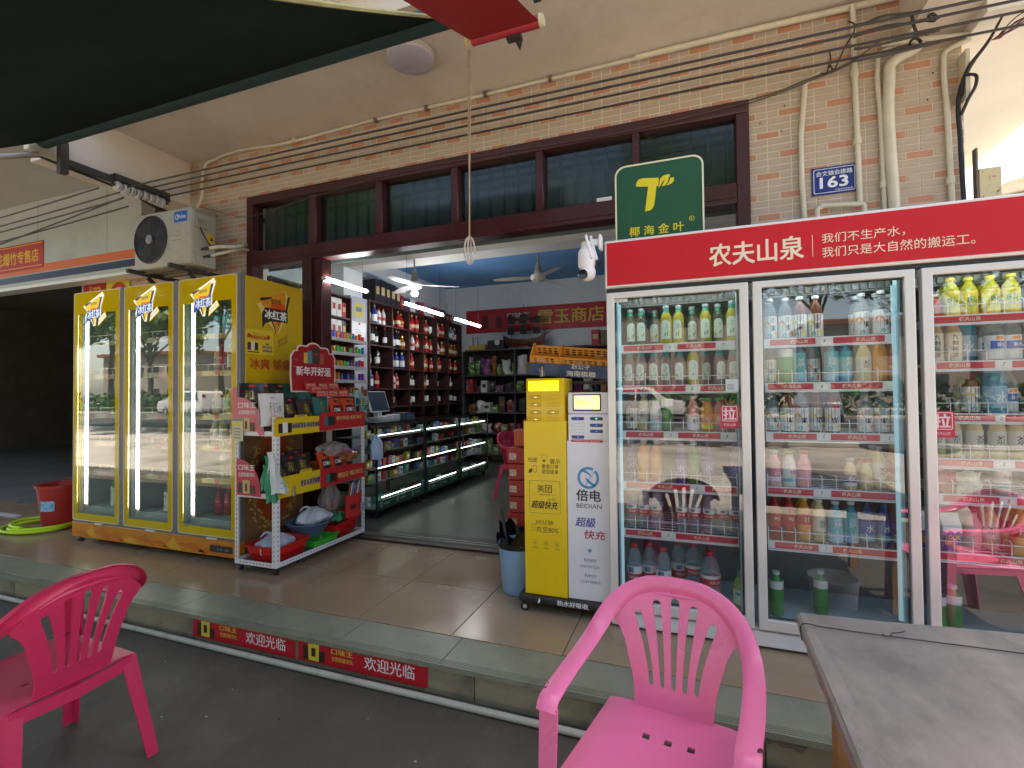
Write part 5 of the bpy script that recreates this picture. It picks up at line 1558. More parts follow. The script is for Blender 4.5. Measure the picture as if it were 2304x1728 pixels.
# ------------------------------------------------------------------ phone power bank lockers on a black trolley
def capsule(x0, x1, z, h):
    return rrect(x0, z-h/2, x1, z+h/2, h/2-.0005, 5)
U, V = (1, 0, 0), (0, 0, 1)
tr = T('trolley', 'low black trolley base on casters carrying the two power bank lockers', 'trolley', (-.69, 2.85, 0))
MB().box(-.972, -.40, 2.725, 3.02, .052, .098, bev=.012, seg=2).obj('base', M('trolley_black', (.022, .022, .024), .4), tr)
letters('lettering', [('热水好吸收', (-.738, 2.7247, .060), 'front', .178, .030, .03)], M('trolley_white', (.78, .78, .78), .4), tr)
b = MB()
shape(b, [(-.855, .058), (-.845, .058), (-.838, .075), (-.846, .090), (-.850, .075)], (0, 2.7247, 0), U, V, 0)
b.obj('runner_print', M('trolley_white', (.78, .78, .78)), tr, recalc=False)
for x, y in ((-.935, 2.755), (-.435, 2.755), (-.935, 2.985), (-.435, 2.985)):
    c = MB().box(x-.020, x+.020, y-.012, y+.012, .034, .0515, bev=.003).obj('caster', black_m, tr)
    MB().lathe([(.025, -.010), (.0265, -.006), (.0265, .006), (.025, .010)], 16, (x, y-.013, .0262), axis='y').lathe([(.012, -.0125), (.012, .0125)], 12, (x, y-.013, .0262), axis='y', mi=1).obj('wheel', [rubber, M('wheel_grey', (.45, .45, .45), .4)], c)
yb = M('locker_yellow', (.84, .57, .010), .30, var=.03)
yink = M('brown_ink', (.055, .04, .01), .5)
pb = T('power_bank_locker', 'tall bright yellow power bank locker with lit screen and slots on the trolley', 'locker', (-.80, 2.86, .098))
MB().box(-.922, -.690, 2.752, 2.97, 1.10, 1.358, bev=.008, seg=2).obj('cabinet', M('locker_yellow_gloss', (.78, .51, .010), .22), pb)
MB().box(-.936, -.681, 2.742, 2.95, .0985, 1.108, bev=.004).obj('pedestal', yb, pb)
MB().quad([(-.904, 2.7515, 1.285), (-.722, 2.7515, 1.285), (-.722, 2.7515, 1.342), (-.904, 2.7515, 1.342)]).obj('screen', M('screen_yellow', (.85, .80, .02), .2, emit=1.0), pb, recalc=False)
b = MB()
for k in range(3):
    b.quad([(-.888, 2.7508, 1.298+k*.014), (-.850+.004*k, 2.7508, 1.298+k*.014), (-.850+.004*k, 2.7508, 1.300+k*.014), (-.888, 2.7508, 1.300+k*.014)])
put_text(b, '美团', (-.880, 2.7508, 1.322), U, V, .025, .010)
put_text(b, '扫码充电', (-.838, 2.7508, 1.320), U, V, .044, .010)
b.obj('screen_print', M('screen_ink', (.16, .13, .02), .5), pb, recalc=False)
sl1 = MB()
for (xa, xb) in ((-.898, -.828), (-.792, -.720)):
    for i, z in enumerate((1.247, 1.203, 1.159, 1.117)):
        filled = xa < -.85 or i == 2
        s = MB()
        ring(s, capsule(xa, xb, z, .020), capsule(xa+.003, xb-.003, z, .014), (0, 2.752, 0), U, V, 1, .0012)
        shape(s, capsule(xa+.003, xb-.003, z, .014), (0, 2.752, 0), U, V, 0, .0006 if filled else -.001)
        if filled:
            s.quad([(xa+.028, 2.7508, z-.0015), (xa+.042, 2.7508, z-.0015), (xa+.042, 2.7508, z+.0015), (xa+.028, 2.7508, z+.0015)], 2)
        s.obj('slot', [M('slot_gold', (.66, .42, .03), .25), M('slot_rim', (.30, .18, .01), .4) if filled else M('slot_rim_pale', (.56, .36, .012), .3), M('slot_light', (.9, .7, .2), .3, emit=.6)], pb, recalc=False)
y = 2.742
b = MB()
def t_(s, x0, x1, z0, z1, bold=0., mi=0, shear=0.): put_text(b, s, (x0, y, z0), U, V, x1-x0, z1-z0, bold, mi, shear, lift=.0012)
t_('归还', -.908, -.852, .868, .895, .012); t_('提示', -.776, -.716, .862, .890, .012)
ring(b, ell(-.812, .898, .0155, .0165, 18, -60, 240), ell(-.812, .898, .0140, .0150, 18, -60, 240), (0, y, 0), U, V, 0, .0012)
b.quad([(-.819, y-.0012, .872), (-.805, y-.0012, .872), (-.805, y-.0012, .882), (-.819, y-.0012, .882)])
for a in (20, 50, 90, 130, 160):
    p, q = Vector((math.cos(R(a)), 0, math.sin(R(a)))), Vector((-math.sin(R(a)), 0, math.cos(R(a))))*.0008
    c = Vector((-.812, y-.0012, .898))
    b.quad([c+p*.021-q, c+p*.029-q, c+p*.029+q, c+p*.021+q])
t_('看看订单', -.826, -.726, .833, .858); t_('是否结束', -.826, -.726, .803, .828)
shape(b, [(-.908, .803), (-.888, .808), (-.884, .826), (-.892, .832), (-.904, .822)], (0, y, 0), U, V)
ring(b, rrect(-.880, .808, -.858, .850, .004), rrect(-.878, .810, -.860, .848, .003), (0, y, 0), U, V, 0, .0012)
ring(b, rrect(-.904, .572, -.717, .762, .012), rrect(-.9025, .5735, -.7185, .7605, .011), (0, y, 0), U, V, 0, .0012)
t_('美团', -.855, -.768, .694, .738, -.012); t_('MEITUAN', -.842, -.780, .676, .686, -.01)
ring(b, rrect(-.808, .692, -.766, .740, .003), rrect(-.8068, .6932, -.7672, .7388, .002), (0, y, 0), U, V, 0, .0012)
b.quad([(-.880, y-.0012, .681), (-.848, y-.0012, .681), (-.848, y-.0012, .682), (-.880, y-.0012, .682)]); b.quad([(-.774, y-.0012, .681), (-.745, y-.0012, .681), (-.745, y-.0012, .682), (-.774, y-.0012, .682)])
t_('超级快充', -.892, -.730, .600, .645, .025, 0, .25); t_('22.5W', -.790, -.742, .650, .662, -.01, 0, .2)
t_('30分钟', -.868, -.760, .506, .536); t_('充至80%', -.864, -.730, .461, .497)
ring(b, rrect(-.889, .468, -.871, .508, .004), rrect(-.8875, .4695, -.8725, .5065, .003), (0, y, 0), U, V, 0, .0012)
for k, s in enumerate(('¥', '田', '送')):
    cx = -.872+k*.067
    ring(b, ell(cx, .400, .0155, .0155, 18), ell(cx, .400, .0145, .0145, 18), (0, y, 0), U, V, 0, .0012)
    t_(s, cx-.006, cx+.006, .393, .406, -.01)
    t_(('支付便捷', '扫码取借', '随借随还')[k], cx-.016, cx+.016, .368, .375, 0)
b.obj('lettering', yink, pb, recalc=False)

wl_ = M('locker_white', (.78, .78, .83), .32, var=.02)
pw_ = T('power_bank_locker', 'white power bank locker with a blue ring logo beside the yellow one', 'locker', (-.55, 2.86, .098))
MB().box(-.672, -.438, 2.762, 2.96, 1.15, 1.273, bev=.006).box(-.671, -.439, 2.763, 2.96, .99, 1.1485, bev=.003).obj('cabinet', wl_, pw_)
MB().box(-.679, -.430, 2.752, 2.95, .0985, .9985, bev=.004).obj('pedestal', wl_, pw_)
b = MB().prism(rrect(-.642, 1.167, -.480, 1.262, .004), (0, 2.7625, 0), U, V, .003)
b.obj('screen_bezel', black_m, pw_)
MB().quad([(-.634, 2.7588, 1.177), (-.488, 2.7588, 1.177), (-.488, 2.7588, 1.254), (-.634, 2.7588, 1.254)]).obj('screen', M('screen_cream', (.82, .74, .22), .2, emit=.7), pw_, recalc=False)
b = MB()
put_text(b, '超级快充', (-.620, 2.7582, 1.207), U, V, .066, .020, .01)
put_text(b, '美团', (-.622, 2.7582, 1.240), U, V, .020, .008)
for k in range(5):
    ring(b, ell(-.612+k*.022, 1.190, .004, .004, 10), ell(-.612+k*.022, 1.190, .003, .003, 10), (0, 2.7588, 0), U, V)
b.obj('screen_print', M('screen_ink2', (.30, .26, .08), .5), pw_, recalc=False)
for ci, (xa, xb) in enumerate(((-.652, -.576), (-.545, -.470))):
    for i, z in enumerate((1.123, 1.086, 1.052, 1.018)):
        filled = (i in (0, 3)) if ci == 0 else (i < 3)
        s = MB()
        shape(s, capsule(xa, xb, z, .019), (0, 2.763, 0), U, V, 0 if filled else 1, .0008)
        if not filled:
            ring(s, capsule(xa, xb, z, .020), capsule(xa+.0015, xb-.0015, z, .017), (0, 2.763, 0), U, V, 2, .0012)
        if filled:
            shape(s, ell((xa+xb)/2, z, .0035, .0035, 10), (0, 2.763, 0), U, V, 4 if (ci == 1 and i == 0) else 3, .0016)
        s.obj('slot', [M('slot_navy', (.02, .05, .16), .25), wl_, M('slot_greyrim', (.45, .45, .50), .4), M('slot_blue', (.03, .05, .8), .3, emit=1.2), M('slot_green', (.03, .7, .12), .3, emit=1.5)], pw_, recalc=False)
b = MB()
shape(b, rrect(-.652, .990, -.470, 1.004, .006), (0, 2.752, 0), U, V, 0, .0012)
put_text(b, '扫码借 充电宝 急速快充', (-.640, 2.752, .9935), U, V, .155, .008, .01, 1, lift=.002)
b.obj('red_strip', [rail_r, crm], pw_, recalc=False)
y = 2.752
b = MB()
lb = 1
cx, cz, ro = -.556, .789, .062
ring(b, ell(cx, cz, ro, ro, 26, 60, 250), ell(cx, cz, ro*.76, ro*.76, 26, 60, 250), (0, y, 0), U, V, 1, .0012)
ring(b, ell(cx, cz, ro, ro, 26, -110, 48), ell(cx, cz, ro*.76, ro*.76, 26, -110, 48), (0, y, 0), U, V, 1, .0012)
shape(b, [(cx-.042, cz+.046), (cx-.010, cz+.040), (cx+.012, cz+.022), (cx+.014, cz+.006), (cx-.006, cz+.024), (cx-.030, cz+.034)], (0, y, 0), U, V, 1, .0012)
shape(b, [(cx+.042, cz-.050), (cx+.012, cz-.036), (cx-.012, cz-.014), (cx-.016, cz+.004), (cx+.004, cz-.012), (cx+.034, cz-.034)], (0, y, 0), U, V, 1, .0012)
t_('倍电', -.624, -.487, .658, .722, .03); t_('BEIDIAN', -.625, -.482, .618, .643, -.005)
t_('超級', -.632, -.517, .512, .565, .02, 2, .15); t_('快充', -.583, -.462, .446, .495, .02, 3, .15)
shape(b, ell(-.553, .381, .010, .010, 16), (0, y, 0), U, V, 1, .0012)
t_('售后服务', -.587, -.516, .318, .335, -.01, 4); t_('18876067220', -.607, -.497, .283, .299, -.01, 4)
t_('渠道合作', -.585, -.516, .232, .249, -.01, 4); t_('18289788855', -.607, -.493, .197, .213, -.01, 4)
b.obj('lettering', [M('print_black2', (.04, .04, .045), .5), M('print_skyblue', (.05, .30, .56), .4), M('print_indigo', (.05, .06, .35), .4), M('print_crimson', (.50, .03, .10), .4), M('print_greyink', (.16, .16, .18), .5)], pw_, recalc=False)

# ------------------------------------------------------------------ orange tiered basket with a navy banner, on a red display behind the lockers
stn = T('display_stand', 'stack of red cardboard display boxes standing behind the yellow locker', 'display', (-1.0, 3.2, 0))
redbox = M('red_carton', (.42, .025, .02), .5, var=.12, vs=5)
random.seed(2)
for k in range(8):
    dx = random.uniform(-.012, .012)
    MB().box(-1.205+dx, -.80+dx, 3.18, 3.50, .004+k*.112, .004+k*.112+.108, bev=.004).obj('box', redbox, stn)
b = MB()
for k in range(8):
    b.quad([(-1.19, 3.177, .03+k*.112), (-1.14, 3.177, .03+k*.112), (-1.14, 3.177, .075+k*.112), (-1.19, 3.177, .075+k*.112)])
b.obj('box_print', M('box_print', (.62, .45, .40), .5, var=.6, vs=60), stn)
MB().box(-1.165, -.80, 3.20, 3.48, .905, 1.02, bev=.005).obj('box', M('orange_red', (.50, .08, .02), .45), stn)
shl = T('display_shelf', 'dark shelf unit behind the lockers holding the orange basket and red boxes', 'shelf', (-.6, 3.15, 0))
MB().box(-.93, -.20, 3.02, 3.16, 1.325, 1.345).box(-.93, -.90, 3.03, 3.15, .004, 1.3245).box(-.23, -.20, 3.03, 3.15, .004, 1.3245).obj('frame', M('dark_frame', (.05, .045, .045), .5), shl)
tag(MB().box(-.70, -.61, 3.03, 3.14, 1.10, 1.29, bev=.003).obj('gift_box', M('box_crimson', (.30, .012, .03), .45)), 'dark red gift box behind the white locker', 'box', 'boxes behind the lockers')
tag(MB().box(-.60, -.50, 3.03, 3.14, 1.10, 1.28, bev=.003).obj('gift_box', M('box_bronze', (.20, .11, .035), .45, var=.3, vs=14)), 'bronze coloured gift box behind the white locker', 'box', 'boxes behind the lockers')
bk_ = T('plastic_basket', 'orange slotted plastic basket in two tiers tilted over a navy banner', 'basket', (-.6, 2.98, 1.35))
orm = M('basket_orange', (.62, .235, .012), .42, var=.06)
def slotted(x0, x1, zh, nx, nz):
    holes = []
    for i in range(nx):
        for j in range(nz):
            a = x0+.018+i*(x1-x0-.036)/nx
            c = a+(x1-x0-.036)/nx*.70
            z = .016+j*(zh-.024)/nz
            holes.append(rrect(a, z, c, z+(zh-.024)/nz*.58, (zh-.024)/nz*.25, 3))
    return curve_plate([(x0, 0), (x1, 0), (x1, zh), (x0, zh)], holes, .004)
for (y0, z0, zh) in ((2.975, 1.452, .062), (3.06, 1.520, .066)):
    for (xa, xb, nn) in ((-.955, -.775, 4), (-.768, -.30, 11)):
        vs, ps = slotted(xa, xb, zh, nn, 3)
        put_mesh(MB(), vs, ps, lambda v: Vector((v.x, y0+v.z-.3*v.y, z0+v.y-.10*(v.x+.96)))).obj('slotted_panel', orm, bk_)
for xx in (-.962, -.772):
    b = MB().prism([(0, 0), (.0, .04), (.085, .13), (.12, .135), (.14, .0)], (xx, 2.955, 1.468-.10*(xx+.96)), (0, 1, 0), (0, 0, 1), .006)
    b.obj('end_panel', orm, bk_)
MB().obox((-.958, 2.99, 1.455), (.66, 0, -.066), (0, .15, .02), (0, 0, .006)).obj('tray_floor', orm, bk_)
bn = MB()
bn.grid(lambda u, v: Vector((-.962+.665*u, 2.955-.006*math.sin(7*u*PI)*(1-v), 1.388+.078*v-.052*u)), 30, 3)
bn.obj('banner', M('banner_navy', (.028, .055, .125), .35, var=.15, vs=7), bk_)
b = MB()
fu = (1, 0, -.078)
put_text(b, '赵公子', (-.690, 2.947, 1.418), fu, V, .115, .030, .012, 0, lift=.002)
put_text(b, '海南槟榔', (-.722, 2.947, 1.375), fu, V, .180, .034, .025, 0, lift=.002)
def pv(pts, mi, l): shape(b, [(-.905+px*.055, 1.376+pz*.085) for px, pz in pts], (0, 2.947, 0), U, V, mi, l)
pv([(.18, 0), (.20, .35), (.38, .52), (.62, .52), (.80, .36), (.86, 0)], 1, .002)
pv([(.42, .0), (.44, .50), (.56, .50), (.60, .0)], 2, .003)
pv([(.42, .50), (.40, .66), (.46, .76), (.56, .76), (.62, .66), (.58, .50)], 3, .0032)
pv([(.38, .66), (.40, .84), (.52, .90), (.64, .82), (.64, .66), (.58, .76), (.46, .76)], 4, .0036)
pv([(.12, .40), (.18, .36), (.26, .50), (.22, .60), (.14, .54)], 3, .0036)
b.obj('banner_print', [M('banner_cream', (.70, .66, .60), .5), M('suit_tan', (.22, .15, .10), .6), M('shirt_pale', (.65, .62, .58), .6), M('skin_print', (.45, .25, .17), .6), M('hair_print', (.02, .018, .018), .6)], bk_, recalc=False)

# ------------------------------------------------------------------ blue waste bin with a black liner
wb_ = T('waste_bin', 'light blue plastic waste bin with a black bag left of the yellow locker', 'bin', (-1.075, 3.0, 0))
MB().lathe([(.098, .0), (.103, .006), (.128, .31), (.132, .312), (.128, .318), (.122, .31), (.096, .02)], 28, (-1.068, 3.0, .002), caps=True).obj('bucket', M('bin_blue', (.27, .47, .78), .42, var=.05), wb_)
b = MB()
random.seed(8)
def liner(u, v):
    a = 2*PI*u
    r = .133+.010*math.sin(7*a)*v+.02*v*(.4+.6*math.sin(3*a+1))
    return Vector((-1.068+r*math.cos(a), 3.0+r*math.sin(a), .320+.085*v*(.7+.5*math.sin(2*a+2.6)+.25*math.sin(9*a))-.03*(1-v)))
b.grid(liner, 48, 5)
b.grid(lambda u, v: Vector((-1.068+(.118-.05*v)*math.cos(2*PI*u), 3.0+(.118-.05*v)*math.sin(2*PI*u), .33-.12*v+.03*math.sin(10*PI*u))), 36, 4)
b.obj('bin_bag', M('black_bag', (.012, .012, .014), .28, bump=.2, bs=30), wb_, recalc=False)
for (a, b2) in (((-1.13, 2.95, .30), (-1.195, 3.02, .52)), ((-1.12, 2.94, .30), (-1.175, 3.0, .50))):
    tag(MB().tube([a, b2], .007, 8).obj('umbrella_stick', black_m), 'thin dark stick leaning out of the blue waste bin' if b2[0] < -1.18 else 'second thin dark stick leaning in the waste bin nearer the locker', 'stick', 'sticks in the bin')

# ------------------------------------------------------------------ red bucket and lime hose on the left
rbk = T('red_bucket', 'red plastic bucket with a blue label beside the yellow cooler', 'bucket', (-5.86, 3.02, 0))
redp = M('bucket_red', (.42, .025, .025), .38, var=.06)
MB().lathe([(.138, 0), (.143, .006), (.185, .40), (.198, .402), (.200, .428), (.190, .431), (.182, .40), (.138, .02)], 32, (-5.86, 3.02, .002)).obj('pail', redp, rbk)
MB().tube(catmull([(-6.06, 3.02, .415), (-6.03, 3.10, .445), (-5.95, 3.18, .46), (-5.85, 3.20, .45), (-5.68, 3.08, .43)], 5), .005, 6).obj('handle', redp, rbk)
b = MB(); patch(b, .172, .05, .80, .19, .29, 0); b.bm.transform(Matrix.Translation((-5.86, 3.02, 0)))
b.obj('label', M('label_bluewhite', (.16, .45, .66), .4, var=.5, vs=30), rbk, recalc=False)
tag(MB().lathe([(.11, .42), (.118, .425), (.15, .60), (.158, .604), (.145, .60), (.11, .44)], 28, (-5.80, 3.42, 0)).lathe([(.105, .004), (.112, .418)], 20, (-5.80, 3.42, 0)).obj('red_basin', redp), 'second red pail peeking out behind the red bucket', 'bucket')
hs = MB()
pts = []
for i in range(64):
    t = i/63
    a = 2*PI*(2.4*t)+2.4
    rx, ry_ = .28+.07*math.sin(3*t*PI), .26-.05*t
    pts.append((-6.05+rx*math.cos(a)+.10*t, 2.93+ry_*math.sin(a), .016+.020*(i/63*2.4)))
pts = [(-5.55, 2.62, .014), (-5.75, 2.60, .014)][:0]+pts
hs.tube(catmull(pts, 2), .0145, 8)
tag(hs.obj('garden_hose', M('hose_lime', (.46, .72, .015), .4, var=.06)), 'coiled lime green hose lying on the floor by the red bucket', 'hose')

# ------------------------------------------------------------------ welcome stickers on the riser
for si, (xa, xb, lab) in enumerate(((-2.766, -2.003, 'left red welcome sticker with torn corner on the step riser'), (-1.985, -1.203, 'right red welcome sticker with chipped upper edge on the step riser'))):
    s = T('step_sticker', lab, 'sticker', (xa, 2.07, -.13), group='red welcome stickers on the step')
    random.seed(40+si)
    n = 40
    top = []
    for i in range(n+1):
        f = i/n
        nick = .016*max(0, math.sin(17*f+si*2))*(random.random() if si else random.random()*.4)+(random.random()*.004)
        top.append((xb-(xb-xa)*f, -.0165-nick))
    pts = [(xa, -.128), (xb-.008, -.131), (xb, -.124)]+top
    shape(MB(), pts, (0, 2.0695, 0), U, V).obj('sheet', M('sticker_red', (.52, .012, .022), .42, var=.06, dirt=(.36, .02, .02), dirt_s=5), s, recalc=False)
    b = MB()
    w_ = xb-xa
    def q_(s_, f0, f1, z0, z1, bd, mi): put_text(b, s_, (xa+w_*f0, 2.0695, z0), U, V, w_*(f1-f0), z1-z0, bd, mi, lift=.0012)
    q_('欢迎光临', .54, .91, -.104, -.038, .012, 0)
    q_('口味王', .28, .45, -.064, -.034, .03, 1)
    q_('全国销量领先', .28, .45, -.098, -.074, .01, 1)
    for k, (f, wd, h, mi) in enumerate(((.045, .075, .072, 2), (.165, .06, .055, 2), (.09, .085, .086, 3))):
        x0 = xa+w_*f
        shape(b, [(x0, -.118), (x0+w_*wd, -.118), (x0+w_*wd*1.02, -.118+h), (x0-.002, -.118+h)], (0, 2.0695, 0), U, V, mi, .0012+.0003*k)
    shape(b, [(xa+w_*.115, -.096), (xa+w_*.150, -.096), (xa+w_*.150, -.052), (xa+w_*.115, -.052)], (0, 2.0695, 0), U, V, 2, .003)
    q_('口味王', .120, .146, -.08, -.06, .02, 3)
    b.obj('print', [M('stk_white', (.78, .75, .75), .45), M('stk_gold', (.70, .48, .05), .45), M('stk_black', (.045, .02, .015), .4), M('stk_yellow', (.74, .60, .06), .4)], s, recalc=False)
cp = T('ground_conduit', 'long pale conduit lying along the foot of the step', 'pipe', (-2, 2.02, -.15))
MB().tube(catmull([(-9, 2.03, -.133), (-6, 2.032, -.134), (-4.4, 2.028, -.135), (-3.2, 2.025, -.135), (-2.0, 2.012, -.134), (-1.2, 2.012, -.135), (-.5, 2.008, -.134), (.3, 2.012, -.135), (2.4, 2.015, -.135)], 4), .0155, 10).obj('pipe_run', M('conduit_grey', (.46, .44, .36), .5, var=.12, vs=6, dirt=(.26, .24, .19), dirt_s=4), cp)

# ------------------------------------------------------------------ plastic armchairs
def chair_mat(nm, col, dirt):
    return M(nm, col, .34, var=.06, vs=3, dirt=dirt, dirt_s=2.2, dirt_lo=.58, dirt_hi=.85, rv=.10, spec=.5)
def make_chair(name, label, m, loc, rz):
    t = T(name, label, 'chair', (0, 0, 0), 0, 'pink plastic armchairs')
    # seat: dished, with front lip and a row of small drain holes
    def seat(u, v):
        x = -.225+.45*u
        yv = -.235+.44*v
        wdt = 1-.09*v
        edge = max(abs(2*u-1), 0)
        z = .425-.016*v-.016*math.sin(PI*u)*math.sin(PI*min(1, v*1.1))-.022*max(0, edge-.82)/.18*(.4)-.03*max(0, (.10-v)/.10)**2
        return Vector((x*wdt, yv, z))
    b = MB()
    n = 20
    vs_ = [[b.bm.verts.new(seat(i/n, j/n)) for j in range(n+1)] for i in range(n+1)]
    holes = {(9, 13), (10, 13)}
    holes = {(6, 14), (10, 14), (13, 14), (8, 9), (12, 9)}
    holes = {(7, 13), (10, 13), (13, 13)}
    for i in range(n):
        for j in range(n):
            if (i, j) in holes: continue
            f = b.bm.faces.new((vs_[i][j], vs_[i+1][j], vs_[i+1][j+1], vs_[i][j+1])); f.smooth = True
    r = bmesh.ops.extrude_face_region(b.bm, geom=b.bm.faces[:])
    bmesh.ops.translate(b.bm, verts=[g for g in r['geom'] if isinstance(g, bmesh.types.BMVert)], vec=(0, 0, -.006))
    b.obj('seat', m, t)
    b = MB()
    # apron under the seat
    for sx in (-1, 1):
        b.sweep([(sx*.222, -.23, .40), (sx*.212, .0, .390), (sx*.202, .20, .382)], lambda i: [(-.004, 0, .008), (.004, 0, .008), (.004, 0, -.022), (-.004, 0, -.022)])
    b.sweep([(-.22, -.232, .395), (0, -.240, .388), (.22, -.232, .395)], lambda i: [(0, -.004, .014), (0, .004, .014), (0, .004, -.022), (0, -.004, -.022)])
    b.sweep([(-.19, .205, .385), (0, .212, .375), (.19, .205, .385)], lambda i: [(0, -.004, .014), (0, .004, .014), (0, .004, -.032), (0, -.004, -.032)])
    b.obj('apron', m, t)
    # back: fan of slots in one moulded shell
    def ybk(x, z):
        h = (z-.40)/.40
        return .200+.085*h+.02*math.sin(PI*min(1, max(0, h)))*-.4-.45*x*x*(.4+.9*h)
    def wtop(x): return .775-1.55*abs(x)**2.0*(1.0 if abs(x) < .3 else 1)
    pts = []
    for i in range(13):                                   # arch, right to left
        x = .206-.412*i/12
        pts.append((x, .772-2.0*x*x-9*x**4))
    lo = [(-.150, .52), (-.118, .47), (-.112, .415), (-.118, .385)]
    left = [(-.196, .652), (-.176, .632), (-.158, .598), (-.146, .555), (-.130, .50), (-.122, .45), (-.120, .395)]
    right = [(-x, z) for x, z in left][::-1]
    outer = pts+left+[(-.06, .388), (0, .386), (.06, .388)]+right
    holes = []
    for k in range(5):
        c = (k-2)
        xb, xt = c*.0345, c*.0585
        zt = .728-.0125*c*c
        w0, w1 = .0068, .0135-.0004*abs(c)
        hl = []
        for s_, seq in ((1, range(0, 7)), (-1, range(6, -1, -1))):
            for q in seq:
                f = q/6
                fx = xb+(xt-xb)*(f**1.5)
                hl.append((fx+s_*(w0+(w1-w0)*f), .478+(zt-.478)*f))
            if s_ == 1:
                hl += [(xt+w1*math.cos(R(a)), zt+w1*math.sin(R(a))) for a in (40, 90, 140)]
        hl += [(xb+w0*math.cos(R(a)), .478+w0*math.sin(R(a))) for a in (220, 270, 320)]
        holes.append(hl)
    vs, ps = curve_plate(outer, holes, .007, .0012)
    put_mesh(MB(), vs, ps, lambda v: Vector((v.x, ybk(v.x, v.y)+v.z+(-.10*max(0, (.43-v.y)/.045)**2*.12), v.y)), smooth=True).obj('backrest', m, t, ang=30)
    # top rail sweeping down into the arms
    half = [(0, .272, .798), (.095, .268, .790), (.168, .250, .758), (.222, .215, .705), (.249, .165, .655), (.259, .095, .628), (.262, .0, .620), (.262, -.10, .618), (.259, -.190, .617), (.259, -.222, .611), (.259, -.238, .590)]
    path = catmull([(-x, y, z) for x, y, z in half[::-1]]+half[1:], 4)
    N = len(path)
    def sect(i):
        f = abs(2*i/(N-1)-1)
        tg = (Vector(path[min(i+1, N-1)])-Vector(path[max(i-1, 0)])).normalized()
        back = Vector((0, -.25, 1)).normalized()
        armv = Vector((1 if i > N/2 else -1, 0, .08))
        k = min(1, max(0, (f-.28)/.30)); k = k*k*(3-2*k)
        # wide direction: along the back plane at the top, sideways on the arms
        wv = (back*-1*(1-k)+armv*-.6*k)
        rad = Vector((path[i][0], 0, path[i][2]-.55))
        wv = (-rad.normalized()*(1-k)+Vector((-1 if i > N/2 else 1, 0, 0))*k)
        wv = (wv-tg*wv.dot(tg)).normalized()
        nv = tg.cross(wv).normalized()
        if nv.z < 0 and k > .5: nv = -nv
        if k <= .5 and nv.y > 0: nv = -nv
        wd, th = .050, .006
        return [-wv*.004+nv*-.016, -wv*.006+nv*.004, wv*.006+nv*.010, wv*(wd*.55)+nv*.011, wv*(wd-.008)+nv*.007, wv*wd+nv*0, wv*(wd-.003)+nv*-.008, wv*(wd*.55)+nv*.003, wv*.004+nv*.000]
    MB().sweep(path, sect).obj('arm_rail', m, t, ang=50)
    # legs: channel section, front ones rise to the arms
    def leg(name, top, bot, sx, sy, w=.052):
        P = [Vector(top)+(Vector(bot)-Vector(top))*f for f in (0, .25, .5, .75, 1)]
        def sec(i):
            ww = w*(1-.06*i)
            return [Vector((0, 0, 0)), Vector((-sx*ww, 0, 0)), Vector((-sx*ww, -sy*.006, 0)), Vector((-sx*.006, -sy*.006, 0)), Vector((-sx*.006, -sy*ww, 0)), Vector((0, -sy*ww, 0))]
        MB().sweep(P, sec).obj(name, m, t, ang=20)
    for sx in (-1, 1):
        leg('front_leg', (sx*.2575, -.236, .600), (sx*.262, -.262, .004), sx, -1, .052)
        leg('back_leg', (sx*.206, .205, .398), (sx*.242, .285, .004), sx, 1, .056)
    t.location = loc
    t.rotation_euler = (0, 0, rz)
    return t
pink = chair_mat('chair_pink', (.80, .17, .34), (.66, .20, .31))
rose = chair_mat('chair_rose', (.62, .03, .10), (.38, .06, .09))
ch1 = make_chair('armchair', 'bright pink plastic armchair facing the street at the front right', pink, (-.100, 1.440, -.150), R(-8.4))
ch2 = make_chair('armchair', 'rose red plastic armchair seen from behind at the left edge', rose, (-2.30, 1.12, -.150), R(-88))
b = MB()
random.seed(6)
for (cx, cy, cz) in ((-.252, -.185, .6255), (.254, -.19, .6255)):
    for k in range(7):
        a = random.uniform(0, 6.28); r = random.uniform(.002, .014)
        shape(b, [(cx+.012*math.cos(a)*r/.014+random.uniform(.002, .006)*math.cos(q), cy+r*math.sin(a)+random.uniform(.002, .007)*math.sin(q)) for q in (0, .9, 1.8, 2.7, 3.6, 4.5, 5.4)], (0, 0, cz), (1, 0, 0), (0, 1, 0), 0, .0006+.00002*k)
o = b.obj('scuff', M('scuff_dark', (.10, .02, .035), .8), None, recalc=False)
o.parent = ch1
# third chair and a white pail behind the table, seen mirrored in the cooler glass
ch3 = dup(ch1, (1.50, 1.66, -.150), R(-105), 'pink plastic armchair behind the table, mirrored in the cooler glass')
pl_ = T('paint_pail', 'white plastic pail standing behind the table, mirrored in the cooler glass', 'bucket', (.80, 1.88, -.15))
MB().lathe([(.105, 0), (.110, .004), (.132, .25), (.140, .252), (.140, .275), (.130, .276), (.128, .25), (.10, .02)], 28, (.80, 1.88, -.149)).obj('pail', white_m, pl_)
MB().tube([(x+.18, y+.02, z) for x, y, z in catmull([(.48, 1.86, .11), (.50, 1.80, .02), (.56, 1.74, -.03), (.66, 1.72, -.03), (.74, 1.78, .02), (.76, 1.86, .11)], 5)], .003, 6).obj('handle', steel, pl_)

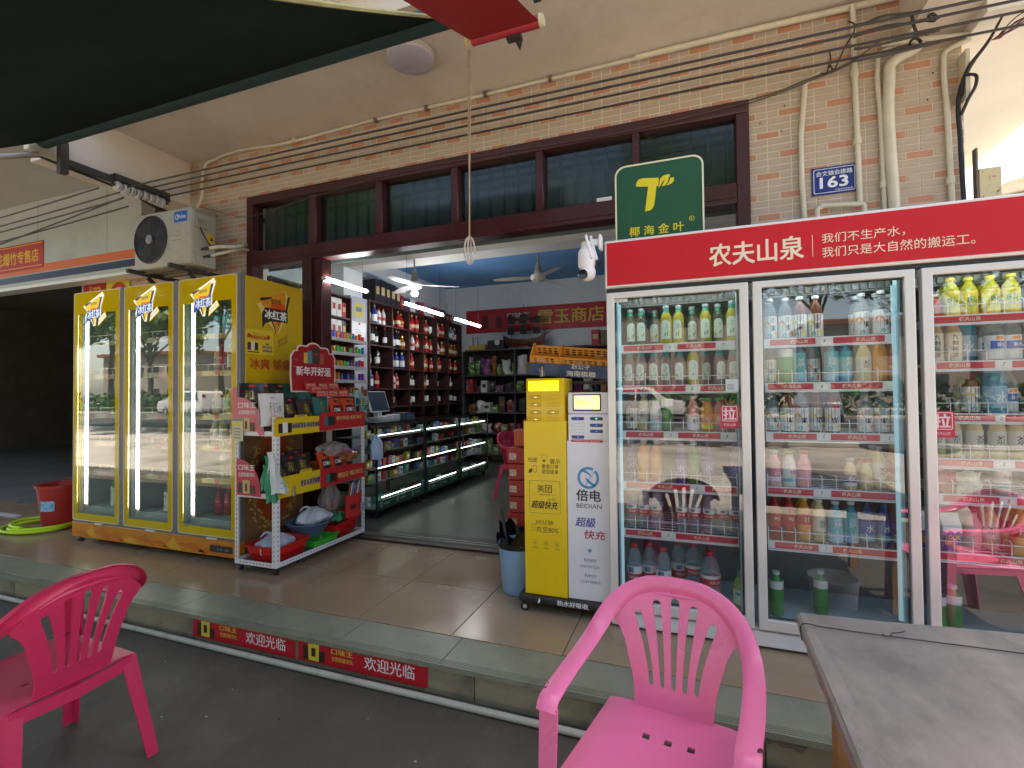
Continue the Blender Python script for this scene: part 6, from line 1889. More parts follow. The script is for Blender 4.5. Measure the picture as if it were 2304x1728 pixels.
# ------------------------------------------------------------------ table with film-wrapped top
tb = T('table', 'grey film-wrapped table top with a string tied round it on wooden legs', 'table', (.75, 1.25, -.15))
tm_ = M('table_grey', (.175, .155, .135), .50, var=.35, vs=5, dirt=(.33, .28, .235), dirt_s=4.5, dirt_lo=.40, dirt_hi=.72, rv=.16, bump=.06, bs=22, stretch=(1.4, .7, 1))
wood = M('table_wood', (.33, .17, .055), .5, var=.2, vs=3, stretch=(8, 8, 1))
b = MB()
A_, B_, C_, D_ = Vector((.294, 1.690, 0)), Vector((1.26, 1.775, 0)), Vector((1.30, .66, 0)), Vector((.262, .60, 0))
def ttop(u, v):
    p = (D_*(1-u)+C_*u)*(1-v)+(A_*(1-u)+B_*u)*v
    return Vector((p.x, p.y, .600+.0012*math.sin(9*u+3*v)+.001*math.sin(14*v)))
b.grid(ttop, 20, 20)
def edge(P, Q, off):
    n = 24
    rows_ = []
    for i in range(n+1):
        p = P+(Q-P)*(i/n)
        rows_.append([b.bm.verts.new((p.x+off.x*k_, p.y+off.y*k_, z)) for z, k_ in ((.600, 0), (.594, .007), (.578, .008+.002*math.sin(i*1.7)), (.562, .006+.002*math.sin(i*2.3)))])
    for i in range(n):
        for j in range(3):
            f = b.bm.faces.new((rows_[i][j], rows_[i+1][j], rows_[i+1][j+1], rows_[i][j+1])); f.smooth = True
edge(D_, A_, Vector((-1, 0, 0))); edge(A_, B_, Vector((-.08, 1, 0))); edge(B_, C_, Vector((1, 0, 0))); edge(C_, D_, Vector((0, -1, 0)))
b.quad([(A_.x, A_.y, .562), (B_.x, B_.y, .562), (C_.x, C_.y, .562), (D_.x, D_.y, .562)])
b.obj('table_top', tm_, tb)
# clear film folded round the edge
fm = glassm('clear_film', (.985, .985, .985), .8, rough=.3, wob=.6)
b = MB()
b.grid(lambda u, v: Vector((.294-.012-.004*math.sin(14*u)+(.30*v), 1.69-1.08*u+.012*math.sin(3*v)*.3, .6035+.003*math.sin(18*u+4*v)*math.sin(5*v)+(-.030 if v == 0 else 0))), 26, 8)
b.grid(lambda u, v: Vector((.29+.97*u, 1.698+.085*u+.008-.22*v, .6035+.003*math.sin(20*u)*math.sin(5*v)+(-.030 if v == 0 else 0))), 26, 8)
b.obj('plastic_film', fm, tb, recalc=False)
for x, y in ((.375, 1.545), (1.20, 1.62), (.345, .70), (1.2, .74)):
    MB().box(x-.030, x+.030, y-.030, y+.030, -.149, .5615, bev=.003).obj('leg', wood, tb)
MB().box(.41, 1.165, 1.56, 1.585, .47, .56).box(.405, 1.16, .705, .73, .47, .56).obj('rail', wood, tb)
MB().tube(catmull([(.283, 1.60, .560), (.283, 1.602, .603), (.34, 1.600, .6055), (.42, 1.598, .6055), (.475, 1.597, .606), (.60, 1.60, .6055), (.9, 1.605, .6055), (1.29, 1.61, .6055)], 6), .0016, 6).tube(catmull([(.472, 1.597, .607), (.485, 1.592, .6075), (.495, 1.600, .609), (.500, 1.612, .609), (.520, 1.615, .612), (.535, 1.632, .611)], 5), .0016, 6).lathe([(.001, -.003), (.004, 0), (.001, .003)], 8, (.476, 1.598, .607)).obj('string', M('string_dark', (.03, .025, .025), .7), tb)
# litter specks and a leaf scrap on the pavement
b = MB()
random.seed(77)
for k in range(46):
    x, y = random.uniform(-3.4, .1), random.uniform(.9, 1.95)
    s_ = random.uniform(.003, .010)
    a = random.uniform(0, 6)
    b.prism([(s_*math.cos(a+q)*random.uniform(.6, 1.2), s_*.6*math.sin(a+q)) for q in (0, 1.2, 2.3, 3.4, 4.6, 5.6)], (x, y, -.1498), (1, 0, 0), (0, 1, 0), .0015, random.choice([0, 0, 1]))
stuff(b.obj('litter', [M('litter_pale', (.42, .40, .38), .8), M('litter_dark', (.03, .028, .026), .8)]))
# ------------------------------------------------------------------ white slotted-angle rack beside the yellow cooler
RX0, RX1, RY0, RY1 = -3.150, -2.760, 2.672, 3.665
rk = T('display_rack', 'white slotted-angle rack on casters packed with snack pouches beside the yellow cooler', 'rack', (-2.95, 3.17, 0))
rkw = M('rack_white', (.70, .70, .72), .4, var=.05)
hole = M('rack_hole', (.03, .03, .03), .8)
def post(x, y, sx, sy, z0, z1):
    return MB().box(min(x, x+sx*.036), max(x, x+sx*.036), min(y, y+sy*.003), max(y, y+sy*.003), z0, z1).box(min(x, x+sx*.003), max(x, x+sx*.003), min(y+sy*.0031, y+sy*.036), max(y+sy*.0031, y+sy*.036), z0, z1)
hb = MB()
for (x, y, sx, sy, zt) in ((RX0, RY0, 1, 1, 1.12), (RX1, RY0, -1, 1, 1.12), (RX0, RY1, 1, -1, 1.55), (RX1, RY1, -1, -1, 1.03)):
    post(x, y, sx, sy, .055, zt).obj('post', rkw, rk)
    z = .10
    while z < zt-.03:
        if sy > 0: hb.quad([(x+sx*.015, y-.0006, z), (x+sx*.021, y-.0006, z), (x+sx*.021, y-.0006, z+.014), (x+sx*.015, y-.0006, z+.014)])
        if sx < 0: hb.quad([(x+.0006, y+sy*.015, z), (x+.0006, y+sy*.021, z), (x+.0006, y+sy*.021, z+.014), (x+.0006, y+sy*.015, z+.014)])
        z += .034
for z in (.055, .540, .985):
    b = MB()
    b.box(RX0+.037, RX1-.037, RY0, RY0+.003, z, z+.034).box(RX1-.003, RX1, RY0+.037, RY1-.037, z, z+.034).box(RX0+.037, RX1-.037, RY1-.003, RY1, z, z+.034).box(RX0, RX0+.003, RY0+.037, RY1-.037, z, z+.034)
    b.obj('rail', rkw, rk)
    if z < .1:
        for k in range(30):
            yy = RY0+.06+k*.030
            hb.quad([(RX1+.0006, yy, z+.014), (RX1+.0006, yy+.014, z+.014), (RX1+.0006, yy+.014, z+.020), (RX1+.0006, yy, z+.020)])
        for k in range(10):
            xx = RX0+.05+k*.031
            hb.quad([(xx, RY0-.0006, z+.014), (xx+.014, RY0-.0006, z+.014), (xx+.014, RY0-.0006, z+.020), (xx, RY0-.0006, z+.020)])
    MB().box(RX0+.004, RX1-.004, RY0+.004, RY1-.004, z+.002, z+.008).obj('shelf', M('shelf_board', (.20, .16, .12), .6), rk)
stuff(hb.obj('slot_holes', hole, rk, recalc=False))
for x in (RX0+.03, RX1-.03):
    for y in (RY0+.03, RY1-.03):
        MB().box(x-.012, x+.012, y-.010, y+.010, .036, .0545).lathe([(.018, -.010), (.018, .010)], 12, (x, y, .0195), axis='x').obj('caster', black_m, rk)
# printed fronts
tray_y = M('tray_yellow', (.68, .47, .015), .4, var=.04)
tray_r = M('tray_red', (.48, .018, .022), .4, var=.05)
UR, VR = (0, 1, 0), (0, 0, 1)
fx = RX1+.0045
def front(parent, name, pts, mat, t=.003):
    return MB().prism(pts, (fx-.003, 0, 0), UR, VR, t).obj(name, mat, parent)
navy = M('tray_navy', (.04, .05, .22), .45)
tr_w = M('tray_white', (.75, .73, .70), .45)
tr_g = M('tray_gold', (.66, .47, .16), .45)
pk_d = M('pack_dark', (.05, .022, .016), .4); pk_t = M('pack_teal', (.02, .16, .15), .4)
front(rk, 'tray_front', [(RY0-.02, .985), (3.110, .985), (3.110, 1.112), (2.97, 1.112), (2.965, 1.128), (2.845, 1.128), (2.84, 1.110), (2.74, 1.110), (2.735, 1.124), (RY0, 1.124), (RY0-.02, 1.10)], tray_y)
front(rk, 'tray_front', [(3.095, .988), (RY1, .995), (RY1, 1.125), (3.20, 1.132), (3.17, 1.138), (3.13, 1.128), (3.095, 1.118)], tray_r, .006)
front(rk, 'tray_front', [(RY0-.01, .540), (3.12, .540), (3.12, .690), (3.02, .690), (3.01, .715), (2.90, .715), (2.89, .690), (RY0-.01, .690)], tray_y)
front(rk, 'tray_front', [(3.105, .542), (RY1, .545), (RY1, .672), (3.105, .690)], tray_r, .006)
b = MB()
o_ = Vector((fx, 0, 0)); o2 = Vector((fx+.003, 0, 0))
def pt(s, y0, z0, w, h, bd, mi, oo=o_, lift=.0015): put_text(b, s, oo+Vector((0, y0, z0)), UR, VR, w, h, bd, mi, lift=lift)
pt('海南槟青果 味美更耐嚼', 2.815, 1.030, .285, .040, .03, 0)
pt('湘西槟榔', 2.865, 1.113, .075, .012, .01, 0); pt('全国销量领先', 2.668, 1.108, .062, .010, .01, 0)
pt('新年开好运 也来口味王', 3.29, 1.065, .33, .034, .02, 1, o2); pt('和成天下', 2.915, .698, .08, .014, .01, 0)
pt('青果 味美更耐嚼', 2.90, .590, .20, .048, .03, 0); pt('嚼劲足 嚼口味王', 3.31, .585, .32, .042, .02, 1, o2)
for (y0, z0, oo, cols) in ((2.69, 1.005, o_, (3, 2, 4)), (3.155, 1.03, o2, (5, 4, 3)), (3.17, .572, o2, (5, 4, 3))):
    for k, mi in enumerate(cols):
        shape(b, [(y0+k*.038, z0), (y0+.046+k*.038, z0-.002*k), (y0+.047+k*.038, z0+.068+.006*(k == 1)), (y0-.002+k*.038, z0+.068+.006*(k == 1))], oo, UR, VR, mi, .0015+.0006*(k == 1))
b.obj('tray_print', [navy, tr_g, tr_w, pk_d, M('pack_black', (.02, .018, .016), .4), pk_t], rk, recalc=False)
# pink and red side cards on the short end
pinkc = M('card_pink', (.62, .14, .19), .4, var=.12, vs=5); redc = M('card_red', (.54, .02, .07), .4, var=.05); orange_edge = M('card_orange', (.68, .16, .03), .4)
fy = RY0-.004
def endcard(z0, xs, pts, mat, txt_w):
    b = MB().prism(pts, (0, fy, 0), (1, 0, 0), VR, .003)
    c = b.obj('end_card', mat, rk)
    return c
qa = [(-2.868-.250*(1-math.cos(R(a))), 1.02+.245*math.sin(R(a))) for a in range(0, 91, 9)]
c1 = endcard(1.0, None, [(-3.165, 1.02), (-2.93, 1.015), (-2.90, .985), (-2.862, .995)]+qa+[(-3.118, 1.30), (-3.125, 1.335), (-3.15, 1.34), (-3.165, 1.325)], pinkc, 0)
qb = [(-2.900-.215*(1-math.cos(R(a))), .60+.215*math.sin(R(a))) for a in range(0, 91, 9)]
c2 = endcard(.55, None, [(-3.125, .555), (-2.895, .550)]+qb+[(-3.125, .818)], redc, 0)
for c, (xa, z_, s1) in ((c1, (-3.105, 1.185, 1.0)), (c2, (-3.105, .735, .95))):
    b = MB()
    put_text(b, '口味王', (xa, fy-.003, z_), (1, 0, 0), VR, .165*s1, .042, .03, 0, lift=.002)
    put_text(b, '全国销量领先', (xa, fy-.003, z_-.045), (1, 0, 0), VR, .165*s1, .030, .015, 0, lift=.002)
    for k, (dx, w_, h, mi) in enumerate(((.0, .045, .075, 1), (.11, .045, .06, 1), (.045, .065, .095, 2))):
        shape(b, [(xa+dx, z_-.165), (xa+dx+w_, z_-.165), (xa+dx+w_*1.02, z_-.165+h), (xa+dx-.002, z_-.165+h)], (0, fy-.003, 0), (1, 0, 0), VR, mi, .002+.0005*k)
    shape(b, [(xa+.068, z_-.150), (xa+.087, z_-.150), (xa+.087, z_-.095), (xa+.068, z_-.095)], (0, fy-.003, 0), (1, 0, 0), VR, 1, .005)
    b.obj('card_print', [tr_w, pk_d, M('pack_gold', (.60, .42, .20), .4)], c, recalc=False)
# paper note on the cooler edge
nt_ = T('price_note', 'small yellow and grey paper note hanging on the left post of the white rack', 'note', (-3.105, 2.66, .95))
MB().box(-3.158, -3.052, 2.655, 2.658, .945, 1.112).obj('paper', M('note_cream', (.62, .58, .38), .6), nt_)
b = MB()
b.quad([(-3.150, 2.6545, 1.06), (-3.062, 2.6545, 1.06), (-3.062, 2.6545, 1.085), (-3.150, 2.6545, 1.085)], 0)
b.quad([(-3.155, 2.6545, 1.092), (-3.055, 2.6545, 1.092), (-3.055, 2.6545, 1.110), (-3.155, 2.6545, 1.110)], 1)
for k in range(4): b.quad([(-3.140, 2.6545, .965+k*.022), (-3.075+.006*(k % 2), 2.6545, .965+k*.022), (-3.075, 2.6545, .973+k*.022), (-3.140, 2.6545, .973+k*.022)], 1)
b.obj('print', [M('note_yellow', (.70, .60, .04), .5), M('note_grey', (.26, .26, .28), .6)], nt_)

# ---- pouches (facing the doorway)
PG = 'snack pouches on the white rack'
def pouch_mesh(w, h, t, body, prints):
    """stand-up pouch facing +X, base at origin; prints: list of (text,y0,z0,w,h,bold,mat)"""
    b = MB()
    def f(s):
        def g(u, v):
            k = math.sin(PI*min(1, .08+.92*u))*max(0, math.sin(PI*min(1, v*.93)))**.7
            return Vector((s*t*(.18*(1-v)+.9*k*(1-.55*v))+.003*math.sin(9*u+5*v)*s, (u-.5)*w*(1-.03*math.sin(PI*v)), h*v))
        return g
    b.grid(f(1), 8, 9); b.grid(f(-1), 8, 9)
    me = b.mesh('pouch', body, recalc=False)
    p = MB()
    mats = []
    for (s, y0, z0, ww, hh, bd, m) in prints:
        if m not in mats: mats.append(m)
        mi = mats.index(m)
        if s == '#':
            p.grid(lambda u, v: f(1)((y0+ww*u)/w+.5, (z0+hh*v)/h)+Vector((.0025, 0, 0)), 4, 2, mi)
        else:
            vs, ps, _ = glyphs(s, bd, 1)
            bv = [p.bm.verts.new(f(1)((y0+ww*x)/w+.5, (z0+hh*y)/h)+Vector((.0035, 0, 0))) for x, y in vs]
            for q in ps:
                try:
                    fc = p.bm.faces.new([bv[i] for i in q]); fc.material_index = mi
                except ValueError: pass
    return me, p.mesh('print', mats, recalc=False)
gold = M('foil_gold', (.75, .55, .12), .25, metal=.7); p_red = M('print_scarlet', (.60, .03, .03), .4); p_ink = M('print_sepia', (.20, .08, .04), .5); p_w = tr_w
blackp = M('pouch_black', (.018, .015, .016), .32, var=.2, vs=12); brownp = M('pouch_brown', (.045, .02, .014), .35, var=.2, vs=12); whitep = M('pouch_white', (.66, .65, .63), .4, var=.05, vs=10)
tealp_ = M('pouch_teal', (.012, .12, .105), .35, var=.12); redp_ = M('pouch_scarlet', (.58, .055, .012), .3, var=.1)
PM = {
 'black': pouch_mesh(.165, .215, .035, blackp, [('和', -.055, .085, .060, .075, -.005, gold), ('天', .012, .05, .05, .06, -.01, gold), ('#', -.022, .185, .045, .016, 0, p_red)]),
 'brown': pouch_mesh(.165, .205, .035, brownp, [('和', -.03, .095, .060, .070, -.005, gold), ('下', .015, .045, .045, .05, -.01, gold)]),
 'white': pouch_mesh(.205, .235, .032, whitep, [('和', -.045, .085, .07, .085, -.02, p_ink), ('成', .035, .10, .035, .045, -.01, p_ink), ('和成天下', -.02, .195, .045, .012, 0, p_red), ('#', -.03, .03, .05, .05, 0, M('print_blush', (.60, .46, .40), .5))]),
 'teal': pouch_mesh(.165, .205, .032, tealp_, [('王', -.03, .11, .045, .05, -.005, gold), ('味', .0, .06, .04, .045, -.01, gold), ('口', -.02, .02, .03, .03, -.01, gold)]),
 'red': pouch_mesh(.160, .185, .036, redp_, [('#', -.050, .045, .10, .075, 0, M('print_oval', (.03, .015, .012), .4)), ('口味王', -.042, .066, .084, .034, .03, p_w), ('#', -.03, .145, .05, .022, 0, pk_d)]),
}
for k, (pm, rm) in PM.items():
    pass
def pouch(kind, x, y, z, label, rz=0., tilt=0.):
    pm, rm = PM[kind]
    o = bpy.data.objects.new('pouch', pm)
    COL.objects.link(o)
    o.location = (x, y, z)
    o.rotation_euler = (0, tilt, rz)
    tag(o, label, 'pouch', PG)
    c = bpy.data.objects.new('print', rm)
    COL.objects.link(c)
    c.parent = o
random.seed(55)
for i in range(4):
    pouch('black', -3.08+.012*i, 2.76+.125*i, 1.155, f'black pouch, {ORD[i]} from the front in the back row of the top tier', random.uniform(-.1, .1)-.5 if i == 0 else random.uniform(-.1, .1), -.12)
for i in range(3):
    pouch('black', -2.97, 2.86+.13*i, 1.06, f'black pouch, {ORD[i]} from the front in the middle row of the top tier', random.uniform(-.1, .1), -.16)
pouch('white', -2.835, 2.718, 1.055, 'large white pouch with brown brush writing at the front of the top tier', -.12, -.10)
pouch('black', -2.835, 2.885, 1.045, 'black pouch standing just right of the white pouch', .05, -.12)
pouch('brown', -2.832, 3.035, 1.040, 'dark brown pouch between the white pouch and the teal pouch', .0, -.12)
pouch('teal', -2.822, 3.195, 1.060, 'teal pouch with gold writing beside the two orange-red pouches', -.05, -.10)
pouch('red', -2.822, 3.375, 1.065, 'orange-red pouch with black oval, left of the front pair on the top tier', .02, -.12)
pouch('red', -2.822, 3.535, 1.065, 'orange-red pouch with black oval, right of the front pair on the top tier', -.02, -.12)
pouch('teal', -2.90, 3.13, 1.10, 'teal pouch behind the front teal pouch on the top tier', .0, -.12)
pouch('teal', -2.98, 3.06, 1.16, 'teal pouch in the far back of the top tier', .0, -.12)
for i in range(3):
    pouch('black', -2.84, 2.78+.125*i, .612, f'black pouch with gold writing, {ORD[i]} from the front on the lower tier', random.uniform(-.1, .1), -.12)
    pouch('black', -2.94, 2.80+.125*i, .632, f'black pouch with gold writing, {ORD[i]} from the front behind on the lower tier', random.uniform(-.1, .1), -.12)
pouch('red', -2.835, 3.265, .628, 'red pouch with black oval, left one in the lower orange tray', .0, -.2)
pouch('red', -2.835, 3.405, .628, 'red pouch with black oval, middle one in the lower orange tray', .0, -.2)
pouch('red', -2.85, 3.57, .615, 'red pouch with black oval, right one in the lower orange tray', .1, -.3)
# red header strips above the red pouches: three steps of hang packs
hd = M('header_card', (.52, .035, .03), .4, var=.1, vs=10)
hm = MB().box(-.0015, .0015, -.062, .062, 0, .056, bev=.001).mesh('hang_pack', hd)
hp = MB()
put_text(hp, '新年开好运', (.0017, -.045, .028), UR, VR, .09, .020, .02)
put_text(hp, '手气常在口味王', (.0017, -.048, .010), UR, VR, .096, .012, .01)
hpm = hp.mesh('print', M('header_cream', (.72, .52, .36), .45), recalc=False)
for r_, (x, z, y0) in enumerate(((-2.815, 1.258, 3.195), (-2.86, 1.318, 3.13), (-2.90, 1.375, 3.05), (-2.835, 1.288, 3.165))):
    for k in range(3):
        if r_ == 3 and k != 0: continue
        o = link('hang_pack', hm)
        o.location = (x, y0+.132*k+random.uniform(-.006, .006), z+random.uniform(-.004, .004))
        o.rotation_euler = (random.uniform(-.06, .06), -.18, random.uniform(-.08, .08))
        tag(o, f'red header card, {ORD[k]} from left in the {["lowest", "middle", "highest", "second lowest"][r_]} row above the orange-red pouches', 'card', 'red header cards on the rack')
        link('print', hpm, o)
# curved red topper board
tp = T('topper_board', 'red cloud-edged topper board reading 新年开好运 above the snack rack', 'sign', (-2.90, 3.18, 1.3))
out = [(2.945, 1.30), (2.935, 1.45), (2.94, 1.585), (2.955, 1.600)]
out += [(3.00+.045*math.cos(R(a)), 1.60+.030*math.sin(R(a))) for a in range(160, 60, -20)]
out += [(3.05+.045*math.cos(R(a)), 1.645+.028*math.sin(R(a))) for a in range(170, 70, -20)]
out += [(3.185+.09*math.cos(R(a)), 1.640+.062*math.sin(R(a))) for a in range(150, 25, -12)]
out += [(3.32+.045*math.cos(R(a)), 1.645+.028*math.sin(R(a))) for a in range(110, 10, -20)]
out += [(3.385+.045*math.cos(R(a)), 1.60+.028*math.sin(R(a))) for a in range(110, 10, -20)]
out += [(3.440, 1.585), (3.442, 1.45), (3.435, 1.30)]
out = out[::-1]
tx = -2.895
MB().prism(out, (tx, 0, 0), UR, VR, .005).obj('rim', M('topper_cream', (.72, .60, .46), .4), tp)
cy_, cz_ = 3.19, 1.48
inn_ = [(cy_+(y-cy_)*.955, cz_+(z-cz_)*.945) for y, z in out]
shape(MB(), inn_, (tx+.005, 0, 0), UR, VR, 0, .001).obj('face', M('topper_red', (.34, .010, .018), .35, var=.15, vs=3), tp, recalc=False)
b = MB()
ot = Vector((tx+.005, 0, 0))
put_text(b, '新年开好运', ot+Vector((0, 2.995, 1.432)), UR, VR, .385, .072, .03, 0, lift=.0025)
for k, (y0, w_, h, mi) in enumerate(((3.075, .04, .085, 1), (3.245, .055, .085, 2), (3.115, .055, .10, 3), (3.165, .085, .135, 4))):
    shape(b, [(y0, 1.530), (y0+w_, 1.530), (y0+w_*1.02, 1.530+h), (y0, 1.530+h)], ot, UR, VR, mi, .0025+.0004*k)
put_text(b, '口味王', ot+Vector((0, 3.178, 1.598)), UR, VR, .058, .020, .02, 5, lift=.0055)
for a, y0, z0 in ((.5, 2.975, 1.56), (.3, 2.965, 1.50), (-.5, 3.40, 1.56), (-.3, 3.41, 1.52)):
    b.quad([ot+Vector((.0016, y0, z0)), ot+Vector((.0016, y0+.035, z0-.03*a)), ot+Vector((.0016, y0+.035, z0-.03*a+.002)), ot+Vector((.0016, y0, z0+.002))], 0)
b.obj('print', [tr_w, M('pack_amber', (.62, .38, .05), .4), M('pack_rust', (.42, .08, .05), .4), M('pack_slate', (.08, .22, .26), .4), M('pack_bark', (.06, .035, .025), .4), p_red], tp, recalc=False)
# orange plastic tray with pouches on the lower tier
ot_ = T('plastic_tray', 'orange slotted plastic tray on the lower tier of the white rack', 'tray', (-2.9, 3.38, .56))
for yy in (3.14, 3.30, 3.47, 3.63):
    MB().prism([(-.005, 0), (.16, 0), (.16, .055), (-.005, .16)], (-2.99, yy, .556), (1, 0, 0), (0, 0, 1), .004).obj('divider', orm, ot_)
vs, ps = slotted(3.13, 3.64, .15, 12, 3)
put_mesh(MB(), vs, ps, lambda v: Vector((-3.0+v.z, v.x, .57+v.y))).obj('slotted_panel', orm, ot_)
# plastic bags: crumpled translucent blobs
def bag_mat(nm, col, alpha, rough=.3):
    m = liquid(nm, col, rough, alpha)
    return m
def crumple(name, c, rx, ry, rz_, m, label, seed, cat='plastic bag', group=None, knot=True):
    random.seed(seed)
    p = [random.uniform(0, 6.28) for _ in range(6)]
    b = MB()
    def f(u, v):
        a = 2*PI*u; e = PI*(v-.5)
        r = 1+.13*math.sin(3*a+p[0]+4*v)+.10*math.sin(7*a+p[1]-6*v)+.07*math.sin(11*a+13*v+p[2])+.05*math.sin(17*v+p[3])
        x, y_, z = math.cos(e)*math.cos(a)*r, math.cos(e)*math.sin(a)*r, max(-.55, math.sin(e)*(1+.1*math.sin(5*a+p[4])))
        return Vector((c[0]+rx*x, c[1]+ry*y_, c[2]+rz_*z))
    b.grid(f, 40, 18)
    bmesh.ops.remove_doubles(b.bm, verts=b.bm.verts, dist=.0005)
    if knot:
        for s_ in (-1, 1):
            b.tube(catmull([(c[0]+s_*rx*.2, c[1], c[2]+rz_*.9), (c[0]+s_*rx*.5, c[1]-ry*.3, c[2]+rz_*1.15), (c[0]+s_*rx*.75, c[1]-ry*.5, c[2]+rz_*.75)], 5), [.012, .011, .010, .010, .009, .008, .008, .007, .006, .005, .003], 8)
    return tag(b.obj(name, m), label, cat, group)
wbag = bag_mat('bag_milky', (.50, .55, .66), .8)
crumple('plastic_bag', (-2.92, 2.82, .165), .10, .13, .085, wbag, 'milky blue carrier bag tied up in the front red tub', 3)
crumple('plastic_bag', (-2.93, 3.22, .275), .10, .14, .075, bag_mat('bag_milky2', (.58, .62, .68), .8), 'milky white carrier bag lying over the grey-blue basin', 5)
crumple('plastic_bag', (-2.90, 3.47, .215), .07, .085, .05, bag_mat('bag_green', (.02, .26, .11), .9), 'bright green plastic bag on the far red tub', 7)
crumple('plastic_bag', (-2.94, 3.42, .365), .075, .10, .14, bag_mat('bag_clear', (.45, .42, .40), .35, .15), 'clear bag with red pouches inside hanging under the lower tier', 9, knot=False)
for i, (dy, dz) in enumerate(((-.03, 0), (.05, .03))):
    crumple('red_packet', (-2.935, 3.40+dy, .285+dz), .03, .045, .05, redp_, f'{["lower", "upper"][i]} crumpled red packet inside the clear hanging bag', 13+i, 'packet', knot=False)
crumple('plastic_bag', (-2.92, 3.43, .80), .10, .16, .07, bag_mat('bag_clear2', (.55, .50, .46), .42, .12), 'crumpled clear bag heaped on the lower orange tray', 17, knot=False)
crumple('zip_bag', (-2.85, 3.54, .735), .06, .12, .055, bag_mat('bag_zip', (.42, .16, .06), .6, .15), 'clear zip bag with a purple zip on the lower orange tray', 19, knot=False)
tag(MB().tube([(-2.80, 3.44, .785), (-2.79, 3.65, .815)], .008, 6).obj('purple_zip', M('zip_purple', (.28, .04, .30), .4)), 'purple zip strip on the clear bag in the lower tray', 'zip')
# red refill pack with pens at the end of the rack
rfp = T('red_pack', 'red packet with sticks poking out hung at the far end of the rack', 'packet', (-2.77, 3.56, .24))
b = MB()
b.grid(lambda u, v: Vector((-2.775+.03*math.sin(PI*u)*(1-.3*v), 3.43+.25*u*(1-.1*(1-v)), .22+.185*v+.02*u*v)), 8, 6); b.grid(lambda u, v: Vector((-2.785-.02*math.sin(PI*u), 3.43+.25*u*(1-.1*(1-v)), .22+.185*v+.02*u*v)), 8, 6)
b.obj('pack', M('refill_red', (.56, .03, .03), .3), rfp, recalc=False)
b = MB()
put_text(b, '槟榔', Vector((-2.745, 3.45, .29)), UR, VR, .07, .045, .02, 0, lift=.004); b.quad([(-2.742, 3.585, .25), (-2.742, 3.645, .26), (-2.742, 3.645, .33), (-2.742, 3.585, .33)], 1)
b.obj('print', [pk_d, M('print_ash', (.35, .33, .34), .5)], rfp, recalc=False)
for i in range(7):
    y0 = 3.47+.03*i
    MB().tube([(-2.785, y0, .38), (-2.782, y0+.03, .50+.012*(i % 3))], .0055, 6).obj('stick', M(['stick_red', 'stick_clear', 'stick_blue'][i % 3], [(.45, .05, .04), (.6, .55, .5), (.08, .15, .5)][i % 3], .35), rfp)
# hanging white and green bag
hg = T('carrier_bag', 'white and green carrier bag hanging from the front post of the rack', 'bag', (-2.74, 2.63, .85))
b = MB()
def hang(u, v, y0, y1, y2, y3, x0, bulge, z0, z1):
    ya = y0+(y2-y0)*v; yb_ = y1+(y3-y1)*v
    return Vector((x0+bulge*math.sin(PI*u)*(.3+.7*v)+.006*math.sin(13*u+7*v), ya+(yb_-ya)*u+.006*math.sin(9*v), z0+(z1-z0)*v+.010*math.sin(7*u)*v))
b.grid(lambda u, v: hang(u, v, 2.575, 2.615, 2.60, 2.765, -2.742, .045, .885, .585), 14, 14)
b.obj('white_part', M('bag_white', (.58, .62, .60), .45, bump=.3, bs=14), hg, recalc=False)
b = MB(); b.grid(lambda u, v: hang(u, v, 2.565, 2.60, 2.575, 2.68, -2.752, .025, .86, .53), 10, 12); b.grid(lambda u, v: hang(u, v, 2.555, 2.585, 2.535, 2.60, -2.758, .012, .80, .62), 8, 8)
b.obj('green_part', M('bag_deepgreen', (.012, .22, .10), .45, bump=.3, bs=14), hg, recalc=False)
b = MB()
random.seed(3)
for k in range(7):
    y0, z0 = random.uniform(2.63, 2.72), random.uniform(.62, .80)
    b.tube([(-2.700, y0, z0), (-2.698, y0+random.uniform(.005, .02), z0+random.uniform(-.03, .03))], .0022, 4)
b.obj('bag_print', M('bag_ink', (.05, .10, .09), .5), hg)
lk = T('padlock', 'small brass-grey padlock hanging on the lower yellow tray', 'padlock', (-2.745, 2.83, .55))
MB().box(-2.751, -2.739, 2.815, 2.84, .533, .562, bev=.003).obj('body', steel, lk)
MB().tube(catmull([(-2.745, 2.819, .56), (-2.745, 2.819, .60), (-2.745, 2.828, .612), (-2.745, 2.836, .60), (-2.745, 2.836, .56)], 4), .0028, 6).obj('shackle', steel, lk)
# tubs and basins on the bottom shelf
def tub(name, label, cat, c, lx, ly, h, m, tilt=0., rz=0., ribs=4):
    t = T(name, label, cat, c, rz)
    b = MB()
    for (k0, z0, k1, z1) in ((.80, .0, .97, h*.92), (.97, h*.92, 1.04, h*.92), (1.04, h*.92, 1.04, h)):
        pass
    prof = [(.80, 0), (.84, h*.2), (.865, h*.22), (.90, h*.5), (.925, h*.52), (.96, h*.88), (1.05, h*.90), (1.06, h), (1.0, h), (.94, h*.86), (.80, .006), (.001, .006)]
    rings = []
    n = 40
    for k, z in prof:
        ring_ = []
        for j in range(n):
            a = 2*PI*j/n
            ca, sa = math.cos(a), math.sin(a)
            e = .28
            x = math.copysign(abs(ca)**e, ca)*lx/2*k; y = math.copysign(abs(sa)**e, sa)*ly/2*k
            ring_.append(b.bm.verts.new(WM[t] @ (Matrix.Rotation(tilt, 4, 'X') @ Vector((x, y, z)))))
        rings.append(ring_)
    for a, c2 in zip(rings, rings[1:]):
        for j in range(n):
            f = b.bm.faces.new((a[j], a[(j+1) % n], c2[(j+1) % n], c2[j])); f.smooth = True
    b.bm.faces.new(rings[0][::-1])
    b.obj('tub_shell', m, t, recalc=True, ang=50)
    return t
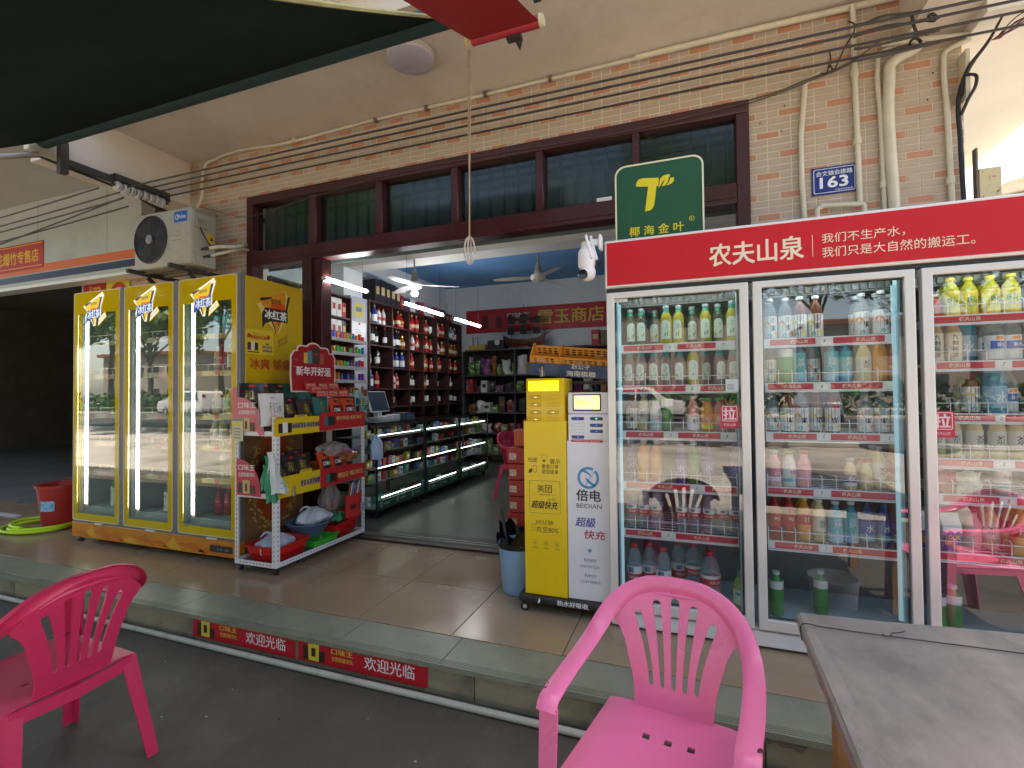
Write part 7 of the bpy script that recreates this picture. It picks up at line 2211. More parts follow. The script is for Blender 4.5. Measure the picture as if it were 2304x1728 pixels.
tub('red_tub', 'bright red rectangular tub at the front of the rack bottom shelf', 'tub', (-2.935, 2.86, .066), .32, .34, .125, M('tub_red', (.55, .012, .012), .35, var=.05))
tub('red_tub', 'red rectangular tub tipped up at the far end of the rack bottom shelf', 'tub', (-2.92, 3.50, .085), .28, .33, .13, M('tub_red', (.55, .012, .012)), .16)
tub('green_basket', 'bright green shallow basket between the two red tubs', 'basket', (-2.86, 3.20, .066), .20, .30, .07, M('basket_green', (.03, .42, .04), .4))
MB_ = MB().lathe([(.10, 0), (.17, .10), (.185, .112), (.18, .118), (.16, .10), (.095, .01)], 32, (-2.96, 3.20, .135))
tag(MB_.obj('basin', M('basin_blue', (.10, .145, .25), .4)), 'grey-blue round basin resting on the green basket', 'basin')
hbag = crumple('blue_white_bag', (-2.86, 3.98, .73), .05, .07, .14, bag_mat('bag_bluewhite', (.45, .55, .75), .9), 'blue and white tissue bag hanging at the counter end by the rack', 29)
# ------------------------------------------------------------------ shop interior
wine = M('shelf_maroon', (.050, .018, .016), .45, var=.15, vs=4)
def case(name, x0, x1, y0, y1, z0, z1, m, label, cat='box', group=None, stripe=None, face='x'):
    b = MB().box(x0, x1, y0, y1, z0, z1, bev=.002)
    ms = [m]
    if stripe:
        ms.append(stripe)
        zc, h = z0+(z1-z0)*.55, (z1-z0)*.16
        if face == 'x': b.quad([(x1+.001, y0+(y1-y0)*.2, zc-h), (x1+.001, y1-(y1-y0)*.2, zc-h), (x1+.001, y1-(y1-y0)*.2, zc+h), (x1+.001, y0+(y1-y0)*.2, zc+h)], 1)
        else: b.quad([(x0+(x1-x0)*.2, y0-.001, zc-h), (x1-(x1-x0)*.2, y0-.001, zc-h), (x1-(x1-x0)*.2, y0-.001, zc+h), (x0+(x1-x0)*.2, y0-.001, zc+h)], 1)
    return tag(b.obj(name, ms), label, cat, group)
# tube lights
tubem = M('tube_glow', (.80, .88, 1.0), .4, emit=22)
tcap = M('tube_cap', (.6, .6, .6), .5)
for i, (ya, yb) in enumerate(((3.70, 4.32), (5.05, 6.00), (6.36, 7.28))):
    z = 2.372
    t = T('tube_light', f'bright white tube light hung in the shop, {["nearest", "middle", "farthest"][i]} of the three', 'tube light', (-3.22, (ya+yb)/2, z), group='tube lights in the shop')
    MB().lathe([(.018, ya), (.018, yb)], 12, (-3.22, 0, z), axis='y').obj('tube', tubem, t)
    MB().lathe([(.020, ya-.03), (.020, ya-.001)], 10, (-3.22, 0, z), axis='y').obj('end_cap', tcap, t); MB().lathe([(.020, yb+.001), (.020, yb+.03)], 10, (-3.22, 0, z), axis='y').obj('end_cap', tcap, t)
    for y in (ya+.06, yb-.06):
        MB().tube([(-3.22, y, z+.02), (-3.22, y, 3.0 if y > 5.4 else 3.46)], .002, 4).obj('hanger', dk_steel, t)
# ceiling fans
def fan(loc, top, rz, label):
    t = T('ceiling_fan', label, 'fan', loc, rz, 'ceiling fans in the shop')
    x, y, z = loc
    fm_ = M('fan_white', (.60, .59, .58), .35, var=.06)
    MB().lathe([(.02, z+.05), (.085, z+.04), (.10, z+.01), (.085, z-.03), (.05, z-.045), (.001, z-.048)], 20, (x, y, 0)).obj('motor', fm_, t)
    MB().lathe([(.035, z+.05), (.045, z+.07), (.032, z+.16), (.018, z+.20), (.011, z+.205), (.011, top)], 14, (x, y, 0)).obj('rod', M('fan_rod', (.35, .33, .30), .4, metal=.5), t)
    for k in range(3):
        a = rz+2*PI*k/3
        c, s = math.cos(a), math.sin(a)
        b = MB()
        def bl(u, v):
            r = .09+.47*u; w_ = (v-.5)*(.07+.055*math.sin(PI*min(1, u*.9+.1)))
            return Vector((x+c*r-s*w_, y+s*r+c*w_, z+.005+.16*w_*.8-.012*u))
        b.grid(bl, 8, 4); b.grid(lambda u, v: bl(u, v)+Vector((0, 0, .004)), 8, 4)
        b.obj('blade', fm_, t, recalc=False)
    return t
f1 = fan((-3.30, 5.42, 2.665), 3.0, .5, 'white ceiling fan with a small lit bulb near the liquor shelves')
MB().lathe([(.001, 2.52), (.035, 2.535), (.045, 2.56), (.03, 2.60), (.02, 2.62)], 14, (-3.30, 5.42, 0)).obj('bulb', M('bulb_glow', (.8, .88, 1), .3, emit=5), f1)
fan((-1.76, 5.78, 2.70), 3.0, 3.35, 'white ceiling fan on a beam near the shop banner')
# banner on the back wall
sb = T('shop_banner', 'dark red banner reading 雪玉商店 on the back wall', 'banner', (-2.8, 8.73, 2.66))
MB().box(-4.15, .3, 8.728, 8.748, 2.455, 2.905).obj('cloth', M('banner_darkred', (.42, .012, .02), .45, var=.1, vs=2), sb)
MB().box(-4.15, .3, 8.722, 8.748, 2.906, 2.925).obj('top_rail', shopwall, sb)
b = MB()
yb_ = 8.728
put_text(b, '雪玉商店', (-2.66, yb_, 2.56), U, V, 1.22, .27, .02, 0, lift=.003)
put_text(b, '口味王', (-3.28, yb_, 2.70), U, V, .45, .11, .03, 1, lift=.003); put_text(b, '全国销量领先', (-3.26, yb_, 2.575), U, V, .43, .08, .01, 1, lift=.003)
for k, (x0, w_, h, mi) in enumerate(((-3.80, .12, .26, 2), (-3.66, .13, .28, 3), (-3.50, .10, .22, 2))):
    shape(b, [(x0, 2.53), (x0+w_, 2.53), (x0+w_, 2.53+h), (x0, 2.53+h)], (0, yb_, 0), U, V, mi, .003)
b.obj('lettering', [M('banner_gold', (.60, .44, .06), .45), M('banner_white', (.60, .58, .56), .5), M('banner_brown', (.12, .015, .015), .5), M('banner_rust', (.36, .04, .03), .5)], sb, recalc=False)

# left wall: cabinet of boxed goods, notices, liquor shelves
LY = [5.70, 6.26, 6.72, 7.16, 7.615, 8.05, 8.59]
LZ = [2.61, 2.30, 1.99, 1.675, 1.37, 1.10, .82, .45]
ls = T('liquor_shelf', 'tall maroon shelving full of liquor bottles along the left wall of the shop', 'shelves', (-4.4, 7.1, 0))
MB().box(-4.595, -4.575, LY[0], LY[-1], .01, 2.61).obj('back_panel', M('shelf_back', (.035, .014, .013), .6), ls)
for z in LZ:
    MB().box(-4.574, -4.20, LY[0]+.013, LY[-1]-.013, z-.022, z, bev=.002).obj('board', wine, ls)
for y in LY:
    MB().box(-4.574, -4.19, y-.012, y+.012, .01, 2.61, bev=.002).obj('upright', wine, ls)
cab = T('side_cabinet', 'maroon cabinet of boxed gifts next to the door post inside the shop', 'shelves', (-4.4, 4.6, 0))
for z in (2.56, 2.28, 2.0, 1.70, 1.40, 1.0, .5):
    MB().box(-4.574, -4.20, 4.02, 5.30, z-.022, z, bev=.002).obj('board', wine, cab)
for y in (4.01, 4.66, 5.31):
    MB().box(-4.574, -4.195, y-.010, y+.010, .01, 2.56, bev=.002).obj('upright', wine, cab)
LQ = []
def liq_kind(prof, mats, bands):
    """bands: (z0,z1,mat) label sleeves; a single mesh per small bottle"""
    b = MB()
    b.lathe(prof, 10, mi=0)
    h = prof[-1][1]
    b.lathe([(prof[-1][0]*1.15, h*.90), (prof[-1][0]*1.15, h*1.03)], 8, mi=1)
    for z0, z1 in bands:
        r = max(p[0] for p in prof)*1.015
        b.lathe([(r, z0), (r, z1)], 10, mi=2, caps=False)
    return b.mesh('liquor_bottle', mats)
pA = [(.034, 0), (.038, .01), (.038, .15), (.030, .18), (.013, .20), (.012, .235)]
pB = [(.040, 0), (.044, .02), (.048, .10), (.036, .14), (.018, .16), (.014, .20)]
pC = [(.032, 0), (.034, .01), (.034, .18), (.014, .22), (.013, .27)]
pD = [(.030, 0), (.036, .03), (.030, .08), (.036, .13), (.022, .17), (.013, .19), (.013, .215)]
dkg = M('glass_dark', (.012, .014, .012), .12); redg = M('glass_red', (.36, .012, .014), .2); whg = M('china_white', (.62, .63, .64), .2); amb = M('glass_amber', (.30, .10, .02), .12); blg = M('glass_blue', (.03, .06, .32), .15); grg = M('glass_teal', (.10, .30, .24), .15); gld = M('cap_gold', (.6, .42, .12), .3, metal=.7)
KQ = {'red': ('red liquor bottle', liq_kind(pA, [redg, gld, M('lq_cream', (.6, .5, .35), .5)], [(.06, .11)])), 'white': ('white china liquor bottle', liq_kind(pD, [whg, cap_r, M('lq_red', (.5, .04, .03), .5)], [(.06, .10)])), 'wine': ('dark wine bottle', liq_kind(pC, [dkg, M('cap_wine', (.10, .01, .02), .4), pw], [(.05, .13)])), 'amber': ('amber liquor bottle', liq_kind(pB, [amb, gld, M('lq_cream', (.6, .5, .35))], [(.05, .10)])), 'blue': ('blue and white liquor bottle', liq_kind(pA, [blg, M('cap_silver', (.6, .6, .62), .3, metal=.6), pw], [(.03, .12)])), 'teal': ('pale teal liquor bottle', liq_kind(pA, [grg, cap_w, pw], [(.04, .12)])), 'rb': ('round red flask', liq_kind(pB, [redg, gld, M('lq_gold', (.5, .32, .06), .4)], [(.07, .10)]))}
pat = [['wine blue white white', 'amber red rb', 'rb red red', 'red red wine', 'white red red', 'teal teal white blue'], ['wine wine wine', 'blue wine wine amber', 'red white red', 'red red red', 'red white amber', 'amber amber amber'], ['wine wine', 'blue blue blue', 'rb red', 'amber red red', 'amber red', 'red red red'], ['blue red', 'white red', 'wine wine', 'amber wine', 'wine', 'red wine'], ['wine amber', 'wine', 'amber wine', 'wine wine', 'white wine', 'wine wine wine']]
random.seed(91)
rown = ['top', 'second', 'third', 'fourth', 'fifth']
for ri, bays in enumerate(pat):
    for bi, row in enumerate(bays):
        ks = row.split()
        y0, y1 = LY[bi]+.05, LY[bi+1]-.05
        for ki, k in enumerate(ks):
            o = link('liquor_bottle', KQ[k][1])
            o.location = (-4.27+random.uniform(-.03, .01), y0+(y1-y0)*(ki+random.choice([.38, .5, .62]))/max(3, len(ks))+random.uniform(-.012, .012), LZ[ri+1]+.0005)
            s = random.uniform(.95, 1.18)
            o.scale = (s, s, s)
            tag(o, f'{KQ[k][0]}, {ORD[ki]} in the {ORD[bi]} bay of the {rown[ri]} liquor shelf', 'liquor bottle', 'bottles on the liquor shelves')
random.seed(19)
lbm = [M('carton_wine', (.13, .015, .018), .4), M('carton_dark', (.03, .022, .022), .4), M('carton_rust', (.30, .04, .02), .4), M('carton_pale', (.42, .40, .38), .5)]
for ri in range(6):
    for bi in range(6):
        y = LY[bi]+.03
        for q in range(3):
            w_ = random.uniform(.08, .15)
            if y+w_ > LY[bi+1]-.02: break
            if random.random() < (.5 if ri < 3 else .8):
                mi = random.choice([0, 0, 1, 1, 1, 2, 3 if ri < 2 else 1])
                case('liquor_carton', -4.52, -4.38, y, y+w_-.01, LZ[ri+1]+.0005, LZ[ri+1]+random.uniform(.14, .245), lbm[mi], f'{["wine red", "dark", "rust red", "pale"][mi]} liquor carton, {ORD[q]} at the back of the {ORD[bi]} bay, {(rown+["lowest"])[ri]} liquor shelf', group='cartons on the liquor shelves')
            y += w_
# boxes on top of the liquor shelf
bxk = M('giftbox_black', (.02, .018, .025), .35); bxn = M('giftbox_navy', (.03, .03, .10), .35); bxr = M('giftbox_red', (.34, .015, .018), .4); bxw = M('giftbox_white', (.60, .60, .58), .45); bxg = M('giftbox_gold', (.42, .30, .08), .4); gp = M('gold_print', (.55, .42, .2), .5)
y = 5.98
for i in range(17):
    w_ = [.13, .14, .13, .14, .13, .10, .18, .16, .12, .17, .14, .20, .15, .16, .14, .14, .12][i]
    h = [.40, .41, .40, .40, .38, .26, .24, .27, .21, .26, .22, .20, .25, .24, .25, .20, .2][i]
    m = [bxk, bxk, bxk, bxk, bxk, bxr, bxn, bxw, bxn, bxr, bxw, bxw, bxr, bxk, bxk, bxk, bxr][i]
    case('gift_box', -4.55, -4.30, y, y+w_-.01, 2.611, 2.611+h*.9, m, f'{["dark", "red", "white"][[bxk, bxn, bxr, bxw].index(m)-1 if m in (bxr, bxw) else 0]} gift box, {(ORD+["seventeenth"])[i]} from the door on top of the liquor shelves', group='gift boxes on the liquor shelves', stripe=gp if m is not bxw else bxr)
    y += w_
for zi, (z, items) in enumerate(((2.28, 'rrrrrwww'), (2.0, 'kkkwwww'), (1.70, 'rkgwrk'), (1.40, 'kkrrkk'))):
    y = 4.05
    for i, c in enumerate(items+items[::-1]):
        w_ = .085 if c in 'rk' else .10
        if 4.62 < y+w_ and y < 4.68: y = 4.685
        if y+w_ > 5.29: break
        case('gift_box', -4.50, -4.24, y, y+w_-.006, z+.0005, z+(.20 if c == 'r' else .24), {'r': bxr, 'k': bxk, 'w': bxw, 'g': bxg}[c], f'{ {"r": "red", "k": "black", "w": "white", "g": "gold"}[c]} gift box, {ORD[i]} on the {["top", "second", "third", "fourth"][zi]} cabinet shelf by the door post', group='gift boxes in the side cabinet', stripe=gp if c in 'rk' else bxr)
        y += w_
ppr = T('wall_notice', 'framed white licence with a red seal on the shop wall beside the liquor shelves', 'notice', (-4.21, 5.5, 2.1))
MB().box(-4.58, -4.225, 5.325, 5.685, .05, 2.60).obj('panel', M('panel_bluegrey', (.36, .40, .45), .6, var=.06), ppr)
b = MB(); b.quad([(-4.222, 5.36, 2.02), (-4.222, 5.66, 2.02), (-4.222, 5.66, 2.26), (-4.222, 5.36, 2.26)], 0)
b.quad([(-4.221, 5.49, 2.225), (-4.221, 5.53, 2.225), (-4.221, 5.53, 2.255), (-4.221, 5.49, 2.255)], 1)
for k in range(4): b.quad([(-4.221, 5.41, 2.06+k*.03), (-4.221, 5.59-.02*k, 2.06+k*.03), (-4.221, 5.59-.02*k, 2.066+k*.03), (-4.221, 5.41, 2.066+k*.03)], 2)
b.obj('licence', [M('licence_paper', (.62, .66, .70), .3), lred, M('licence_ink', (.2, .2, .24), .6)], ppr)
case('price_poster', -4.224, -4.221, 5.40, 5.60, 2.33, 2.52, M('poster_olive', (.50, .44, .10), .3), 'yellow picture poster above the framed licence', 'poster', stripe=pict)

# rack of lighters and cigarettes near the till
lr = T('lighter_rack', 'black tiered rack of coloured lighters and small packs by the till', 'rack', (-3.75, 4.6, .985))
for k in range(6):
    z = 1.12+.155*k
    MB().box(-3.84, -3.66, 4.30, 4.92, z-.012, z).obj('tier', black_m, lr); MB().box(-3.66, -3.652, 4.30, 4.92, z-.02, z+.018).obj('tier_edge', M('rack_edge', (.30, .30, .30), .4), lr)
MB().box(-3.86, -3.841, 4.30, 4.92, .987, 2.02).obj('back', M('rack_red', (.16, .012, .014), .5), lr)
lcol = [M('lt_orange', (.7, .2, .02), .3), M('lt_violet', (.2, .05, .35), .3), M('lt_red', (.5, .03, .03), .3), M('lt_green', (.05, .4, .08), .3), gld, M('lt_blue', (.05, .12, .5), .3)]
random.seed(44)
for k in range(6):
    for j in range(11):
        if random.random() < .15: continue
        y = 4.33+j*.055; z = 1.121+.155*k
        mi = random.randrange(6) if k > 1 else random.choice([4, 4, 0, 2])
        tag(MB().box(-3.72, -3.69, y, y+.03, z, z+random.uniform(.07, .10), bev=.004).obj('lighter', lcol[mi]), f'{["orange", "violet", "red", "green", "gold", "blue"][mi]} lighter or small pack, {ORD[j]} on tier {["one", "two", "three", "four", "five", "six"][k]} of the black rack', 'lighter', 'lighters on the black rack')

# glass showcase counters
cgl = glassm('counter_glass', (.80, .93, .88), 1.3)
cled = M('counter_led', (.86, .93, 1.0), .4, emit=3.2)
cgr = M('counter_green', (.008, .10, .055), .35); cfr = M('counter_frame', (.035, .045, .045), .35, metal=.3); csh = M('counter_shelf', (.20, .23, .22), .4)
pcol = [M('pk_gold', (.48, .33, .05), .4), M('pk_white', (.66, .66, .66), .4), M('pk_blue', (.04, .16, .45), .4), M('pk_red', (.5, .03, .03), .4), M('pk_dark', (.05, .05, .07), .4), M('pk_teal', (.05, .36, .34), .4)]
cn = ['near', 'middle', 'far']
for ci, (ya, yb) in enumerate(((4.175, 5.125), (5.15, 6.05), (6.075, 7.05))):
    t = T('glass_counter', f'{cn[ci]} lit glass showcase counter with green base strip in the shop', 'counter', (-3.25, (ya+yb)/2, 0), group='glass counters in the shop')
    xa, xb = -3.52, -3.0
    b = MB()
    for x in (xa, xb):
        for y in (ya+.008, yb-.008):
            b.box(x-.008, x+.008, y-.008, y+.008, .10, .975)
    b.box(xa+.009, xb-.009, ya+.001, ya+.015, .965, .98).box(xa+.009, xb-.009, yb-.015, yb-.001, .965, .98).box(xb-.007, xb+.007, ya+.017, yb-.017, .965, .98).box(xa-.007, xa+.007, ya+.017, yb-.017, .965, .98).box(xa, xb-.012, ya+.02, yb-.02, .085, .10)
    b.obj('frame', cfr, t)
    MB().quad([(xb+.002, ya+.017, .19), (xb+.002, yb-.017, .19), (xb+.002, yb-.017, .964), (xb+.002, ya+.017, .964)]).obj('front_glass', cgl, t, recalc=False)
    MB().quad([(xa+.01, ya, .10), (xb-.01, ya, .10), (xb-.01, ya, .964), (xa+.01, ya, .964)]).obj('end_glass', cgl, t, recalc=False)
    MB().box(xa-.01, xb+.012, ya-.006, yb+.006, .981, .990).obj('top_glass', cgl, t)
    MB().box(xb-.009, xb+.004, ya+.017, yb-.017, .10, .189).obj('green_base', cgr, t)
    b = MB()
    for k in range(3):
        y0 = ya+.08+k*.30
        if y0+.18 > yb: continue
        ring(b, [(y0+.022*math.cos(R(a)), .148+.026*math.sin(R(a))) for a in range(50, 320, 18)], [(y0+.013*math.cos(R(a)), .148+.016*math.sin(R(a))) for a in range(50, 320, 18)], (xb+.004, 0, 0), UR, VR, 0, .0015)
        put_text(b, '中国烟草', Vector((xb+.004, y0+.045, .136)), UR, VR, .10, .026, .01, 0, lift=.0015)
    b.obj('base_print', M('base_white', (.6, .66, .62), .5), t, recalc=False)
    MB().box(xa+.012, xb-.03, ya+.016, yb-.016, .104, .112).obj('floor_panel', csh, t)
    for (z, lz) in ((.825, .853), (.505, .520), (.20, .212)):
        if z > .3: MB().box(xa+.012, xb-.06, ya+.016, yb-.016, z-.006, z).obj('shelf', csh, t)
        MB().lathe([(.004, ya+(.12 if z < .3 else .06)), (.004, yb-.06)], 8, (xb-.022, 0, lz), axis='y').obj('light_strip', cled if (z, ci) != (.825, 0) else M('counter_led_dim', (.7, .75, .8), .4, emit=2.2), t)
    MB().box(xa+.012, xb-.12, ya+.016, yb-.016, .665, .671).obj('shelf', csh, t); MB().box(xa+.012, xb-.12, ya+.016, yb-.016, .350, .356).obj('shelf', csh, t)
    for k, x in enumerate((xa+.05, xb-.05)):
        for y in (ya+.06, yb-.06):
            MB().lathe([(.036, -.012), (.036, .012)], 12, (x, y, .0405), axis='x').box(x-.012, x+.012, y-.012, y+.012, .066, .0845).obj('caster', black_m, t)
    random.seed(60+ci)
    for ri, z in enumerate((.8255, .6715, .5055, .3565, .1125)):
        y = ya+.06; i = 0
        while y < yb-.10 and i < 13:
            w_ = random.choice([.05, .06, .09, .07]); h = random.uniform(.06, .10)
            mi = random.choice([0, 0, 4, 3, 2, 1]) if ri in (0, 2) else random.choice([1, 1, 2, 3, 5, 0])
            if random.random() < .66:
                x1_ = xb-.14-random.uniform(0, .03)
                case('packet', x1_-.05, x1_, y, y+w_-.008, z, z+h, pcol[mi], f'{["gold", "white", "blue", "red", "dark", "teal"][mi]} packet, {ORD[i]} on the {["top", "second", "third", "fourth", "floor"][ri]} level of the {cn[ci]} glass counter', 'packet', 'packets in the glass counters', stripe=pcol[(mi+1) % 6])
            y += w_; i += 1
# till, printer, jar and plant on the counter
ti = T('till', 'touch screen till standing on the near glass counter', 'till', (-3.28, 4.75, .99))
MB().obox((-3.33, 4.55, 1.08), (0, .36, 0), (-.075, 0, .235), (-.02, 0, -.006), bev=.004).obj('bezel', M('till_white', (.55, .56, .57), .35), ti)
MB().quad([(-3.3305, 4.566, 1.092), (-3.3305, 4.894, 1.092), (-3.399, 4.894, 1.305), (-3.399, 4.566, 1.305)]).obj('screen', M('till_screen', (.035, .06, .085), .08), ti, recalc=False)
MB().box(-3.44, -3.26, 4.62, 4.82, .991, 1.02, bev=.006).box(-3.40, -3.34, 4.68, 4.76, 1.021, 1.09).box(-3.22, -3.12, 4.50, 4.62, .991, 1.04, bev=.004).box(-3.24, -3.12, 4.68, 4.80, .991, 1.05, bev=.006).obj('stand', M('till_white', (.55, .56, .57)), ti)
case('receipt_printer', -3.30, -3.10, 4.86, 5.08, .991, 1.06, M('printer_slate', (.05, .055, .075), .4), 'dark slate receipt printer on the near glass counter', 'printer', stripe=M('pk_blue', (.04, .16, .45)))
jr = T('snack_jar', 'clear cylinder stand of coloured snack packs on the near glass counter', 'jar', (-3.3, 4.32, .99))
MB().lathe([(.085, .991), (.085, 1.34)], 20, (-3.30, 4.32, 0), caps=False).obj('cylinder', cgl, jr)
for k in range(4): MB().lathe([(.082, 1.0+k*.085), (.082, 1.004+k*.085)], 16, (-3.30, 4.32, 0)).obj('plate', tealp, jr)
for k in range(10):
    a = k*2.4
    MB().box(-3.30+.05*math.cos(a)-.014, -3.30+.05*math.cos(a)+.014, 4.32+.05*math.sin(a)-.014, 4.32+.05*math.sin(a)+.014, 1.005+.085*(k % 4), 1.07+.085*(k % 4)).obj('snack', pcol[k % 6], jr)
pt_ = T('pot_plant', 'small green plant in a dark pot beside the till', 'plant', (-3.35, 4.49, .99))
MB().lathe([(.03, .991), (.045, 1.06), (.04, 1.06)], 14, (-3.38, 4.48, 0)).obj('pot', M('pot_red', (.30, .04, .03), .5), pt_)
b = MB(); random.seed(5)
for k in range(60):
    a, e, r = random.uniform(0, 6.28), random.uniform(-.2, 1.4), random.uniform(.02, .075)
    p = Vector((-3.38+r*math.cos(a)*math.cos(e), 4.48+r*math.sin(a)*math.cos(e), 1.10+r*math.sin(e)*1.4))
    d1 = Vector((random.uniform(-1, 1), random.uniform(-1, 1), random.uniform(-.3, 1))).normalized()*.022; d2 = d1.cross(Vector((random.random(), random.random(), random.random()))).normalized()*.009
    b.quad([p-d2, p+d1-d2*.5, p+d1*1.6, p+d2])
b.obj('leaves', M('leaf_small', (.06, .16, .03), .5, var=.4, vs=20), pt_, recalc=False)

# back wall shelving with packaged goods, router, camera, ship model
bs_ = T('back_shelf_unit', 'dark shelf unit packed with packaged goods along the back wall of the shop', 'shelves', (-2.9, 8.5, 0))
for z in (2.10, 1.62, 1.30, .93, .55, .16):
    MB().box(-4.02, -.9, 8.30 if z < 2 else 8.38, 8.745, z-.025, z, bev=.002).obj('board', M('shelf_greyblack', (.06, .06, .065), .5), bs_)
MB().box(-4.0, -.95, 8.735, 8.748, .1, 2.07).obj('back_panel', M('shelf_void', (.022, .022, .025), .7), bs_)
for x in (-4.02, -3.0, -1.95, -.9):
    MB().box(x-.012, x+.012, 8.32, 8.734, .005, 2.07).obj('upright', dk_steel, bs_)
gc = [M('goods_green', (.07, .20, .04), .3, var=.5, vs=16, dirt=(.45, .45, .35), dirt_s=9, dirt_lo=.52, dirt_hi=.6), M('goods_red', (.36, .03, .03), .3, var=.4, vs=16, dirt=(.5, .42, .30), dirt_s=10, dirt_lo=.54, dirt_hi=.6), M('goods_orange', (.42, .15, .025), .3, var=.4, vs=16, dirt=(.12, .05, .02), dirt_s=11, dirt_lo=.52, dirt_hi=.6), M('goods_white', (.55, .55, .52), .4, var=.2, vs=14), M('goods_violet', (.14, .04, .13), .3, var=.4, vs=16, dirt=(.4, .3, .4), dirt_s=11, dirt_lo=.55, dirt_hi=.62), M('goods_brown', (.20, .12, .05), .4, var=.4, vs=14), M('goods_dark', (.05, .05, .055), .4, var=.4, vs=14)]
gn = ['green', 'red', 'orange', 'white', 'violet', 'brown', 'dark']
random.seed(71)
for zi, (z, hmax) in enumerate(((1.62, .36), (1.30, .26), (.93, .30), (.55, .30), (.16, .32))):
    x = -3.98; i = 0
    while x < -1.0 and i < 16:
        w_ = random.uniform(.10, .24)
        mi = random.choice([0, 0, 1, 2, 3, 5, 6, 4]) if zi != 3 else random.choice([1, 1, 3, 0])
        hh = hmax*random.uniform(.45, 1)
        lab = f'{gn[mi]} goods bag, {ORD[i]} from left on the {["second", "third", "fourth", "fifth", "bottom"][zi]} board of the back shelves'
        if random.random() < .62:
            b = MB()
            q, k_, a_ = x+w_/2, random.uniform(0, 6), random.uniform(-.25, .25)
            def pf(s_): return lambda u, v: Vector((q+(u-.5)*(w_-.01)*(1-.08*math.sin(PI*v))+a_*hh*v*.35+.008*math.sin(9*v+k_), 8.44+s_*.075*(math.sin(PI*u)*math.sin(PI*min(1, .1+.9*v)))**.6+.012*math.sin(8*u+5*v+k_), z+hh*v+.012*math.sin(6*u+k_)*v))
            b.grid(pf(-1), 7, 7); b.grid(pf(1), 7, 7, 1)
            tag(b.obj('goods_bag', [gc[mi], gc[mi]], recalc=False), lab, 'goods', 'goods on the back shelves')
        else: case('goods_pack', x, x+w_-.015, 8.36, 8.36+random.uniform(.12, .25), z+.0005, z+hh, gc[mi], f'{gn[mi]} goods pack, {ORD[i]} from left on the {["second", "third", "fourth", "fifth", "bottom"][zi]} board of the back shelves', 'goods', 'goods on the back shelves', stripe=gc[(mi+3) % 7], face='y')
        x += w_; i += 1
case('router', -3.96, -3.62, 8.42, 8.62, 2.101, 2.19, M('router_gold', (.52, .34, .06), .4), 'yellow-gold router box with two antennas on the back shelf top', 'router').name
tag(MB().tube([(-3.90, 8.5, 2.192), (-3.90, 8.5, 2.36)], .008, 6).tube([(-3.80, 8.5, 2.192), (-3.80, 8.5, 2.36)], .008, 6).obj('router_antenna', black_m), 'two black antennas rising above the yellow-gold router', 'antenna')
wc = T('speaker_box', 'black device with a white ring on the back shelf top', 'device', (-3.4, 8.5, 2.1))
MB().box(-3.58, -3.24, 8.44, 8.66, 2.101, 2.27, bev=.01).obj('body', black_m, wc); MB().lathe([(.055, 0), (.052, .012), (.030, .012), (.028, .004)], 20, (-3.38, 8.438, 2.23), axis='-y').obj('ring', white_m, wc)
case('gift_box', -1.62, -1.48, 8.45, 8.65, 2.101, 2.37, M('box_pinkred', (.42, .02, .06), .4), 'crimson gift box on the back shelf top by the cooler', stripe=gp, face='y'); case('gift_box', -1.46, -1.26, 8.45, 8.65, 2.101, 2.35, M('box_olive', (.14, .11, .03), .45, var=.4, vs=10), 'olive gift box next to the crimson one on the back shelf top')
shp = T('ship_model', 'wooden model sailing ship with dark sails on the back shelf top', 'model ship', (-2.9, 8.5, 2.1))
sw = M('ship_wood', (.13, .035, .018), .4, var=.2); sd = M('ship_sail', (.025, .02, .02), .7)
b = MB()
n = 14
rr = []
for i in range(n+1):
    f = i/n
    x = -3.28+.80*f
    hw = .075*math.sin(PI*min(1, .12+.86*f))**.6
    zk, zt = 2.13+.05*(2*f-1)**4, 2.27+.09*(abs(2*f-1))**3
    rr.append([b.bm.verts.new(p) for p in ((x, 8.52-hw, zt), (x, 8.52-hw*.85, (zk+zt)/2), (x, 8.52, zk), (x, 8.52+hw*.85, (zk+zt)/2), (x, 8.52+hw, zt))])
for a, c in zip(rr, rr[1:]):
    for j in range(4):
        b.bm.faces.new((a[j], a[j+1], c[j+1], c[j])).smooth = True
    b.bm.faces.new((a[0], c[0], c[4], a[4]))
b.box(-3.0, -2.8, 8.49, 8.55, 2.102, 2.135)
b.obj('hull', sw, shp)
for x, h in ((-3.12, .62), (-2.88, .72), (-2.62, .52)):
    MB().tube([(x, 8.52, 2.2), (x, 8.52, 2.2+h)], .006, 6).obj('mast', sw, shp)
    for k in range(2):
        b = MB(); z0 = 2.36+k*.20
        b.grid(lambda u, v: Vector((x-.07+.14*u, 8.50-.03*math.sin(PI*v), z0+.16*v*(h/.7))), 4, 4)
        b.obj('sail', sd, shp)
MB().tube([(-2.50, 8.52, 2.33), (-2.25, 8.52, 2.46)], .006, 6).obj('bowsprit', sw, shp)
MB().quad([(-3.20, 8.49, 2.40), (-3.13, 8.49, 2.40), (-3.13, 8.49, 2.46), (-3.20, 8.49, 2.46)]).obj('white_flag', white_m, shp)
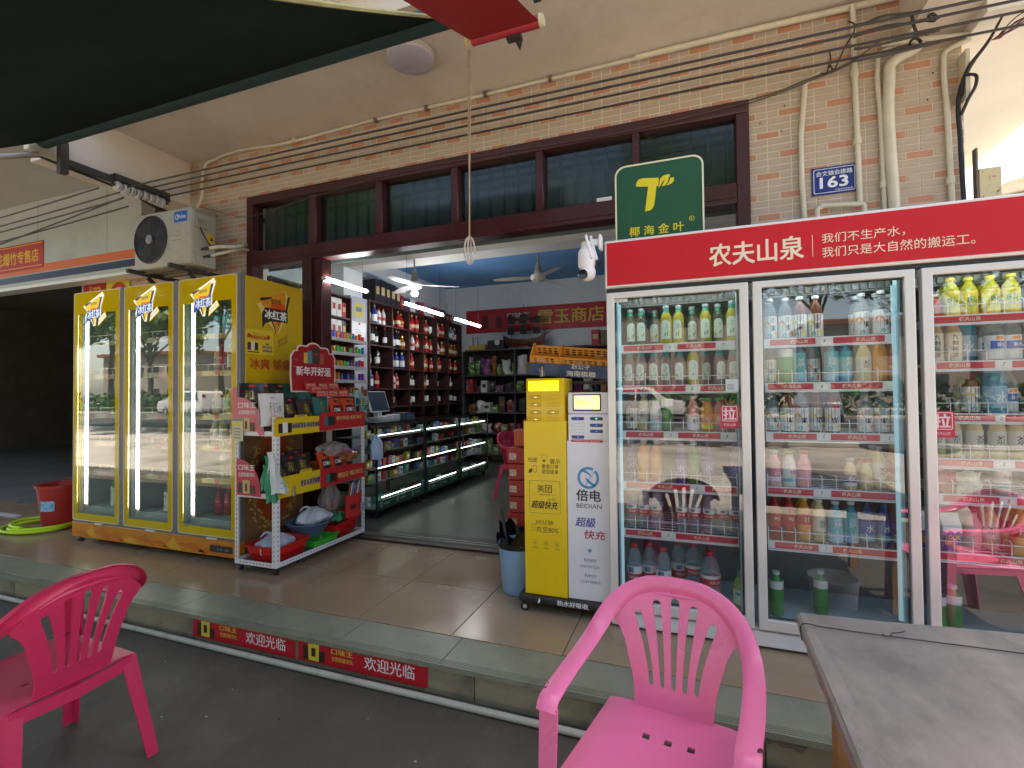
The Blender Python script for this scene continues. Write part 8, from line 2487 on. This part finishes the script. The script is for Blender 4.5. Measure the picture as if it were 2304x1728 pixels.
# red chair inside, small dome camera on the left of the back shelf
dup(ch2, (-1.92, 5.62, .004), R(75), 'pink plastic armchair inside the shop behind the yellow locker')
ic = T('dome_camera', 'small white dome camera on the shop wall beside the back shelves', 'camera', (-4.05, 8.6, 1.85))
MB().box(-4.09, -4.0, 8.55, 8.72, 1.86, 2.0, bev=.02).lathe([(.05, 1.86), (.06, 1.82), (.05, 1.77), (.02, 1.745), (.001, 1.74)], 16, (-4.045, 8.57, 0)).obj('shell', white_m, ic)
MB().lathe([(.030, 0), (.026, .006), (.001, .007)], 14, (-4.045, 8.515, 1.80), axis='-y').obj('lens', black_m, ic)
# ------------------------------------------------------------------ street behind the camera (seen mirrored in the cooler glass)
def tree_mesh(seed, rad, h, n):
    random.seed(seed)
    b = MB()
    cl = []
    for k in range(15):
        a, e = random.uniform(0, 6.28), random.uniform(-.5, 1.2)
        r = rad*random.uniform(.35, .85)
        cl.append((Vector((r*math.cos(a)*math.cos(e), r*math.sin(a)*math.cos(e), h+r*math.sin(e)*.8)), rad*random.uniform(.28, .5)))
    for k in range(n):
        c, rr_ = random.choice(cl)
        d = Vector((random.gauss(0, 1), random.gauss(0, 1), random.gauss(0, 1))).normalized()
        p = c+d*rr_*random.uniform(.6, 1.05)
        s = random.uniform(.16, .34)
        t1 = d.cross(Vector((random.gauss(0, 1), random.gauss(0, 1), .3))).normalized()*s
        t2 = (d*.5+Vector((0, 0, random.uniform(-.6, .3)))).cross(t1).normalized()*s*.6
        b.quad([p-t1, p-t2*.9, p+t1, p+t2], random.choice([0, 0, 1]))
    crown = b.mesh('crown', [M('leaf_mid', (.055, .12, .022), .55, var=.3, vs=1), M('leaf_light', (.10, .19, .035), .5, var=.3, vs=1)], recalc=False)
    b = MB().tube([(0, 0, -.15), (.05, .02, h*.35), (-.04, .05, h*.75), (0, 0, h*1.05)], [.22, .17, .13, .05], 10)
    for k in range(7):
        p, rr_ = cl[k]
        b.tube([(0, .02, h*(.5+.06*k)), tuple(p*.55+Vector((0, 0, h*.36))), tuple(p)], [.08, .05, .02], 6)
    return crown, b.mesh('trunk', M('bark', (.13, .10, .075), .9, var=.3, vs=6, bump=.4, bs=12))
tm = [tree_mesh(1, 3.4, 6.2, 2600), tree_mesh(2, 3.9, 7.2, 3000)]
random.seed(15)
for i in range(14):
    x = -84+i*8.2+random.uniform(-1.5, 1.5)
    t = T('tree', f'leafy roadside tree across the road, {ORD[i]} in the row mirrored in the cooler glass', 'tree', (x, -28.5+random.uniform(-1.5, 1.5), -.15), random.uniform(0, 6), 'trees across the road')
    s = random.uniform(1.25, 1.7)
    t.scale = (s, s, s)
    c = link('crown', tm[i % 2][0], t); c['kind'] = 'stuff'
    link('trunk', tm[i % 2][1], t)
for i, (x, y) in enumerate(((-20.5, -7.2), (-27, -8.2), (-13.5, -8.6), (.5, -8.3))):
    t = T('tree', f'spreading tree on the near side of the road, {ORD[i]} of the near trees', 'tree', (x, y, -.15), i*1.3, 'near trees by the kerb')
    c = link('crown', tm[(i+1) % 2][0], t); c['kind'] = 'stuff'
    link('trunk', tm[(i+1) % 2][1], t)
b = MB()
random.seed(88)
for k in range(7000):
    p = Vector((random.uniform(-85, 25), -26+random.uniform(-.6, .5), random.uniform(-.1, 1.5+.3*math.sin(k))))
    d1 = Vector((random.gauss(0, 1), random.gauss(0, 1), random.gauss(0, 1))).normalized()*.22; d2 = d1.cross(Vector((random.gauss(0, 1), random.gauss(0, 1), 1))).normalized()*.16
    b.quad([p-d1, p-d2, p+d1, p+d2], k % 2)
stuff(b.obj('hedge', [M('leaf_mid', (.055, .12, .022)), M('hedge_dark', (.03, .07, .015), .6)], recalc=False))  # hedge added as a dark backdrop so the mirrored white cars stand out
# houses beyond the trees
hw = M('house_wall', (.34, .31, .27), .8, var=.1, vs=.5); hr = M('house_roof', (.26, .10, .06), .8, var=.2, vs=2); hg_ = M('house_glass', (.05, .06, .07), .1)
for i, (x, w_, h) in enumerate(((-70, 18, 7), (-45, 14, 10), (-22, 16, 7), (-2, 13, 9), (17, 15, 6.5))):
    t = T('house', f'pale plastered house beyond the trees, {ORD[i]} from the left end of the street', 'house', (x, -42, -.15), 0, 'houses across the road')
    MB().box(x-w_/2, x+w_/2, -48, -40, -.15, h).obj('wall', hw, t)
    MB().box(x-w_/2-.5, x+w_/2+.5, -48.5, -39.5, h+.003, h+.45, bev=.05).obj('roof', hr, t)
    for r_ in range(int(h//3)):
        for k in range(int(w_//3)):
            xx = x-w_/2+1.2+k*3
            MB().box(xx, xx+1.3, -40, -39.96, 1+r_*3, 2.4+r_*3).obj('window', hg_, t)
# vehicles parked across the road
def car_mesh(L, Wd, H, hood, deck):
    """side profile -> body, glass, lights"""
    z0 = .32
    low = [(-L/2, z0), (-L/2-.02, z0+.35), (-L/2+.06, hood-.05), (-L/2+.9*(L/4.4), hood+.02)]
    top = [(-L/2+1.55*(L/4.4), H-.04), (-.1, H), (L/2-1.15 if deck < H-.3 else L/2-.55, H-.06)]
    back = [(L/2-.45 if deck < H-.3 else L/2-.12, deck+.02), (L/2, deck-.12), (L/2+.02, z0+.30), (L/2-.02, z0)]
    pts = low+top+back
    b = MB()
    def wid(z): return Wd/2*(1 if z < hood else 1-.16*(z-hood)/(H-hood))
    L_ = [b.bm.verts.new((x, -wid(z), z)) for x, z in pts]; R_ = [b.bm.verts.new((x, wid(z), z)) for x, z in pts]
    b.bm.faces.new(L_); b.bm.faces.new(R_[::-1])
    for i in range(len(pts)):
        j = (i+1) % len(pts)
        b.bm.faces.new((L_[j], L_[i], R_[i], R_[j]))
    es = [e for e in b.bm.edges]
    bmesh.ops.bevel(b.bm, geom=es, offset=.05, segments=2, profile=.5, affect='EDGES')
    for f in b.bm.faces: f.smooth = True
    body = b.mesh
    g = MB()
    x1, x2, x3 = -L/2+.95*(L/4.4), -L/2+1.60*(L/4.4), top[2][0]
    xe = back[0][0]
    zb, zt = hood+.04, H-.13
    for s in (-1, 1):
        for (a, c, d, e) in ((x1+.25, x2+.08, -.05, -.05), (.03, .03, x3-.02, xe-.22)):
            g.bm.faces.new([g.bm.verts.new(p) for p in ((a, s*(wid(zb)+.006), zb), (e, s*(wid(zb)+.006), zb), (d, s*(wid(zt)+.006), zt), (c, s*(wid(zt)+.006), zt))])
    g.quad([(x1+.06, -wid(zb)+.08, zb), (x1+.06, wid(zb)-.08, zb), (x2-.06, wid(zt)-.08, zt), (x2-.06, -wid(zt)+.08, zt)])
    g.quad([(xe+.01, -wid(zb)+.1, zb+.02), (xe+.01, wid(zb)-.1, zb+.02), (x3+.10, wid(zt)-.1, zt), (x3+.10, -wid(zt)+.1, zt)])
    return b, g
car_w = M('car_white', (.74, .74, .73), .22, spec=.6); car_g = M('car_silver', (.30, .32, .36), .25, metal=.4); cgls = M('car_glass', (.02, .025, .03), .05)
def car(kind, loc, rz, paint, label):
    t = T('parked_car', label, 'car', (0, 0, 0), 0, 'cars across the road')
    L, Wd, H, hood, deck = {'suv': (4.5, 1.85, 1.70, 1.02, 1.45), 'jeep': (4.6, 1.9, 1.90, 1.15, 1.80), 'sedan': (4.5, 1.8, 1.45, .88, 1.02)}[kind]
    b, g = car_mesh(L, Wd, H, hood, deck)
    b.obj('body', paint, t); g.obj('windows', cgls, t, recalc=False)
    for sx in (-1, 1):
        for sy in (-1, 1):
            MB().lathe([(.33, -.11), (.34, -.08), (.34, .08), (.33, .11)], 20, (sx*L*.30, sy*(Wd/2-.10), .34), axis='y').lathe([(.20, -.118), (.20, .118)], 14, (sx*L*.30, sy*(Wd/2-.10), .34), axis='y', mi=1).obj('wheel', [rubber, steel], t)
    for sy in (-1, 1):
        MB().box(-L/2-.03, -L/2+.10, sy*Wd*.36-.17, sy*Wd*.36+.17, hood-.27, hood-.13, bev=.02).obj('headlight', M('lamp_clear', (.7, .7, .7), .1), t)
        MB().box(L/2-.08, L/2+.03, sy*Wd*.38-.12, sy*Wd*.38+.12, deck-.40, deck-.22, bev=.02).obj('tail_light', M('lamp_red', (.4, .01, .01), .15), t)
    MB().box(-L/2-.04, L/2+.04, -Wd/2+.05, Wd/2-.05, .22, .36, bev=.03).obj('sill', black_m, t)
    t.location = (*loc, -.15)
    t.rotation_euler = (0, 0, rz)
car('suv', (-2.6, -20.5), PI, car_w, 'white sport utility car across the road, mirrored in the left silver door')
car('jeep', (-35.5, -20.8), 0, car_w, 'boxy white off-road car across the road, mirrored in the yellow cooler')
car('sedan', (5.6, -21.0), PI/2+.25, car_g, 'silver saloon car across the road, mirrored in the middle silver door')
car('suv', (-24, -21.5), 0, car_w, 'white estate car between the off-road car and the sport utility car')
# pale awning of the next building on the far right, seen over the cooler
aw = T('pale_awning', 'pale corrugated awning of the next building beyond the pillar corner', 'awning', (4, 7, 3.3))
MB().grid(lambda u, v: Vector((2.62+4.4*u, 5.0+4.2*v, 3.02+.16*(2.62+4.4*u-2.62)+.10*(5.0+4.2*v-5)+.012*math.sin(70*v))), 2, 100).obj('sheet', M('awning_pale', (.62, .60, .48), .6, var=.06), aw, recalc=False)
for k in range(4):
    MB().obox((2.62, 5.1+k*1.2, 2.97+.12*k), (4.4, 0, .70), (0, .07, 0), (0, 0, .045)).obj('rafter', M('rafter_ochre', (.50, .36, .12), .6), aw)
# round parasol table on the open pavement, mirrored as a dark oval
rt_ = T('round_table', 'round dark topped table on the open pavement, mirrored in the middle silver door', 'table', (2.3, -1.4, -.15))
MB().lathe([(.42, .58), (.45, .60), (.45, .62), (.42, .63)], 30, (2.3, -1.4, 0)).obj('top', M('dark_top', (.05, .055, .06), .4), rt_)
MB().lathe([(.20, -.149), (.20, -.13), (.03, -.11), (.03, .58)], 16, (2.3, -1.4, 0)).obj('pedestal', dk_steel, rt_)
